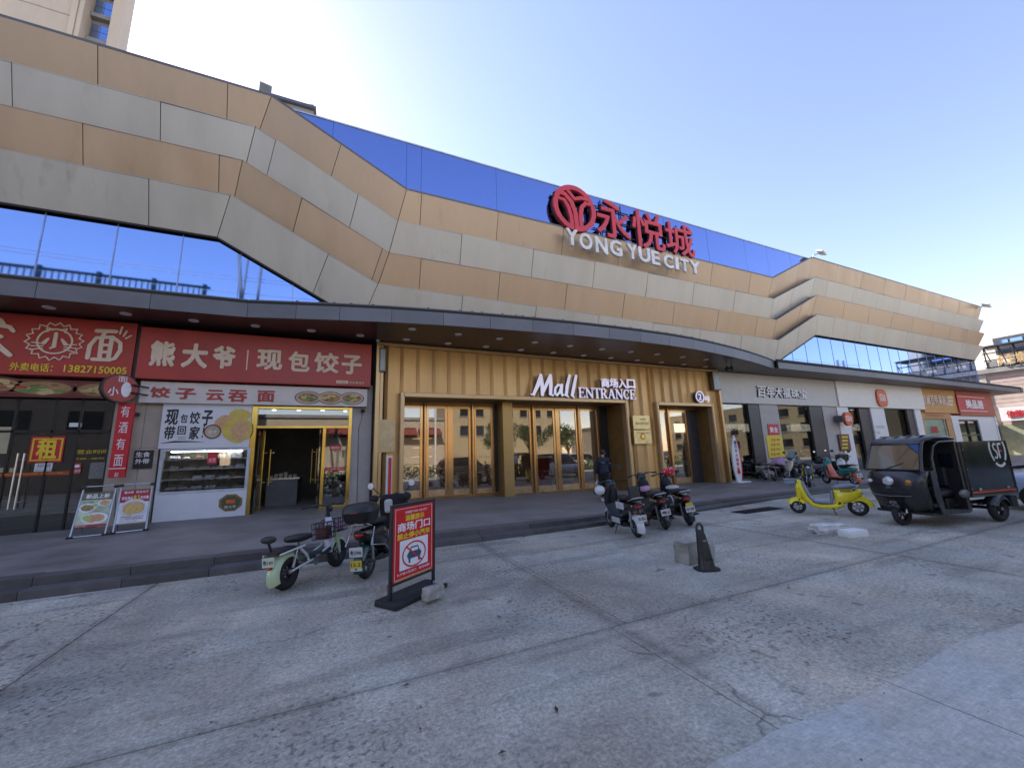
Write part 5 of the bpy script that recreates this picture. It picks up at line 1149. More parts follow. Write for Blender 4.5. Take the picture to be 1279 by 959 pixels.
# shops below
MB().bb(62.45, 62.6, 4, 16.3, 0, 3.1).build('shutter_wall', mat('sage_shutter', (.32, .33, .22), .5, vs=3), rb)
MB().bb(61.0, 62.6, 16.35, 18.6, 3.0, 3.35).build('awning', M_white, rb); MB().bb(62.2, 62.6, 16.4, 18.2, 0, 3.0).build('shop_front', mat('ochre_shop', (.55, .28, .06), .6), rb)
MB().bb(62.15, 62.2, 16.4, 18.2, 1.6, 2.3).build('shop_board', mat('bright_yellow_board', (.8, .52, .06)), rb)
def vtext(s, m, par, X, y0, y1, z0, z1, nm='lettering', ext=.05, bold=.03): return text(s, nm, m, par, (V(X, y0, z0), V(X, y1, z0), V(X, y0, z1)), ext, bold)
t = thing('white_street_sign', 'white sign with red characters on the brown tiled block at far right', 'shop sign', (62, 14, 3.4))
MB().bb(62.0, 62.4, 6, 15.95, 3.45, 4.85).build('panel', M_white, t)
vtext('信陈小厨房', M_red2, t, 61.95, 15.5, 12.6, 3.75, 4.5)
t = thing('gold_character_sign', 'gold characters on a dark steel roof frame at far right', 'roof sign', (62, 14, 9))
for i, ch in enumerate('永生娱乐城'): vtext(ch, mat('gold_character', (.75, .50, .22), .4, .3), t, 62.0, 15.2-i*.62, 14.68-i*.62, 9.15, 10.2)
fr = MB(); 
for z in (9.0, 9.75, 10.5, 11.1): fr.bb(62.3, 62.4, 5, 16.2, z, z+.1)
for i in range(12): fr.bb(62.3, 62.4, 5+i, 5.08+i, 8.9, 11.2); fr.tube([(62.4, 5+i, 11.1), (64, 5+i, 9)], .05, 5)
fr.build('steel_frame', M_black, t)
MB().bb(62.1, 64.6, 5, 16.3, 11.2, 11.35).build('frame_roof', mat('dark_sheet', (.06, .065, .07), .5), t)
for i in range(14): MB().bb(62.35, 62.5, 5.2+i*.78, 5.9+i*.78, 8.95, 9.7 if i % 3 else 9.4).build('back_panel', M_conc3, t)
rb2 = thing('distant_building', 'pale yellow building with dark windows beyond the right corner of the mall', 'building', (66, 24, 0))
MB().bb(63.5, 80, 26.1, 44, 0, 9).build('wall', M_crm2, rb2)
windows(rb2, 'x', 63.5, 26.5, 40, 1, 8.6, 6, 3)

rb3 = thing('street_building', 'cream block with rows of windows, right of the brown tiled building', 'building', (68, -12, 0))
MB().bb(64, 80, -34, 2.5, 0, 8.5).build('wall', mat('warm_yellow_wall', (.40, .33, .20), .75, var=.05, vs=.6), rb3); windows(rb3, 'x', 64, -33, 2, 1, 8, 12, 3, .5)
# ---- what stands behind the camera (seen in the glass): sunlit row of buildings, trees, poles
def block(label, x0, x1, y, depth, h, m, nx, nz, nm='opposite_building'):
    t = thing(nm, label, 'building', ((x0+x1)/2, y, 0), group='buildings across the street'); MB().bb(x0, x1, y-depth, y, 0, h).build('wall', m, t)
    MB().bb(x0-.2, x1+.2, y-depth-.2, y+.2, h, h+.35).build('parapet', M_conc3, t)
    windows(t, 'y', y, x0+.6, x1-.6, 3.8, h-.4, nx, nz, .5); return t
b1 = block('tall dim building with a roof balustrade across the street at left', -44, -11, -13.5, 10, 16.3, mat('dull_brown_wall', (.22, .18, .14), .8), 8, 4)
b2 = block('low cream building with red awnings across the street', -10, 13.5, -23, 9, 6.6, M_crm2, 8, 1)
b3 = block('yellow cream three-storey building across the street', 13.8, 30.5, -21.5, 10, 12, mat('warm_yellow_wall', (.40, .33, .20), .75, var=.05, vs=.6), 7, 3)
b4 = block('grey white building across the street beyond the gap', 44, 56, -30, 10, 6, M_crm2, 6, 1)
for i in range(7): MB().hexa([(-9.5+i*3.2, -23, 4.9), (-6.6+i*3.2, -23, 4.9), (-6.6+i*3.2, -21.6, 4.6), (-9.5+i*3.2, -21.6, 4.6), (-9.5+i*3.2, -23, 5.5), (-6.6+i*3.2, -23, 5.5), (-6.6+i*3.2, -21.6, 4.75), (-9.5+i*3.2, -21.6, 4.75)]).build('awning', mat('faded_red_awning', (.24, .05, .04), .7), b2)
t = thing('roof_balustrade', 'dark teal balustrade on the roof of the tall building across the street', 'balustrade', (-25, -13.6, 17.9))
M_teal = mat('dark_teal_paint', (.005, .02, .028), .9, spec=.1)
for i in range(82):
    x = -44+i*.4
    if i % 9 == 0: MB().bb(x-.13, x+.13, -13.75, -13.45, 16.6, 17.95).build('post', M_teal, t)
    else: MB().bb(x-.04, x+.04, -13.64, -13.56, 16.65, 17.6).build('baluster', M_teal, t)
MB().bb(-44, -11.2, -13.7, -13.5, 17.6, 17.78).bb(-44, -11.2, -13.68, -13.52, 16.6, 16.7).build('hand_rail', M_teal, t)
def mir(px, py, Y): p = PY(px, py, Y); return V(p.x, 28.2-Y, p.z)
M_pole = mat('concrete_pole', (.16, .17, .18), .7)
for k, (a, b, r) in enumerate((((298, 300), (301, 372), .11), ((312, 310), (303, 372), .07), ((328, 320), (322, 372), .09))):
    p, q = mir(*a, 34), mir(*b, 34); d_ = (q-p); g0 = p-d_*.25; g1 = p+d_*((0-p.z)/d_.z)
    t = thing('utility_pole', ('left', 'slanted middle', 'right')[k]+' of three utility poles behind the camera, mirrored in the glass', 'utility pole', (g1.x, g1.y, 0), group='utility poles across the lot')
    MB().tube([g1, g0], [r*1.4, r], 10).build('shaft', M_pole, t); MB().box(g0-V(0, 0, .6), (1.6, .08, .1)).build('cross_arm', M_pole, t); MB().cyl(g0-V(.3, .1, 1.4), g0-V(.3, .1, .8), .12, 10).build('insulator', M_black, t)
for k, (z, dz) in enumerate(((17.0, .5), (16.8, .6), (15.8, .4), (15.1, .6))):
    pts = [V(-40+i*8, -6.0-.15*k, z+dz*.0-1.1*(1-abs(((i*8) % 40)/20-1)**2)*.6-i*.16) for i in range(16)]
    tag(MB().tube(pts, .018, 5).build('overhead_wire', M_black), ('topmost', 'second', 'third', 'lowest')[k]+' overhead wire behind the camera, mirrored in the upper glass', 'wire', 'overhead wires')
poleX = PY(544, 560, 35)
t = thing('flag_pole', 'slim white pole behind the camera, mirrored in the second door', 'pole', (poleX.x, 28.7-35, 0)); MB().tube([(poleX.x, -6.3, 0), (poleX.x, -6.3, 9)], .09, 10).build('shaft', M_white, t); MB().ell((poleX.x, -6.3, 9.05), .13).build('finial', M_white, t)
for k, px in enumerate((1044, 1051)):
    x = PY(px, 440, 29).x; t = thing('utility_pole', ('nearer', 'farther')[k]+' of two thin poles beyond the right edge, mirrored in the right glass band', 'utility pole', (x, -.8, 0), group='utility poles across the lot')
    MB().tube([(x, -.8, 0), (x, -.8, 13)], .13, 8).build('shaft', M_pole, t); MB().bb(x-1.1, x+1.1, -.85, -.75, 11.6, 11.75).bb(x-.8, x+.8, -.85, -.75, 10.6, 10.72).build('cross_arm', M_pole, t, kind='stuff')
M_bark = mat('tree_bark', (.10, .07, .05), .9, bump=.5, bs=20)
M_leaf = mat('dark_green_leaves', (.055, .10, .03), .6, var=.3, vs=2, rnd=.15)
def leaves(c, R, n, s, rd):
    mb = MB(); blobs = [(Vector(c)+V(rd.gauss(0, R*.45), rd.gauss(0, R*.45), rd.gauss(0, R*.32)), R*rd.uniform(.28, .5)) for _ in range(11)]
    for i in range(n):
        q, r = rd.choice(blobs); d_ = V(rd.gauss(0, 1), rd.gauss(0, 1), rd.gauss(0, 1)).normalized()*r*rd.uniform(.6, 1.05); p = q+d_
        u = V(rd.gauss(0, 1), rd.gauss(0, 1), rd.gauss(0, 1)).normalized(); w = u.orthogonal().normalized(); k = s*rd.uniform(.6, 1.3)
        mb.add([p, p+u*k+w*k*.35, p+u*k*1.8, p+u*k-w*k*.35], [(0, 1, 2, 3)])
    return mb
rd = random.Random(4)
for k, (x, y, h, R, lab) in enumerate(((15.5, -9.5, 3.7, 1.9, 'leafy tree behind the camera mirrored in the fifth door'), (19.3, -10, 3.9, 1.7, 'rounder tree behind the camera mirrored in the sixth door'), (25.5, -12, 3.4, 1.9, 'tree behind the camera mirrored in the last doors'), (33, -11, 5, 2.6, 'big tree behind the camera mirrored in the jewellery shop window'), (46, -10, 5, 2.4, 'far tree behind the camera mirrored in the right glass band'))):
    t = thing('street_tree', lab, 'tree', (x, y, 0), group='trees across the lot')
    tr = MB().tube([(x, y, 0), (x+.1, y, h*.5), (x-.05, y, h)], [.2, .15, .06], 9)
    for i in range(5):
        a_ = i*1.3; tr.tube([(x+.08, y, h*.55), (x+math.cos(a_)*R*.5, y+math.sin(a_)*R*.5, h*.95)], [.08, .02], 6)
    tr.build('trunk', M_bark, t); leaves((x, y, h*1.05), R, 1500, .17, rd).build('crown', M_leaf, t)
hg = leaves((0, 0, 0), 1, 1, .1, rd); mb = MB()
for i in range(5200):
    p = V(rd.uniform(-10, 42), -4.6+rd.gauss(0, .4), rd.uniform(.05, 1.25)*rd.uniform(.6, 1)); u = V(rd.gauss(0, 1), rd.gauss(0, 1), rd.gauss(0, 1)).normalized(); w = u.orthogonal(); k = .14
    mb.add([p, p+u*k+w*k*.4, p+u*k*1.8, p+u*k-w*k*.4], [(0, 1, 2, 3)])
o = tag(mb.build('hedge', M_leaf, None, kind='stuff'), 'low green hedge across the lot, mirrored in the doors', 'hedge')
# ================================================================= vehicles
def ringYZ(x, zc, hw, hh, n=16, e=2.6, yc=0.):
    r = []
    for i in range(n):
        t = 2*math.pi*i/n+.0001; c, s = math.cos(t), math.sin(t)
        r.append(V(x, yc+hw*math.copysign(abs(c)**(2/e), c), zc+hh*math.copysign(abs(s)**(2/e), s)))
    return r
def ringDir(p, d, hw, hh, n=14, e=2.6):
    """superellipse ring centred at p, facing direction d (in the xz plane)"""
    d = Vector(d).normalized(); u = V(0, 1, 0); w = d.cross(u); r = []
    for i in range(n):
        t = 2*math.pi*i/n+.0001; c, s = math.cos(t), math.sin(t)
        r.append(Vector(p)+u*(hw*math.copysign(abs(c)**(2/e), c))+w*(hh*math.copysign(abs(s)**(2/e), s)))
    return r
def sweep(path, n=14, e=2.6):
    """path: list of (x, z, half width, half thickness); a shell that follows the path"""
    rg = []
    for i, (x, z, hw, hh) in enumerate(path):
        a = path[max(i-1, 0)]; b = path[min(i+1, len(path)-1)]; rg.append(ringDir((x, 0, z), (b[0]-a[0], 0, b[1]-a[1]), hw, hh, n, e))
    return MB().loft(rg)
M_rim = mat('wheel_alloy', (.22, .22, .23), .35, .8); M_rimb = mat('black_alloy', (.04, .04, .045), .35, .4)
M_seat = mat('black_vinyl_seat', (.022, .022, .024), .5, bump=.15, bs=80)
M_hl = mat('headlamp_glass', (.7, .72, .75), .1, .2); M_tail = mat('red_tail_lamp', (.45, .01, .01), .15); M_amb = mat('amber_lamp', (.7, .25, .02), .2)
M_plw = mat('white_licence_plate', (.62, .62, .6), .5); M_ply = mat('yellow_licence_plate', (.7, .52, .05), .5)
def wheel(t, x, r, w, rim=M_rim, y=0., zc=None, spokes=5):
    zc = r if zc is None else zc; R = r-w*.5
    o = MB().torus((x, y, zc), (0, 1, 0), R, w*.5, 36, 10, 1.05).build('wheel', M_rub, t, smooth=70)
    q = MB(); q.torus((x, y, zc), (0, 1, 0), R-w*.42, w*.16, 30, 8, 2.2)
    for k in range(spokes):
        a = 2*math.pi*k/spokes+.3; q.tube([(x+.03*math.cos(a), y, zc+.03*math.sin(a)), (x+(R-w*.4)*math.cos(a), y, zc+(R-w*.4)*math.sin(a))], [.018, .013], 6)
    q.build('rim', rim, o, smooth=50)
    MB().cyl((x, y-w*.55, zc), (x, y+w*.55, zc), .035, 14).build('hub', M_steel, o, smooth=40)
    return o
def fender(t, x, r, w, a0, a1, m, th=.012, n=12, nm='fender', flare=.0, drop=.5):
    rg = []
    for i in range(n+1):
        a = math.radians(lerp(a0, a1, i/n)); rr = r+flare*abs(i/n-.0); c, s = math.cos(a), math.sin(a); ring = []
        for k in range(7): 
            u = -1+2*k/6; q = rr-drop*w*abs(u)**3; ring.append(V(x+q*c, u*w*.62, r_z(r)+q*s))
        for k in range(7):
            u = 1-2*k/6; q = rr-drop*w*abs(u)**3-th; ring.append(V(x+q*c, u*w*.60, r_z(r)+q*s))
        rg.append(ring)
    return MB().loft(rg).build(nm, m, t, smooth=50)
_rz = [0.]
def r_z(r): return _rz[0]
def bars(t, x, z, w=.34, m=M_black, mirrors=True, sweepb=.10, grip=M_rub, mir_m=None, rise=.06):
    MB().tube([(x-sweepb, -w, z), (x-.01, -w*.35, z+rise*.4), (x, 0, z-.02), (x-.01, w*.35, z+rise*.4), (x-sweepb, w, z)], .013, 8).build('handlebar', m, t, smooth=60)
    for s in (-1, 1):
        MB().cyl((x-sweepb*.75, s*w*.74, z+.005), (x-sweepb*1.03, s*w*1.04, z), .019, 10).build('grip', grip, t, smooth=50)
        MB().tube([(x-sweepb*.3, s*w*.6, z+.02), (x-sweepb*.2+.03, s*w*.95, z-.02)], .007, 6).build('brake_lever', M_steel, t)
        if mirrors:
            MB().tube([(x-.02, s*w*.5, z+.02), (x, s*w*.8, z+.2)], .007, 6).build('mirror_stalk', M_black, t)
            o = MB().ell((x, s*w*.9, z+.24), (.018, .07, .055), 14, 8).build('mirror', M_black, t, smooth=60)
            MB().ell((x-.016, s*w*.9, z+.24), (.006, .062, .047), 14, 6).build('mirror_glass', mir_m or M_chrome, o, smooth=60)
def stand(t, x, y=.12): MB().tube([(x, y, .22), (x-.06, y+.12, .01)], .011, 6).build('kickstand', M_black, t)
def plate_at(t, x, z, txt, m=M_plw, w=.20, h=.13, tm=None, y=0.):
    o = MB().box((x, y, z), (.008, w, h)).build('licence_plate', m, t)
    text(txt, 'plate_text', tm or M_blk, o, (V(x-.005, y+w*.42, z-h*.28), V(x-.005, y-w*.42, z-h*.28), V(x-.005, y+w*.42, z+h*.22)), .001, .02)
M_pnt = {}
def paint(nm, c, rough=.28): return mat(nm, c, rough, 0, .5, .04, 3, coat=.5)
def scooter(label, loc, deg, L=1.25, body=None, trim=None, fend=None, shield=None, seat=M_seat, tall=.0, r=.21, tw=.09, plate='58213', plm=M_plw, mirrors=True, box=None, seat2=True, barz=1.0, group=None, ffend=None, rear_z=.0, floor=None, rim=M_rim, lean=.07):
    t = thing('electric_scooter', label, 'scooter', loc, math.radians(deg), group, world=False)
    f, b = L/2, -L/2; _rz[0] = r
    fend = fend or body; shield = shield or body; ffend = ffend or fend; trim = trim or M_black; floor = floor or trim
    wheel(t, f, r, tw, rim); wheel(t, b, r, tw, rim)
    fender(t, f, r+.035, tw*1.35, 15, 165, ffend, nm='front_fender'); fender(t, b, r+.04, tw*1.5, 35, 200, fend, nm='rear_fender', flare=.02)
    for s in (-1, 1): MB().tube([(f, s*.075, r), (f-.11, s*.065, r+.33)], .019, 8).build('fork_leg', M_steel, t, smooth=50)
    MB().tube([(f-.10, 0, r+.30), (f-.26, 0, barz)], [.035, .028], 10).build('steering_column', M_black, t, smooth=50)
    # leg shield and nose
    sweep([(f-.10, r+.24, .09, .05), (f-.13, r+.36, .15, .075), (f-.19, r+.52, .17, .075), (f-.24, barz-.16, .14, .07), (f-.26, barz-.06, .09, .055)]).build('leg_shield', shield, t, smooth=60)
    sweep([(f-.27, barz-.08, .12, .05), (f-.22, barz-.01, .11, .07), (f-.16, barz+.03, .06, .04)]).build('head_cowl', body, t, smooth=60)
    MB().ell((f-.115, 0, barz-.11), (.035, .06, .05), 14, 8).build('headlamp', M_hl, t, smooth=60)
    sweep([(f-.20, r+.36, .13, .02), (f-.24, r+.15, .14, .03), (f-.34, r+.07, .14, .035), (b+.42, r+.07, .14, .035), (b+.36, r+.12, .13, .03)]).build('footboard', floor, t, smooth=50)
    sweep([(f-.25, r+.02, .10, .04), (f-.38, r-.01, .12, .04), (b+.4, r-.01, .12, .045), (b+.2, r+.02, .09, .05)]).build('underframe', M_black, t, smooth=50)
    # rear body under the seat
    zt = .70+tall
    rg = [ringYZ(b+.46, (zt+r+.12)/2, .13, (zt-r-.12)/2), ringYZ(b+.40, (zt+r+.08)/2, .15, (zt-r-.08)/2), ringYZ(b+.22, zt-.16, .155, .15), ringYZ(b+.02, zt-.13, .15, .115), ringYZ(b-.12, zt-.09, .12, .08), ringYZ(b-.20, zt-.06, .07, .04)]
    MB().loft(rg).build('rear_body', body, t, smooth=60)
    rg = [ringYZ(b+.50, zt+.03, .10, .03), ringYZ(b+.44, zt+.04, .135, .045), ringYZ(b+.25, zt+.045, .15, .045), ringYZ(b+.10, zt+.055, .14, .05), ringYZ(b-.05, zt+.07, .145, .05), ringYZ(b-.14, zt+.07, .10, .035)]
    MB().loft(rg).build('seat', seat, t, smooth=60)
    MB().tube([(b-.05, .13, zt+.02), (b-.22, .12, zt+.08), (b-.25, 0, zt+.09), (b-.22, -.12, zt+.08), (b-.05, -.13, zt+.02)], .012, 8).build('grab_rail', M_steel, t, smooth=60)
    for s in (-1, 1):
        MB().tube([(b+.03, s*.09, r+.02), (b-.02, s*.11, zt-.14)], .024, 10).build('rear_shock', M_steel, t, smooth=50)
        MB().tube([(b, s*.07, r), (b+.32, s*.09, r+.05)], .02, 8).build('swing_arm', M_black, t)
    MB().ell((b-.19, 0, zt-.09), (.03, .08, .03), 12, 6).build('tail_lamp', M_tail, t, smooth=60)
    plate_at(t, b-.27, zt-.30, plate, plm)
    MB().tube([(b-.15, 0, zt-.16), (b-.262, 0, zt-.26)], .012, 6).build('plate_bracket', M_black, t)
    bars(t, f-.27, barz+.02, mirrors=mirrors); stand(t, -.02)
    for s in (-1, 1):
        MB().tube([(f-.28, s*.20, barz+.03), (f-.18, s*.12, barz+.0), (f-.17, s*.08, barz-.12)], .006, 5).build('brake_cable', M_black, t)
        MB().tube([(b+.44, s*.136, zt-.10), (b+.30, s*.158, zt-.16), (b+.1, s*.158, zt-.14), (b-.05, s*.15, zt-.11)], .005, 5).build('panel_seam', M_joint, t)
        MB().ell((b-.17, s*.13, zt-.06), (.03, .02, .018), 8, 6).build('rear_indicator', M_amb, t)
        MB().cyl((b, s*.085, r), (b, s*.10, r), .03, 10).build('axle_nut', M_steel, t)
    MB().tube([(b-.02, -.14, r+.02), (b-.25, -.15, r+.06)], .022, 8).build('side_stay', M_black, t)
    t.rotation_euler.x = -lean
    return t
# -- pale green and white e-bike with two baskets
def ebike():
    a = PZ(357, 736); c = PZ(421, 707); ang = math.atan2(c.y-a.y, c.x-a.x); mid = (a+c)/2; L = (c-a).length
    t = thing('electric_bicycle', 'pale green and white e-bike with two black baskets and a fat rear tyre', 'e-bike', (mid.x, mid.y, 0), ang, world=False)
    f, b = L/2, -L/2; r = .225; _rz[0] = r
    M_pg = paint('pale_green_paint', (.50, .62, .36)); M_lv = paint('lavender_white_paint', (.62, .63, .78)); M_wf = paint('white_frame_paint', (.68, .7, .68))
    wheel(t, b, r, .135, M_rimb); wheel(t, f, r, .105, M_rimb)
    fender(t, b, r+.045, .15, 50, 205, M_pg, nm='rear_fender', flare=.03); fender(t, f, r+.03, .10, 20, 150, M_pg, nm='front_fender')
    for s in (-1, 1):
        MB().tube([(f, s*.06, r), (f-.07, s*.06, r+.30)], .018, 8).build('fork_leg', M_wf, t)
        MB().tube([(b, s*.085, r), (b+.42, s*.10, r+.05), (f-.28, s*.09, r+.16), (f-.14, s*.06, r+.26)], .017, 8).build('frame_tube', M_wf, t, smooth=60)
        MB().tube([(b+.03, s*.09, r+.04), (b+.12, s*.09, .50)], .02, 8).build('rear_shock', M_steel, t)
        MB().tube([(b+.16, s*.09, .50), (b+.30, s*.09, .38), (b+.36, s*.09, .26)], .02, 8).build('frame_tube', M_wf, t, smooth=60)
    sweep([(f-.0, r+.06, .08, .03), (f-.04, r+.20, .085, .05), (f-.10, r+.33, .085, .065), (f-.14, r+.44, .07, .05)]).build('fork_cover', M_pg, t, smooth=60)
    sweep([(f-.21, r+.04, .07, .035), (f-.19, r+.22, .075, .035), (f-.17, r+.48, .07, .03), (f-.175, r+.58, .05, .025)]).build('column_board', M_lv, t, smooth=50)
    MB().tube([(f-.08, 0, r+.28), (f-.13, 0, .68), (f-.20, 0, .98)], [.03, .03, .022], 10).build('steering_column', M_black, t, smooth=60)
    sweep([(f-.24, r+.10, .09, .03), (f-.32, r+.09, .11, .045), (b+.38, r+.10, .12, .055), (b+.30, r+.12, .1, .04)]).build('battery_deck', mat('dark_teal_deck', (.02, .05, .045), .5), t, smooth=50)
    rg = [ringYZ(b+.48, .60, .07, .02), ringYZ(b+.42, .615, .11, .045), ringYZ(b+.26, .62, .145, .06), ringYZ(b+.12, .63, .13, .05), ringYZ(b+.07, .63, .07, .02)]
    o = MB().loft(rg).build('saddle', M_seat, t, smooth=60); MB().tube([(b+.28, 0, .4), (b+.26, 0, .60)], .02, 8).build('seat_post', M_steel, o)
    rg = [ringYZ(b+.12, .52, .1, .02), ringYZ(b+.05, .525, .13, .035), ringYZ(b-.18, .525, .13, .035), ringYZ(b-.26, .52, .1, .02)]
    MB().loft(rg).build('pillion_seat', M_seat, t, smooth=60)
    for s in (-1, 1): MB().tube([(b+.22, s*.135, .515), (b-.10, s*.14, .50), (b-.24, s*.13, .49)], .013, 8).build('rack_tube', M_wf, t, smooth=60)
    MB().tube([(b-.24, 0, .52), (b-.29, 0, .66)], .016, 8).build('backrest_post', M_black, t)
    MB().ell((b-.29, 0, .70), (.045, .12, .05), 16, 8).build('backrest', M_seat, t, smooth=60)
    plate_at(t, b-.30, .42, '粤S·B9', mat('pale_green_plate', (.58, .62, .48), .5), .18, .12); MB().ell((b-.28, 0, .34), (.02, .05, .02), 10, 6).build('tail_lamp', M_tail, t)
    # baskets: open wire cages
    def basket(cx, cy, cz, sx, sy, sz, nm):
        q = MB(); x0, x1, y0, y1, z0, z1 = cx-sx/2, cx+sx/2, cy-sy/2, cy+sy/2, cz-sz/2, cz+sz/2
        for z in (z0, lerp(z0, z1, .33), lerp(z0, z1, .66), z1): q.tube([(x0, y0, z), (x1, y0, z), (x1, y1, z), (x0, y1, z), (x0, y0, z)], .006, 5)
        for i in range(5):
            u = i/4
            for p, p2 in (((lerp(x0, x1, u), y0, z0), (lerp(x0, x1, u), y0, z1)), ((lerp(x0, x1, u), y1, z0), (lerp(x0, x1, u), y1, z1)), ((x0, lerp(y0, y1, u), z0), (x0, lerp(y0, y1, u), z1)), ((x1, lerp(y0, y1, u), z0), (x1, lerp(y0, y1, u), z1)), ((lerp(x0, x1, u), y0, z0), (lerp(x0, x1, u), y1, z0))): q.tube([p, p2], .005, 5)
        o = q.build(nm, M_black, t); return o
    o = basket(f-.02, 0, .66, .24, .30, .2, 'front_basket'); MB().box((f-.02, 0, .63), (.18, .24, .12), Matrix.Rotation(.2, 3, 'Z')).build('basket_bag', mat('pink_blue_bag', (.35, .33, .5), .6, vs=12, col2=(.5, .12, .16)), o, bevel=.03)
    o = basket(f-.30, .0, .62, .20, .27, .24, 'rear_basket'); MB().box((f-.30, 0, .60), (.15, .2, .18)).build('basket_bag', mat('brown_bag', (.12, .03, .03), .6, vs=8), o, bevel=.03)
    bars(t, f-.20, 1.0, .36, mirrors=False, sweepb=.12, rise=.03); MB().ell((f-.14, 0, .93), (.045, .06, .05), 12, 8).build('headlamp', M_black, t, smooth=60)
    MB().tube([(f-.17, .02, .9), (f-.1, .1, .82), (f-.12, .05, .7)], .007, 6).build('brake_cable', M_black, t)
    for s in (-1, 1):
        MB().tube([(b+.46, s*.10, r+.02), (b+.46, s*.13, r-.08 if s > 0 else r+.1), (b+.46, s*.20, r-.08 if s > 0 else r+.1)], .01, 6).build('pedal', M_steel, t)
    MB().cyl((b+.46, -.12, r+.02), (b+.46, -.13, r+.02), .06, 20).build('chain_ring', M_steel, t)
    stand(t, b+.25); t.rotation_euler.x = -.10; return t
ebike()
# -- black scooter with top box
BK = paint('glossy_black_paint', (.016, .018, .022)); DG = paint('dark_green_paint', (.02, .06, .045)); WH = paint('glossy_white_paint', (.66, .66, .68))
a = PZ(458, 722); ang = 57
t = scooter('black delivery scooter with a big top box, round white mirrors and a rain apron', (a.x+.62*math.cos(math.radians(ang)), a.y+.62*math.sin(math.radians(ang)), 0), ang, 1.24, BK, fend=DG, plate='粤S3946', mirrors=False, barz=1.05, tall=.02, r=.22, tw=.10)
b_ = -.62
rg = [ringDir((b_-.10, 0, z), (0, 0, 1), w, d_, 20, 4.5) for z, w, d_ in ((.80, .17, .15), (.83, .20, .18), (.95, .225, .205), (.955, .23, .21), (1.02, .22, .20), (1.07, .17, .15), (1.085, .09, .08))]
MB().loft(rg).build('top_box', M_black, t, smooth=40); MB().torus((b_-.10, 0, .955), (0, 0, 1), .21, .006, 30, 6).build('box_seam', M_red, t)
MB().box((b_-.10, 0, .785), (.22, .2, .03)).build('box_rack', M_steel, t); plate_at(t, b_-.275, .26, '13-2', mat('yellow_licence_plate', (.7,.5,.05)), .17, .10); MB().box((b_-.27, 0, .19), (.01, .18, .04)).build('reflector_strip', M_plw, t)
MB().tube([(b_-.05, .17, .72), (b_-.2, .2, .5), (b_+.2, .2, .42), (b_+.4, .18, .3)], .012, 8).tube([(b_-.05, -.17, .72), (b_-.2, -.2, .5), (b_+.2, -.2, .42), (b_+.4, -.18, .3)], .012, 8).build('crash_bar', M_steel, t, smooth=60)
q = sweep([(.42, .52, .22, .05), (.40, .68, .25, .07), (.36, .86, .27, .08), (.33, 1.02, .24, .09), (.34, 1.10, .15, .07)], 20); q.build('rain_apron', mat('black_padded_fabric', (.015, .015, .017), .85, bump=.5, bs=25), t, smooth=60)
for s in (-1, 1):
    MB().ell((.22, s*.30, 1.05), (.09, .075, .07), 12, 8).build('hand_muff', mat('black_padded_fabric', (.015, .015, .017)), t, smooth=60)
    MB().tube([(.32, s*.2, 1.08), (.30, s*.36, 1.24)], .008, 6).build('mirror_stalk', M_black, t)
    o = MB().cyl((.30, s*.38, 1.27), (.275, s*.38, 1.27), .058, 20).build('mirror', M_steel, t, smooth=40); MB().cyl((.2745, s*.38, 1.27), (.270, s*.38, 1.27), .052, 20).build('mirror_glass', mat('bright_mirror', (.85, .85, .88), .25, .4), o)
MB().box((.05, -.05, .93), (.12, .12, .22)).build('white_bag', mat('white_plastic_bag', (.55, .55, .55), .6, bump=.6, bs=25), t, bevel=.04)
# -- three scooters by the kerb
A = PZ(797, 671); ang = 77
t = scooter('black scooter with white side panels, white rear fender and tall backrest beside the kerb', (A.x+.6*math.cos(math.radians(ang)), A.y+.6*math.sin(math.radians(ang)), 0), ang, 1.2, BK, fend=WH, shield=BK, plate='东莞6', mirrors=False, barz=1.02, r=.2)
MB().box((-.70, .0, .86), (.07, .24, .30), Matrix.Rotation(.1, 3, 'Y')).build('backrest', M_seat, t, bevel=.03)
for s in (-1, 1):
    MB().box((-.30, s*.155, .60), (.34, .02, .14)).build('side_panel', WH, t, bevel=.012); MB().box((.0, s*.145, .27), (.36, .03, .11)).build('lower_panel', WH, t, bevel=.012)
MB().ell((-.62, 0, .50), (.04, .07, .03), 10, 6).build('reflector', M_amb, t)
o = MB().ell((.30, .30, .88), (.12, .12, .11), 18, 10).build('helmet', WH, t, smooth=60); MB().ell((.36, .33, .86), (.09, .1, .08), 14, 8).build('helmet_visor', M_black, o, smooth=60)
B_ = PZ(832, 661); ang = 64
t = scooter('plain black e-scooter with tall bare handlebars in the middle of the kerb trio', (B_.x+.6*math.cos(math.radians(ang)), B_.y+.6*math.sin(math.radians(ang)), 0), ang, 1.2, BK, plate='粤S', mirrors=False, barz=1.12, r=.2, tw=.085, lean=.15)
MB().box((.28, 0, .80), (.16, .22, .12)).build('bag_in_front', mat('pink_patterned_bag', (.5, .15, .3), .6, vs=14, col2=(.5, .5, .6)), t, bevel=.03)
MB().ell((-.62, 0, .74), (.05, .09, .02), 12, 6).build('white_lamp', M_hl, t)
C_ = PZ(862, 656); ang = 63
t = scooter('black and white scooter with a red dotted handlebar cover, right of the kerb trio', (C_.x+.62*math.cos(math.radians(ang)), C_.y+.62*math.sin(math.radians(ang)), 0), ang, 1.24, BK, shield=BK, plate='东莞', plm=M_plw, mirrors=False, barz=1.1, r=.21, lean=.14)
MB().box((-.89, 0, .50), (.008, .16, .07)).build('yellow_plate', M_ply, t)
o = MB().ell((.33, -.12, 1.15), (.10, .17, .10), 16, 10).build('handlebar_cover', mat('red_fabric', (.65, .02, .03), .7, bump=.3, bs=30), t, smooth=60); q = MB(); rdd = random.Random(3)
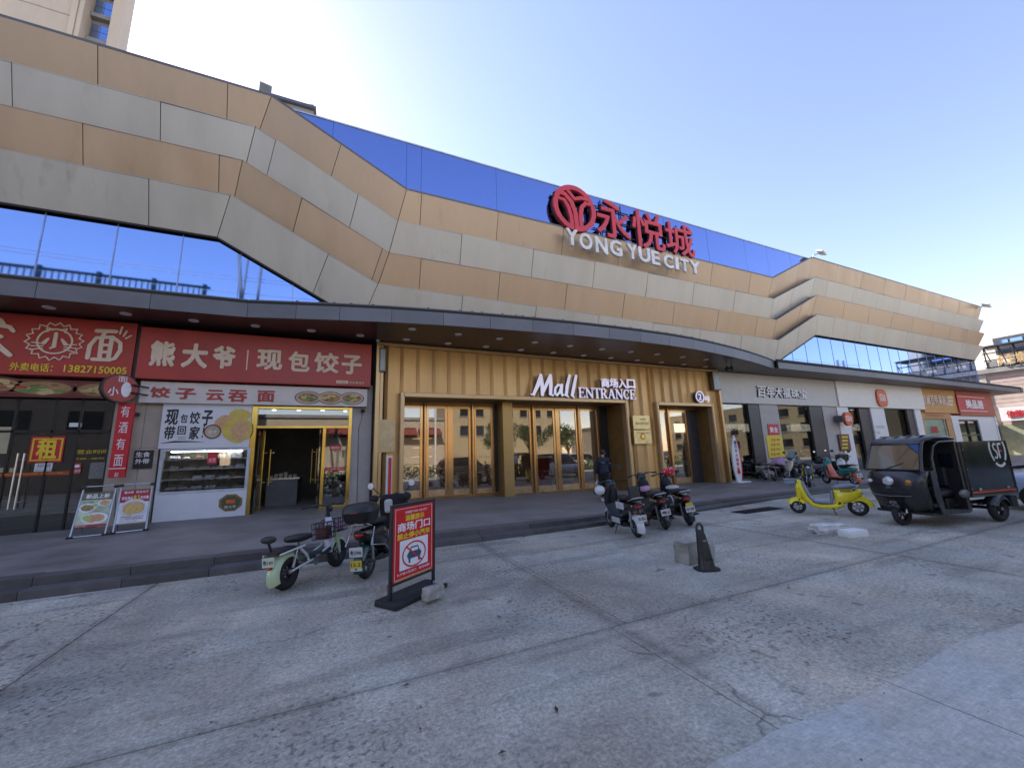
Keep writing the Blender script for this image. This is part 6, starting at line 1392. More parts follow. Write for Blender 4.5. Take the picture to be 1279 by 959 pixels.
for i in range(26):
    a_, e_ = rdd.uniform(0, 6.28), rdd.uniform(-1.2, 1.2); q.ell((.33+.10*math.cos(e_)*math.cos(a_), -.12+.17*math.cos(e_)*math.sin(a_), 1.15+.10*math.sin(e_)), .013, 6, 4)
q.build('white_dots', M_wlet, o, kind='stuff')
MB().ell((-.02, 0, .80), (.25, .15, .05), 16, 8).build('seat_cover', mat('grey_white_cloth', (.55, .52, .48), .8, bump=.4, bs=25), t, smooth=60)
for s in (-1, 1): MB().tube([(b, s*.17, z) for b, z in ((-.1, .62), (-.3, .66), (-.42, .58), (-.38, .46), (-.15, .42))], .02, 8).build('body_trim', WH, t, smooth=60)
# -- yellow shared scooter
a = PZ(998, 640.5); c = PZ(1074, 644); mid = (a+c)/2; ang = math.atan2(a.y-c.y, a.x-c.x); L = (a-c).length
YL_ = paint('bright_yellow_paint', (.90, .72, .02)); GY = paint('grey_blue_plastic', (.20, .24, .32), .45)
t = thing('electric_scooter', 'bright yellow shared scooter with a grey seat and front basket, side on', 'scooter', (mid.x, mid.y, 0), ang, world=False)
f, b = L/2, -L/2; r = .20; _rz[0] = r
wheel(t, f, r*.86, .075, M_rim, zc=r*.86, spokes=6); wheel(t, b, r, .085, M_rim, spokes=6)
_rz[0] = r*.86; fender(t, f, r+.035, .12, 20, 150, YL_, nm='front_fender', drop=.75); _rz[0] = r
fender(t, b, r+.05, .14, 45, 175, YL_, nm='rear_fender', flare=.07, drop=.8)
for s in (-1, 1): MB().tube([(f, s*.06, r), (f-.10, s*.05, r+.28)], .017, 8).build('fork_leg', M_black, t)
sweep([(f-.06, .36, .07, .06), (f-.08, .52, .11, .08), (f-.08, .70, .12, .09), (f-.07, .84, .07, .05)]).build('nose', YL_, t, smooth=60)
sweep([(f-.09, .82, .12, .05), (f-.12, .62, .15, .07), (f-.19, .40, .15, .07), (f-.31, .24, .14, .06), (f-.47, .19, .13, .06), (b+.42, .20, .14, .075), (b+.28, .28, .13, .08)]).build('main_frame', YL_, t, smooth=60)
sweep([(f-.16, .78, .11, .035), (f-.21, .60, .145, .04), (f-.28, .40, .145, .04), (f-.38, .30, .135, .04), (b+.50, .285, .13, .04), (b+.46, .40, .13, .04), (b+.455, .56, .12, .035)]).build('inner_leg_shield', GY, t, smooth=60)
rg = [ringYZ(b+.42, .43, .10, .19), ringYZ(b+.36, .43, .14, .20), ringYZ(b+.22, .45, .15, .18), ringYZ(b+.04, .49, .145, .145), ringYZ(b-.05, .53, .12, .10), ringYZ(b-.12, .56, .08, .06)]
MB().loft(rg).build('rear_body', YL_, t, smooth=60)
rg = [ringYZ(b+.44, .645, .09, .03), ringYZ(b+.38, .665, .13, .05), ringYZ(b+.18, .685, .14, .06), ringYZ(b+.02, .69, .13, .05), ringYZ(b-.04, .69, .08, .025)]
MB().loft(rg).build('seat', GY, t, smooth=60)
for s in (-1, 1):
    MB().tube([(b+.10, s*.10, .60), (b-.02, s*.11, .66), (b-.08, s*.10, .72)], .013, 8).build('grab_rail', M_steel, t, smooth=60)
    text('美团骑行', 'print', M_blk, t, (V(b+.30, s*.153, .555), V(b+.05, s*.153, .565), V(b+.30, s*.153, .60)) if s < 0 else (V(b+.30, s*.153, .555), V(b+.05, s*.153, .565), V(b+.30, s*.153, .60)), .003, .03)
    MB().ell((b+.03, s*.118, .60), (.02, .012, .02), 10, 6).build('lock_knob', M_black, t)
    MB().box((b+.36, s*.12, .25), (.05, .02, .14), Matrix.Rotation(-.5, 3, 'Y')).build('black_strap', M_black, t)
MB().tube([(f-.10, 0, .5), (f-.13, 0, .86)], .022, 8).build('steering_column', M_black, t); bars(t, f-.13, .90, .30, mirrors=False)
MB().box((f+.09, 0, .78), (.26, .28, .12)).build('front_basket', mat('grey_blue_basket', (.20, .25, .33), .5), t, bevel=.03); MB().box((f+.09, 0, .845), (.27, .29, .02)).build('basket_rim', GY, t, bevel=.008); MB().tube([(f-.05, 0, .72), (f+.1, 0, .72)], .02).build('basket_bracket', M_black, t)
stand(t, b+.5, .10); plate_at(t, b-.22, .34, '1208', M_plw, .14, .08)
# -- parked group on the platform
PLZ = .115
def spot(px, py, z=PLZ): return PZ(px, py, z)
TL = paint('teal_paint', (.02, .20, .20)); OR = paint('coral_orange_paint', (.55, .10, .04)); PK = mat('pink_quilt', (.50, .30, .42), .8, vs=9, col2=(.42, .26, .44), bump=.4, bs=20); CRM = paint('cream_paint', (.58, .54, .46))
q = spot(959, 599); t = scooter('white scooter with a black seat parked first beside the surfboard sign', (q.x+.2, q.y+.6, PLZ), 62, 1.25, WH, plate='粤S', barz=1.0, group='scooters parked before the jewellery and phone shops')
q = spot(985, 600); t = scooter('dark scooter wrapped in a pink quilted apron, second of the parked row', (q.x, q.y+.35, PLZ), 12, 1.25, BK, shield=CRM, plate='东莞', mirrors=False, group='scooters parked before the jewellery and phone shops')
MB().hexa([V(-.25, -.2, .72), V(.4, -.26, .62), V(.4, .26, .62), V(-.25, .2, .72), V(-.2, -.16, .95), V(.36, -.2, 1.08), V(.36, .2, 1.08), V(-.2, .16, .95)]).build('pink_apron', PK, t, bevel=.06)
q = spot(1012, 600); t = scooter('dark grey scooter with a pale blue windscreen, behind the teal scooter', (q.x, q.y+.5, PLZ), 170, 1.25, paint('dark_grey_paint', (.03, .045, .05)), shield=CRM, plate='88', group='scooters parked before the jewellery and phone shops')
MB().hexa([V(.34, -.2, 1.0), V(.36, -.2, 1.0), V(.36, .2, 1.0), V(.34, .2, 1.0), V(.2, -.16, 1.38), V(.215, -.16, 1.38), V(.215, .16, 1.38), V(.2, .16, 1.38)]).build('windscreen', mat('pale_blue_plastic', (.28, .42, .50), .3), t)
q = spot(1009, 607); t = scooter('low black e-bike with a yellow frame stripe, partly behind the yellow scooter', (q.x, q.y, PLZ), 215, 1.1, BK, plate='1', mirrors=False, barz=.85, r=.18, group='scooters parked before the jewellery and phone shops')
for s in (-1, 1): MB().tube([(.30, s*.12, .78), (.22, s*.15, .5), (.12, s*.16, .33), (-.12, s*.16, .36)], .03, 8).build('yellow_stripe', YL_, t, smooth=60)
a = spot(1028, 603); c = spot(1076, 607); mid = (a+c)/2; ang = math.degrees(math.atan2(a.y-c.y, a.x-c.x))
t = scooter('teal scooter with a coral footboard and coral rear fender, side on', (mid.x, mid.y, PLZ), ang, 1.28, TL, fend=OR, ffend=TL, floor=OR, plate='', mirrors=False, barz=1.0) if False else scooter('teal scooter with a coral footboard and coral rear fender, side on', (mid.x, mid.y, PLZ), ang, 1.28, TL, fend=OR, ffend=TL, floor=OR, plate='粤S', mirrors=False, barz=1.0, group='scooters parked before the jewellery and phone shops')
sweep([(.36, .80, .10, .02), (.30, .58, .12, .02), (.22, .34, .13, .02), (.10, .30, .14, .02)]).build('inner_shield', OR, t, smooth=60)
q = spot(1078, 598); t = scooter('black and white scooter with a luggage bag, half behind the cargo tricycle', (q.x+.3, q.y+.9, PLZ), 200, 1.25, BK, shield=WH, fend=WH, plate='66', group='scooters parked before the jewellery and phone shops')
MB().box((-.55, 0, .95), (.36, .4, .3)).build('luggage_bag', mat('black_bag_fabric', (.02, .018, .016), .8), t, bevel=.05)
MB().box((.30, 0, .95), (.24, .4, .3)).build('front_bag', mat('olive_bag', (.06, .06, .025), .8), t, bevel=.05)
q = spot(995, 597); scooter('dark green scooter between the pink-wrapped one and the windscreen one, facing the window', (q.x+.4, q.y+.9, PLZ), 80, 1.25, DG, shield=DG, plate='25', group='scooters parked before the jewellery and phone shops')
q = spot(1030, 597); scooter('dull silver scooter behind the teal one, closest to the grey pier', (q.x+.3, q.y+.8, PLZ), 95, 1.25, paint('dull_silver_paint', (.22, .23, .25)), plate='71', group='scooters parked before the jewellery and phone shops')
q = spot(1060, 597); scooter('plain black scooter behind the tail of the teal one, near the brown notice board', (q.x+.2, q.y+.8, PLZ), 70, 1.25, BK, plate='19', group='scooters parked before the jewellery and phone shops')
# ---------------------------------------------------------------- cargo tricycle
t = thing('cargo_tricycle', 'black electric cargo tricycle with an open cab and a dark green delivery box', 'cargo tricycle', (12.84, 4.13, 0), math.radians(171), world=False)
NB = mat('navy_black_paint', (.008, .011, .018), .3, 0, .5, .3, 2.2, coat=.25, col2=(.028, .026, .024), rvar=.4); M_olv = mat('dark_olive_box', (.030, .034, .020), .24, .1, .4, .35, 1.6, coat=.15)
_rz[0] = .25
wheel(t, 2.02, .25, .105, M_rimb); 
for s in (-1, 1): wheel(t, 0, .265, .125, M_rimb, y=s*.5)
fender(t, 2.02, .29, .15, 30, 150, NB, nm='front_fender')
for s in (-1, 1): MB().tube([(2.02, s*.09, .25), (1.93, s*.09, .72)], .022, 10).build('fork_leg', M_steel, t, smooth=60)
# front panel: bulged lower cowl
def yz(x, ys, z): return [V(x, y, z) for y in ys]
rows = [(.29, 1.98, .40, .08), (.36, 2.06, .45, .08), (.50, 2.14, .48, .09), (.66, 2.21, .50, .10), (.82, 2.25, .51, .09), (.96, 2.22, .52, .08), (1.06, 2.13, .52, .07), (1.12, 2.06, .50, .06)]
rg = []
for z, x, hw, dx in rows:
    ring = [V(x-.20*(abs(u)**5)-0, hw*u, z) for u in [-1+i/6 for i in range(13)]]+[V(x-.20*(abs(u)**5)-dx, hw*u*.97, z) for u in [1-i/6 for i in range(13)]]; rg.append(ring)
MB().loft(rg).build('front_cowl', NB, t, smooth=60)
M_hole = M_black
for s, nm in ((-1, 'indicator'), (1, 'indicator')): 
    MB().ell((2.225, s*.34, .90), (.03, .05, .04), 14, 8).build(nm, M_amb if s > 0 else M_hl, t, smooth=60)
o = MB().ell((2.24, .0, .90), (.035, .085, .085), 20, 10).build('headlamp', M_hl, t, smooth=60); MB().torus((2.235, 0, .90), (1, 0, 0), .09, .012, 24, 8).build('headlamp_ring', M_chrome, o, smooth=60)
MB().tube([(2.22, -.35, .62), (2.27, 0, .60), (2.22, .35, .62)], .012, 8).build('cowl_strip', mat('dull_grey_strip', (.12, .12, .13)), t, smooth=60)
MB().box((2.2, 0, .47), (.02, .12, .07)).build('front_badge', M_steel, t)
# side skirts with lower step
for s in (-1, 1):
    ps = [(1.76, .26), (1.86, .60), (1.86, 1.10), (1.74, 1.12), (1.70, .90), (1.66, .36), (.95, .31), (.93, .24)]
    MB().prism([V(x, s*.52-.015, z) for x, z in ps], (0, .03, 0)).build('side_skirt', NB, t, bevel=.006)
    # pillars and roof edge
    MB().tube([(2.04, s*.49, 1.10), (1.93, s*.47, 1.42), (1.80, s*.45, 1.66), (1.70, s*.44, 1.72)], [.035, .03, .03, .03], 8).build('front_pillar', NB, t, smooth=60)
    MB().tube([(1.72, s*.515, .95), (1.68, s*.50, 1.35), (1.55, s*.49, 1.60), (1.35, s*.48, 1.68), (.92, s*.48, 1.68)], [.03, .022, .022, .022, .022], 8).build('door_frame_tube', NB, t, smooth=60)
    MB().bb(.86, .95, s*.50-.03, s*.50+.03, .26, 1.68).build('rear_pillar', NB, t, bevel=.01)
    MB().bb(-.55, -.15 if False else -.35, s*.5-.07, s*.5+.07, .28, .50).build('mud_flap', M_rub, t)
    fender(t, 0, .32, .2, 20, 170, NB, nm='rear_fender').location.y += s*.5
rg = [ringDir((1.84, 0, 1.665), (1, 0, .2), .44, .02, 20, 4), ringDir((1.72, 0, 1.73), (1, 0, .1), .49, .045, 20, 4), ringDir((1.45, 0, 1.775), (1, 0, 0), .51, .05, 20, 4), ringDir((1.1, 0, 1.77), (1, 0, 0), .51, .05, 20, 4), ringDir((.84, 0, 1.74), (1, 0, 0), .50, .04, 20, 4)]
MB().loft(rg).build('cab_roof', NB, t, smooth=60)
for k in range(4): MB().bb(.95, 1.65, -.36+k*.22, -.30+k*.22, 1.815, 1.832).build('roof_rib', NB, t, bevel=.006)
MB().hexa([V(2.055, -.47, 1.12), V(2.06, -.47, 1.12), V(2.06, .47, 1.12), V(2.055, .47, 1.12), V(1.825, -.42, 1.65), V(1.83, -.42, 1.65), V(1.83, .42, 1.65), V(1.825, .42, 1.65)]).build('windscreen', M_cglass, t)
MB().tube([(2.055, -.47, 1.13), (2.055, .47, 1.13)], .018, 6).tube([(1.82, -.42, 1.655), (1.82, .42, 1.655)], .02, 6).build('windscreen_seal', M_black, t)
MB().tube([(2.06, -.1, 1.15), (2.0, .2, 1.27)], .008, 6).build('wiper', M_black, t)
MB().bb(.86, .90, -.48, .48, .30, 1.70).build('cab_rear_wall', M_dark, t)
MB().bb(.9, 1.95, -.48, .48, .24, .29).build('cab_floor', M_black, t)
MB().loft([ringYZ(.93, .62, .36, .10), ringYZ(1.15, .62, .38, .12), ringYZ(1.32, .61, .34, .09)]).build('driver_seat', M_seat, t, smooth=50); MB().bb(.95, 1.25, -.36, .36, .29, .53).build('seat_base', M_black, t, bevel=.02); MB().box((.95, 0, .95), (.09, .6, .42)).build('seat_back', M_seat, t, bevel=.04)
MB().tube([(1.93, 0, .5), (1.72, 0, .98)], .03, 8).build('steering_column', M_black, t); bars(t, 1.72, 1.02, .34, mirrors=False); MB().box((1.86, 0, .98), (.14, .5, .16)).build('dashboard', M_black, t, bevel=.03); MB().box((1.82, .3, 1.15), (.06, .18, .1)).build('parcel', mat('parcel_grey', (.3, .3, .32)), t)
o = MB().tube([(1.86, .5, 1.12), (1.95, .62, 1.20)], .01, 6).build('mirror_arm', M_black, t)
MB().ell((1.0, .53, .62), (.16, .05, .09), 14, 8).build('motor_cover', mat('dull_grey_metal', (.16, .16, .16), .4, .6), t, smooth=60)
# chassis
for s in (-1, 1): MB().bb(-.62, 1.9, s*.3-.03, s*.3+.03, .36, .43).build('chassis_rail', M_black, t)
MB().tube([(0, -.5, .265), (0, .5, .265)], .035, 10).build('rear_axle', M_black, t); MB().ell((0, 0, .265), (.1, .13, .1), 14, 8).build('differential', M_steel, t, smooth=60); MB().bb(.3, .75, -.25, .25, .24, .38).build('battery_case', M_black, t, bevel=.01)
for s in (-1, 1):
    q = MB()
    for k in range(4): q.box((0, s*.38, .35+k*.014), (.7-k*.14, .05, .012))
    q.build('leaf_spring', M_steel, t)
# box
x0, x1, y0, z0, z1 = -.66, .84, .56, .585, 1.665
MB().bb(x0, x1, -y0, y0, z0, z1).build('cargo_box', M_olv, t, bevel=.02)
for s in (-1, 1):
    MB().bb(x0+.01, x1-.01, s*y0-.004 if s < 0 else y0, s*y0 if s < 0 else y0+.004, z0+.02, z0+.065).build('red_stripe', mat('dull_red_stripe', (.45, .06, .03)), t)
MB().bb(x0+.0, x1, -y0-.012, y0+.012, z0-.05, z0-.002).build('box_sill', mat('olive_sill', (.07, .075, .05), .4), t)
for a_, b2_ in ((x0, x0+.03), (x1-.03, x1)): MB().bb(a_, b2_, y0, y0+.012, z0, z1).build('corner_edge', M_olv, t)
MB().bb(x0, x1, y0, y0+.012, z1-.03, z1).build('corner_edge', M_olv, t)
for x in (.55, -.35):
    MB().box((x, y0+.012, z0+.10), (.07, .02, .05)).build('box_latch', M_steel, t, bevel=.004)
for x in (x0+.02, x1-.02):
    for z in (.7, 1.1, 1.5): MB().cyl((x, y0+.012, z), (x, y0+.018, z), .012, 8).build('rivet', M_steel, t)
MB().tube([(x1+.02, y0-.02, z0+.02), (x1+.03, y0-.02, z1-.02)], .012, 6).build('box_edge_tube', M_black, t)
for s in (-1, 1): MB().box((x0-.02, s*.42, z0-.02), (.03, .14, .07)).build('tail_lamp', M_tail, t, bevel=.008)
MB().tube([(1.95, .505, .50), (2.04, .515, .80), (2.0, .515, 1.06)], .005, 5).build('panel_seam', M_joint, t)
MB().tube([(2.235, -.46, .72), (2.262, 0, .70), (2.235, .46, .72)], .004, 5).build('panel_seam', M_joint, t)
for k in range(5): MB().box((2.20, 0, .50+k*.022), (.03, .34, .008)).build('grille_slat', M_joint, t)
MB().box((2.255, .0, .78), (.006, .10, .05)).build('front_badge', M_chrome, t)
MB().box((.905, .3, 1.28), (.01, .22, .3)).build('rear_window', mat('car_glass', (.012, .016, .03), .05, .3), t)
MB().tube([(1.2, .44, .40), (.9, .40, .36), (.5, .42, .40), (.2, .36, .34)], .012, 6).build('cable_loom', M_black, t)
# round parcel-company emblem on the box side facing us (local +y side, seen with forward to the left)
cx_, cz_ = -.32, 1.37; o_ = V(cx_+.28, y0+.001, cz_-.29); ax_, az_ = V(-.56, 0, 0), V(0, 0, .58)
M_lw = mat('white_vinyl', (.66, .66, .62), .4)
strokes('emblem', M_lw, t, o_, ax_, az_, [([(.10, .98), (.04, .72), (.08, .48), (.18, .28)], .085), (arc(.5, .42, .36, 222, 318, 10, .34), .09), ([(.90, .98), (.96, .72), (.92, .48), (.82, .28)], .085)], .003, cap=False)
strokes('emblem_letter', M_lw, t, o_, ax_, az_, [([(.46, .86), (.36, .90), (.27, .82), (.30, .70), (.42, .60), (.45, .48), (.38, .37), (.25, .40)], .07), ([(.76, .88), (.58, .88), (.56, .80), (.56, .36)], .075)], .003, cap=False)
strokes('emblem_dash', M_red2, t, o_, ax_, az_, [([(.60, .63), (.74, .63)], .08)], .003, cap=False)
# ---------------------------------------------------------------- cars
def car(label, loc, deg, col, L=4.5, Wd=1.8, H=1.62, cat='car', group=None):
    t = thing('parked_car', label, cat, loc, math.radians(deg), group, world=False)
    w = Wd/2; prof = [(-L/2, .35), (-L/2-.02, .62), (-L/2+.05, .95), (L/2-1.15, .98), (L/2-.25, .82), (L/2, .62), (L/2-.02, .32), (L/2-.5, .24), (-L/2+.5, .24)]
    def hull(prof, ws, nm, m):
        rg = []
        for x, hw, zb_, zt_ in prof: rg.append(ringYZ(x, (zb_+zt_)/2, hw, (zt_-zb_)/2, 20, 5))
        return MB().loft(rg).build(nm, m, t, smooth=40)
    o = hull([(-L/2, w*.82, .38, .86), (-L/2+.12, w*.95, .26, .96), (-L/2+.7, w, .2, 1.0), (0, w, .2, 1.0), (L/2-1.2, w, .2, .98), (L/2-.5, w*.97, .22, .88), (L/2-.1, w*.88, .28, .74), (L/2, w*.75, .36, .62)], 0, 'body', col)
    hull([(-L/2+.06, w*.72, .94, 1.10), (-L/2+.35, w*.8, .94, 1.50), (-L/2+.8, w*.82, .94, H-.03), (.1, w*.82, .94, H), (.7, w*.8, .94, H-.08), (1.25, w*.8, .94, 1.1), (1.4, w*.76, .94, .99)], 0, 'cabin_glass', mat('car_glass', (.012, .016, .03), .05, .3))
    hull([(-L/2+.5, w*.70, H-.07, H+.0), (-L/2+.85, w*.76, H-.06, H+.02), (.1, w*.76, H-.04, H+.03), (.6, w*.72, H-.1, H-.04)], 0, 'roof', col)
    for s in (-1, 1):
        for x in (-.35, -1.35): MB().tube([(x, s*w*.99*.9, .95), (x+.08, s*w*.80, H-.05)], .03, 6).build('window_pillar', M_black, t)
        MB().tube([(-L/2+.3, s*w*.93, 1.0), (1.2, s*w*.93, 1.0)], .012, 6).build('window_trim', M_chrome, t)
        for x in (-.3,): MB().bb(x, x+.2, s*w-.01 if s < 0 else w-.01, s*w+.02 if s > 0 else -w+.01, .82, .86).build('door_handle', M_chrome, t)
        MB().ell((.85, s*(w+.1), 1.03), (.08, .1, .07), 12, 8).build('mirror', col, t, smooth=60); MB().box((L/2-.22, s*w*.68, .70), (.25, .32, .12)).build('headlamp', M_hl, t, bevel=.03); MB().box((-L/2+.03, s*w*.7, .82), (.1, .3, .14)).build('tail_lamp', M_tail, t, bevel=.02)
        for x in (-L/2+.85, L/2-.85): wheel(t, x, .33, .2, M_rim, y=s*(w-.1), spokes=7)
    return t
SB = paint('pale_blue_silver_paint', (.42, .50, .62), .25)
car('pale blue car mostly hidden behind the cargo tricycle at the right edge', (15.75, 2.1, 0), 90, SB, 4.6, 1.8, 1.68)
car('black car parked across the lot behind the camera', (9.8, -3.0, 0), 0, BK, group='cars parked across the lot'); car('white car parked across the lot behind the camera', (22.5, -6.4, 0), 180, WH, group='cars parked across the lot')
car('silver car parked across the lot behind the camera at left', (-6.5, -6.2, 0), 0, paint('silver_paint', (.4, .4, .42)), group='cars parked across the lot')
# ================================================================= red sign board, stones, bollard, person
def stone(label, px, py, sx, sy, sz, rot, seed, z=0., m=None, nm='stone_block', cat='stone', rough=.06, tilt=0., group=None, y=None):
    rd = random.Random(seed); p = PZ(px, py, z); mb = MB(); n = 5; bm_v = {}
    R = Matrix.Rotation(rot, 3, 'Z')@Matrix.Rotation(tilt, 3, 'X')
    # a subdivided rough block
    def key(i, j, k): return (i, j, k)
    for i in range(n+1):
        for j in range(n+1):
            for k in range(n+1):
                if i in (0, n) or j in (0, n) or k in (0, n):
                    u = V(i/n-.5, j/n-.5, k/n-.5); ln = max(abs(u.x), abs(u.y), abs(u.z)); q = u.normalized()*.5
                    w = u.lerp(q, .22); w = V(w.x*sx*(1+rd.uniform(-rough, rough)), w.y*sy*(1+rd.uniform(-rough, rough)), w.z*sz*(1+rd.uniform(-rough, rough)))
                    bm_v[(i, j, k)] = len(mb.v); mb.v.append(tuple(R@w+V(p.x, p.y, z+sz*.46)))
    for a in range(n):
        for b in range(n):
            for f, o in (((lambda i, j: (0, i, j)), 0), ((lambda i, j: (n, i, j)), 1), ((lambda i, j: (i, 0, j)), 1), ((lambda i, j: (i, n, j)), 0), ((lambda i, j: (i, j, 0)), 0), ((lambda i, j: (i, j, n)), 1)):
                q = [bm_v[f(a, b)], bm_v[f(a+1, b)], bm_v[f(a+1, b+1)], bm_v[f(a, b+1)]]; mb.f.append(tuple(q if o else q[::-1]))
    o = mb.build(nm, m or M_stone, None, smooth=28); tag(o, label, cat, group); return o
M_stone = mat('pale_rough_stone', (.48, .46, .43), .85, var=.25, vs=9, bump=1., bs=28, col2=(.22, .20, .18))
M_stone2 = mat('broken_concrete', (.42, .41, .37), .9, var=.25, vs=5, bump=1., bs=22, col2=(.20, .19, .15))
M_foam = mat('grey_white_block', (.72, .71, .67), .7, var=.16, vs=9, bump=.8)
stone('pale rough stone lying in front on the base of the red sign', 541, 746, .27, .12, .14, .45, 1, .045, group='stones weighting the red sign')
stone('flat pale stone on the far right corner of the red sign base', 553, 732, .26, .12, .09, .25, 2, .0, group='stones weighting the red sign')
stone('rough grey stone at the left end of the red sign base', 481, 743, .17, .15, .15, .9, 3, .0, group='stones weighting the red sign')
stone('squat broken concrete cube with a pale top behind the black bollard', 858, 702, .24, .28, .33, .1, 4, 0, M_stone2, 'concrete_block', 'concrete block', .05)
stone('second concrete lump just right of the black bollard', 884, 700, .22, .2, .30, .5, 9, 0, M_stone2, 'concrete_block', 'concrete block', .07)
stone('small flat chip of white stone left of the bigger pale rock', 1017, 663, .30, .16, .09, .3, 5, 0, M_foam, group='pale stones lying on the concrete')
stone('pale jagged rock lying between two smaller white stones', 1035, 665, .62, .26, .17, -.35, 6, 0, M_foam, rough=.14, group='pale stones lying on the concrete')
stone('smooth white brick-like block lying at the right of the pale rocks', 1066, 669.5, .46, .26, .13, -.45+.3, 7, 0, mat('smooth_white_block', (.80, .80, .78), .6, var=.05), rough=.02, group='pale stones lying on the concrete')
# red sign
a = PZ(487, 751, .05); b = PZ(541, 727, .05); ang = math.atan2(b.y-a.y, b.x-a.x); Wd = (b-a).length
t = thing('parking_sign', 'red standing sign forbidding car parking, framed in black on a black base', 'standing sign', (a.x, a.y, 0), ang, world=False)
zt = 1.14; z0 = .235
M_fr2 = mat('black_powder_coat', (.02, .02, .024), .35)
for x in (0, Wd): MB().bb(x-.018, x+.018, -.018, .018, .05, zt).build('post', M_fr2, t, bevel=.003)
MB().bb(.019, Wd-.019, -.018, .018, zt-.04, zt).build('top_rail', M_fr2, t, bevel=.003); MB().bb(.019, Wd-.019, -.018, .018, z0-.03, z0).build('bottom_rail', M_fr2, t, bevel=.003)
M_sr = mat('glossy_red_print', (.60, .012, .016), .3, var=.03)
MB().bb(.018, Wd-.018, -.012, .012, z0, zt-.04).build('panel', M_sr, t)
w0, w1 = .03, Wd-.03; pz = zt-.05; ph = pz-z0-.0
def P(x, y): return V(lerp(w0, w1, x), -.0135, lerp(z0+.01, pz, y))
def tx(s, m, x0, y0, x1, y1, bold=.03): text(s, 'lettering', m, t, (P(x0, y0), P(x1, y0), P(x0, y1)), .0012, bold)
o_ = P(0, 0); strokes('border_line', M_wlet, t, o_, P(1, 0)-o_, P(0, 1)-o_, [([(.03, .015), (.97, .015), (.97, .985), (.03, .985)], .008, True)], .0012)
tx('永悦城 YONG YUE CITY', M_wlet, .26, .905, .84, .945, .02); tx('温馨提示', M_yelp, .26, .80, .76, .885, .04); tx('商场门口', M_wlet, .08, .655, .92, .785, .03); tx('禁止停小汽车', M_yelp, .07, .545, .92, .64, .05); tx('为方便大家通行，敬请谅解！', M_wlet, .08, .055, .92, .095, .01)
def rc(m, x0, y0, x1, y1, e, nm): MB().prism([P(x0, y0)-V(0, e, 0), P(x1, y0)-V(0, e, 0), P(x1, y1)-V(0, e, 0), P(x0, y1)-V(0, e, 0)], (0, -.0008, 0)).build(nm, m, t)
rc(M_wlet, .14, .12, .86, .53, .001, 'white_square')
M_cb = mat('dark_teal_print', (.03, .09, .13))
cx, cy = .5, .325
o_ = P(.14, .12)-V(0, .003, 0); ax = P(.86, .12)-P(.14, .12); az = P(.14, .53)-P(.14, .12)
strokes('car_pictogram', M_cb, t, o_, ax, az, [([(.28, .36), (.30, .52), (.70, .52), (.72, .36)], .08, True), ([(.30, .44), (.70, .44)], .16), ([(.34, .56), (.38, .70), (.62, .70), (.66, .56)], .05), ([(.33, .30), (.33, .22)], .09), ([(.67, .30), (.67, .22)], .09)], .001)
strokes('prohibition_ring', M_sr, t, o_-V(0, .0015, 0), ax, az, [(arc(.5, .46, .40, 0, 360, 36, .42)[:-1], .055, True), ([(.22, .76), (.78, .16)], .05)], .001, cap=False)
q = MB()
for i in range(22): x = .03+i*.0435; q.prism([P(x, -.008)-V(0, .001, 0), P(x+.022, -.008)-V(0, .001, 0), P(x+.022, .006)-V(0, .001, 0), P(x, .006)-V(0, .001, 0)], (0, -.0008, 0))
o = q.build('dashed_edge_print', M_yelp, t); o['kind'] = 'stuff'
MB().prism([(-.08, -.20, 0), (Wd+.06, -.20, 0), (Wd+.08, -.16, 0), (Wd+.08, .17, 0), (Wd+.04, .20, 0), (-.05, .20, 0), (-.09, .16, 0), (-.10, -.17, 0)], (0, 0, .055)).build('base', M_rub, t, bevel=.012)
# bollard: a toppled-proof plastic barrier post
p = PZ(883, 711); ang = -.35
t = thing('parking_bollard', 'black hooded plastic bollard with a slot near its rounded top', 'bollard', (p.x, p.y, 0), ang, world=False)
MB().prism([(.17*math.copysign(abs(math.cos(k))**.6, math.cos(k)), .13*math.copysign(abs(math.sin(k))**.6, math.sin(k)), 0) for k in [2*math.pi*i/24 for i in range(24)]], (0, 0, .025)).build('base', M_rub, t, bevel=.006)
M_bb = mat('worn_black_plastic', (.03, .03, .033), .42, var=.3, vs=6)
rg = []
for z, hx, hy, off in ((.02, .125, .09, .0), (.06, .11, .08, 0), (.20, .095, .065, -.01), (.35, .08, .052, -.022), (.48, .062, .042, -.035), (.54, .048, .036, -.042)): rg.append([V(off+hx*math.copysign(abs(math.cos(k))**.7, math.cos(k)), hy*math.copysign(abs(math.sin(k))**.7, math.sin(k)), z) for k in [2*math.pi*i/20 for i in range(20)]])
MB().loft(rg).build('body', M_bb, t, smooth=45)
MB().tube([(-.088, 0, .52), (-.086, 0, .585), (-.07, 0, .615), (-.042, 0, .628), (-.015, 0, .615), (.0, 0, .585), (.004, 0, .52)], .018, 10).build('handle_loop', M_bb, t, smooth=60)
for x in (-.02, .045): MB().box((x, -.074, .15), (.02, .02, .03)).build('slot', M_joint, t)
MB().box((-.02, -.052, .40), (.05, .02, .02)).build('slot', M_steel, t)
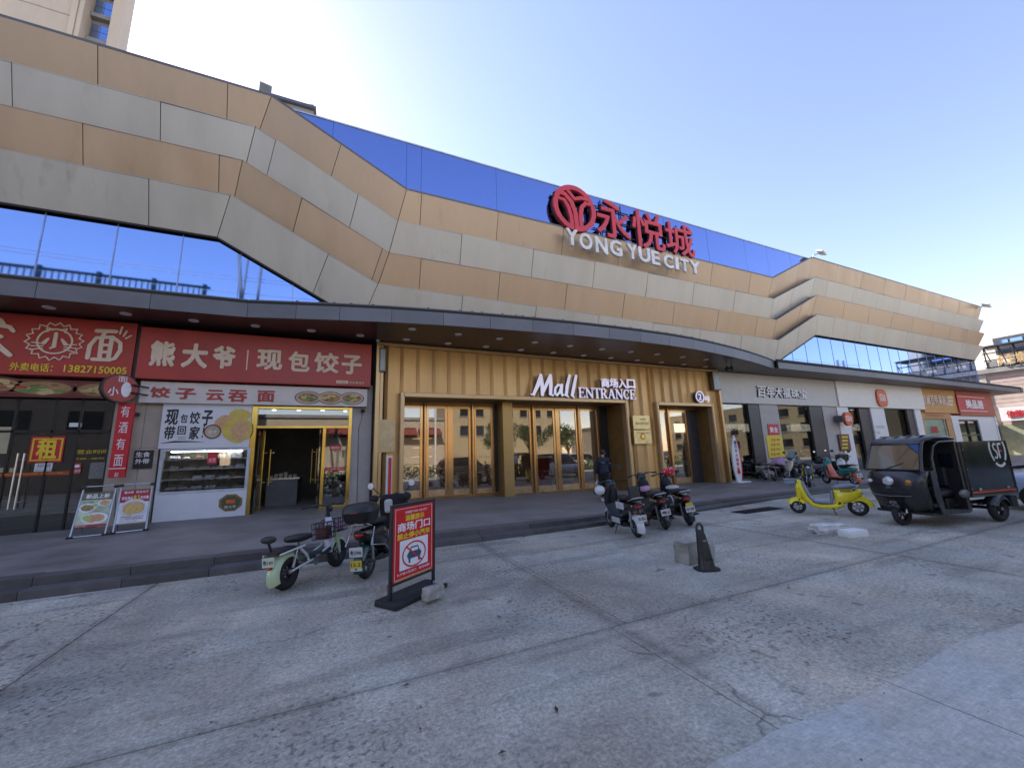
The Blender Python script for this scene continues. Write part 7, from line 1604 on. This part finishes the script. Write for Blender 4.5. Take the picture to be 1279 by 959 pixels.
# ---------------------------------------------------------------- person
zp = plat(8.2, 10.6); p = PZ(757, 626, zp)
def skin(nm, verts, edges, rad, m, parent, sub=2, root=0):
    me = bpy.data.meshes.new(nm); me.from_pydata([tuple(v) for v in verts], edges, []); me.materials.append(m)
    o = bpy.data.objects.new(nm, me); COL.objects.link(o); o.parent = parent
    md = o.modifiers.new('skin', 'SKIN'); md.use_smooth_shade = True
    sv = me.skin_vertices[0].data
    for i, r_ in enumerate(rad): sv[i].radius = (r_, r_) if not isinstance(r_, tuple) else r_; sv[i].use_root = (i == root)
    s_ = o.modifiers.new('sub', 'SUBSURF'); s_.levels = s_.render_levels = sub
    return o
t = thing('person', 'person in a dark jacket and black trousers walking to the doors with a white bag', 'person', (p.x, p.y, zp), math.radians(60), world=False)
M_skin = mat('skin', (.42, .26, .19), .55, var=.04); M_jk = mat('navy_jacket', (.018, .022, .035), .8, bump=.3, bs=30); M_tr = mat('black_trousers', (.012, .012, .014), .85); M_hair = mat('dark_reddish_hair', (.035, .014, .012), .6)
# facing +x; hip at .84, shoulders 1.30, head 1.52
J = [V(0, 0, .86), V(.01, 0, 1.0), V(.02, 0, 1.16), V(.03, 0, 1.30), V(.05, 0, 1.37), V(.065, 0, 1.43), V(.085, 0, 1.50), V(.085, 0, 1.58),
     V(.02, .17, 1.29), V(-.01, .22, 1.04), V(.10, .21, .84), V(.13, .205, .77), V(.02, -.17, 1.29), V(.02, -.22, 1.03), V(.15, -.2, .86), V(.19, -.19, .79),
     V(0, .09, .80), V(.10, .095, .45), V(.02, .095, .09), V(.10, .10, .05), V(0, -.09, .80), V(-.03, -.095, .44), V(-.16, -.095, .12), V(-.09, -.10, .05)]
E_b = [(0, 1), (1, 2), (2, 3), (3, 4), (4, 5), (5, 6), (6, 7), (3, 8), (8, 9), (9, 10), (10, 11), (3, 12), (12, 13), (13, 14), (14, 15), (0, 16), (16, 17), (17, 18), (18, 19), (0, 20), (20, 21), (21, 22), (22, 23)]
rad = [.085, .08, .09, .08, .05, .05, .085, .07, .055, .04, .028, .025, .055, .04, .028, .025, .075, .055, .036, .03, .075, .055, .036, .03]
skin('body', J, E_b, rad, M_skin, t)
skin('jacket', [V(0, 0, .76), V(.0, 0, .92), V(.01, 0, 1.05), V(.02, 0, 1.2), V(.03, 0, 1.31), V(.045, 0, 1.38)]+[V(.02, .17, 1.30), V(-.01, .225, 1.05), V(.09, .215, .87)]+[V(.02, -.17, 1.30), V(.02, -.225, 1.04), V(.13, -.205, .89)],
     [(0, 1), (1, 2), (2, 3), (3, 4), (4, 5), (4, 6), (6, 7), (7, 8), (4, 9), (9, 10), (10, 11)], [(.17, .215), (.175, .215), (.165, .205), (.165, .20), (.12, .145), .075, .095, .08, .062, .095, .08, .062], M_jk, t, root=2)
skin('trousers', [V(0, 0, .96), V(0, .09, .80), V(.10, .095, .46), V(.02, .095, .12), V(0, -.09, .80), V(-.03, -.095, .45), V(-.155, -.095, .14)], [(0, 1), (1, 2), (2, 3), (0, 4), (4, 5), (5, 6)], [.14, .10, .078, .065, .10, .078, .065], M_tr, t)
for y, x, z, s in ((.10, .07, .035, 0), (-.10, -.11, .055, .25)): MB().ell((x, y, z), (.13, .048, .04), 14, 8, Matrix.Rotation(s, 3, 'Y')).build('shoe', M_white, t, smooth=60)
o = MB().ell((.08, 0, 1.545), (.105, .088, .105), 16, 10).build('hair', M_hair, t, smooth=60)
for s in (-1, 1): MB().ell((.09, s*.085, 1.50), (.02, .012, .03), 8, 6).build('ear', M_skin, t)
MB().ell((.185, 0, 1.50), (.018, .014, .02), 8, 6).build('nose', M_skin, t)
for (hx, hy, hz), s in (((.13, .205, .75), 1), ((.19, -.19, .77), -1)):
    hv = [V(hx, hy, hz+.03), V(hx, hy, hz-.03)]; he = [(0, 1)]; hr = [.022, .03]
    for k in range(4):
        n0 = len(hv); ox = -.024+k*.016; ln = (.062, .07, .066, .052)[k]
        hv += [V(hx+ox, hy, hz-.055), V(hx+ox+.004, hy-s*.006, hz-.055-ln*.5), V(hx+ox+.0, hy-s*.022, hz-.055-ln*.85)]; he += [(1, n0), (n0, n0+1), (n0+1, n0+2)]; hr += [.0095, .008, .007]
    n0 = len(hv); hv += [V(hx+.04, hy-s*.005, hz-.02), V(hx+.055, hy-s*.012, hz-.06)]; he += [(1, n0), (n0, n0+1)]; hr += [.011, .008]
    skin('hand', hv, he, hr, M_skin, t, 1)
b = thing('shopping_bag', 'small white plastic bag hanging from the walking person\'s hand', 'bag', (0, 0, 0), 0, world=False)
R = Matrix.Rotation(math.radians(60), 3, 'Z'); c = Vector((p.x, p.y, zp))+R@V(.13, .215, .60)
b.location = c; MB().loft([[V(.07*k_*math.cos(a_*.628), .035*k_*math.sin(a_*.628), z_) for a_ in range(10)] for z_, k_ in ((-.12, .6), (-.10, 1.05), (-.03, 1.1), (.04, .7), (.07, .25))]).build('bag_body', mat('white_plastic_bag', (.7, .7, .72), .5), b, smooth=60)
MB().tube([(-.02, 0, .05), (0, 0, .11), (.02, 0, .05)], .005, 6).build('bag_handle', M_white, b)
MB().box((-.19, .03, 1.22), (.006, .12, .008)).build('jacket_stripe', M_wlet, t)
# ---------------------------------------------------------------- grit, leaves and litter on the concrete
rd = random.Random(21); mb = MB()
for i in range(420):
    x, y = rd.uniform(-4, 14), rd.uniform(1.0, 7.8)
    if rd.random() < .45: y = FY(x)-abs(rd.gauss(0, .18))-.01
    s = rd.uniform(.004, .014); a = rd.uniform(0, 6.28); u = V(math.cos(a), math.sin(a), 0)*s; w = V(-math.sin(a), math.cos(a), 0)*s*rd.uniform(.5, 1)
    c = V(x, y, .003 if y > 3.5 else .007); t_ = V(0, 0, s*rd.uniform(.4, 1.1)); mb.add([c+u, c+w, c-u, c-w, c+t_], [(0, 1, 4), (1, 2, 4), (2, 3, 4), (3, 0, 4)])
tag(mb.build('grit', mat('grit', (.25, .23, .20), .9, vs=30, var=.4), None, kind='stuff'), 'loose grit scattered on the concrete along the step', 'grit')
mb = MB()
for i in range(46):
    x, y = rd.uniform(-4, 13), rd.uniform(1.6, 7.8)
    if rd.random() < .5: y = FY(x)-abs(rd.gauss(0, .25))-.02
    s = rd.uniform(.02, .04); a = rd.uniform(0, 6.28); u = V(math.cos(a), math.sin(a), rd.uniform(-.1, .2)); w = V(-math.sin(a), math.cos(a), 0)*.4; c = V(x, y, .012)
    mb.add([c-u*s, c+w*s+V(0, 0, .006), c+u*s, c-w*s+V(0, 0, .004)], [(0, 1, 2, 3)])
tag(mb.build('fallen_leaves', mat('dry_leaf', (.16, .09, .04), .8, vs=12, var=.4), None, kind='stuff'), 'few dry leaves lying on the concrete and by the step', 'leaves')
M_gum = mat('dark_stain', (.05, .048, .05), .7)
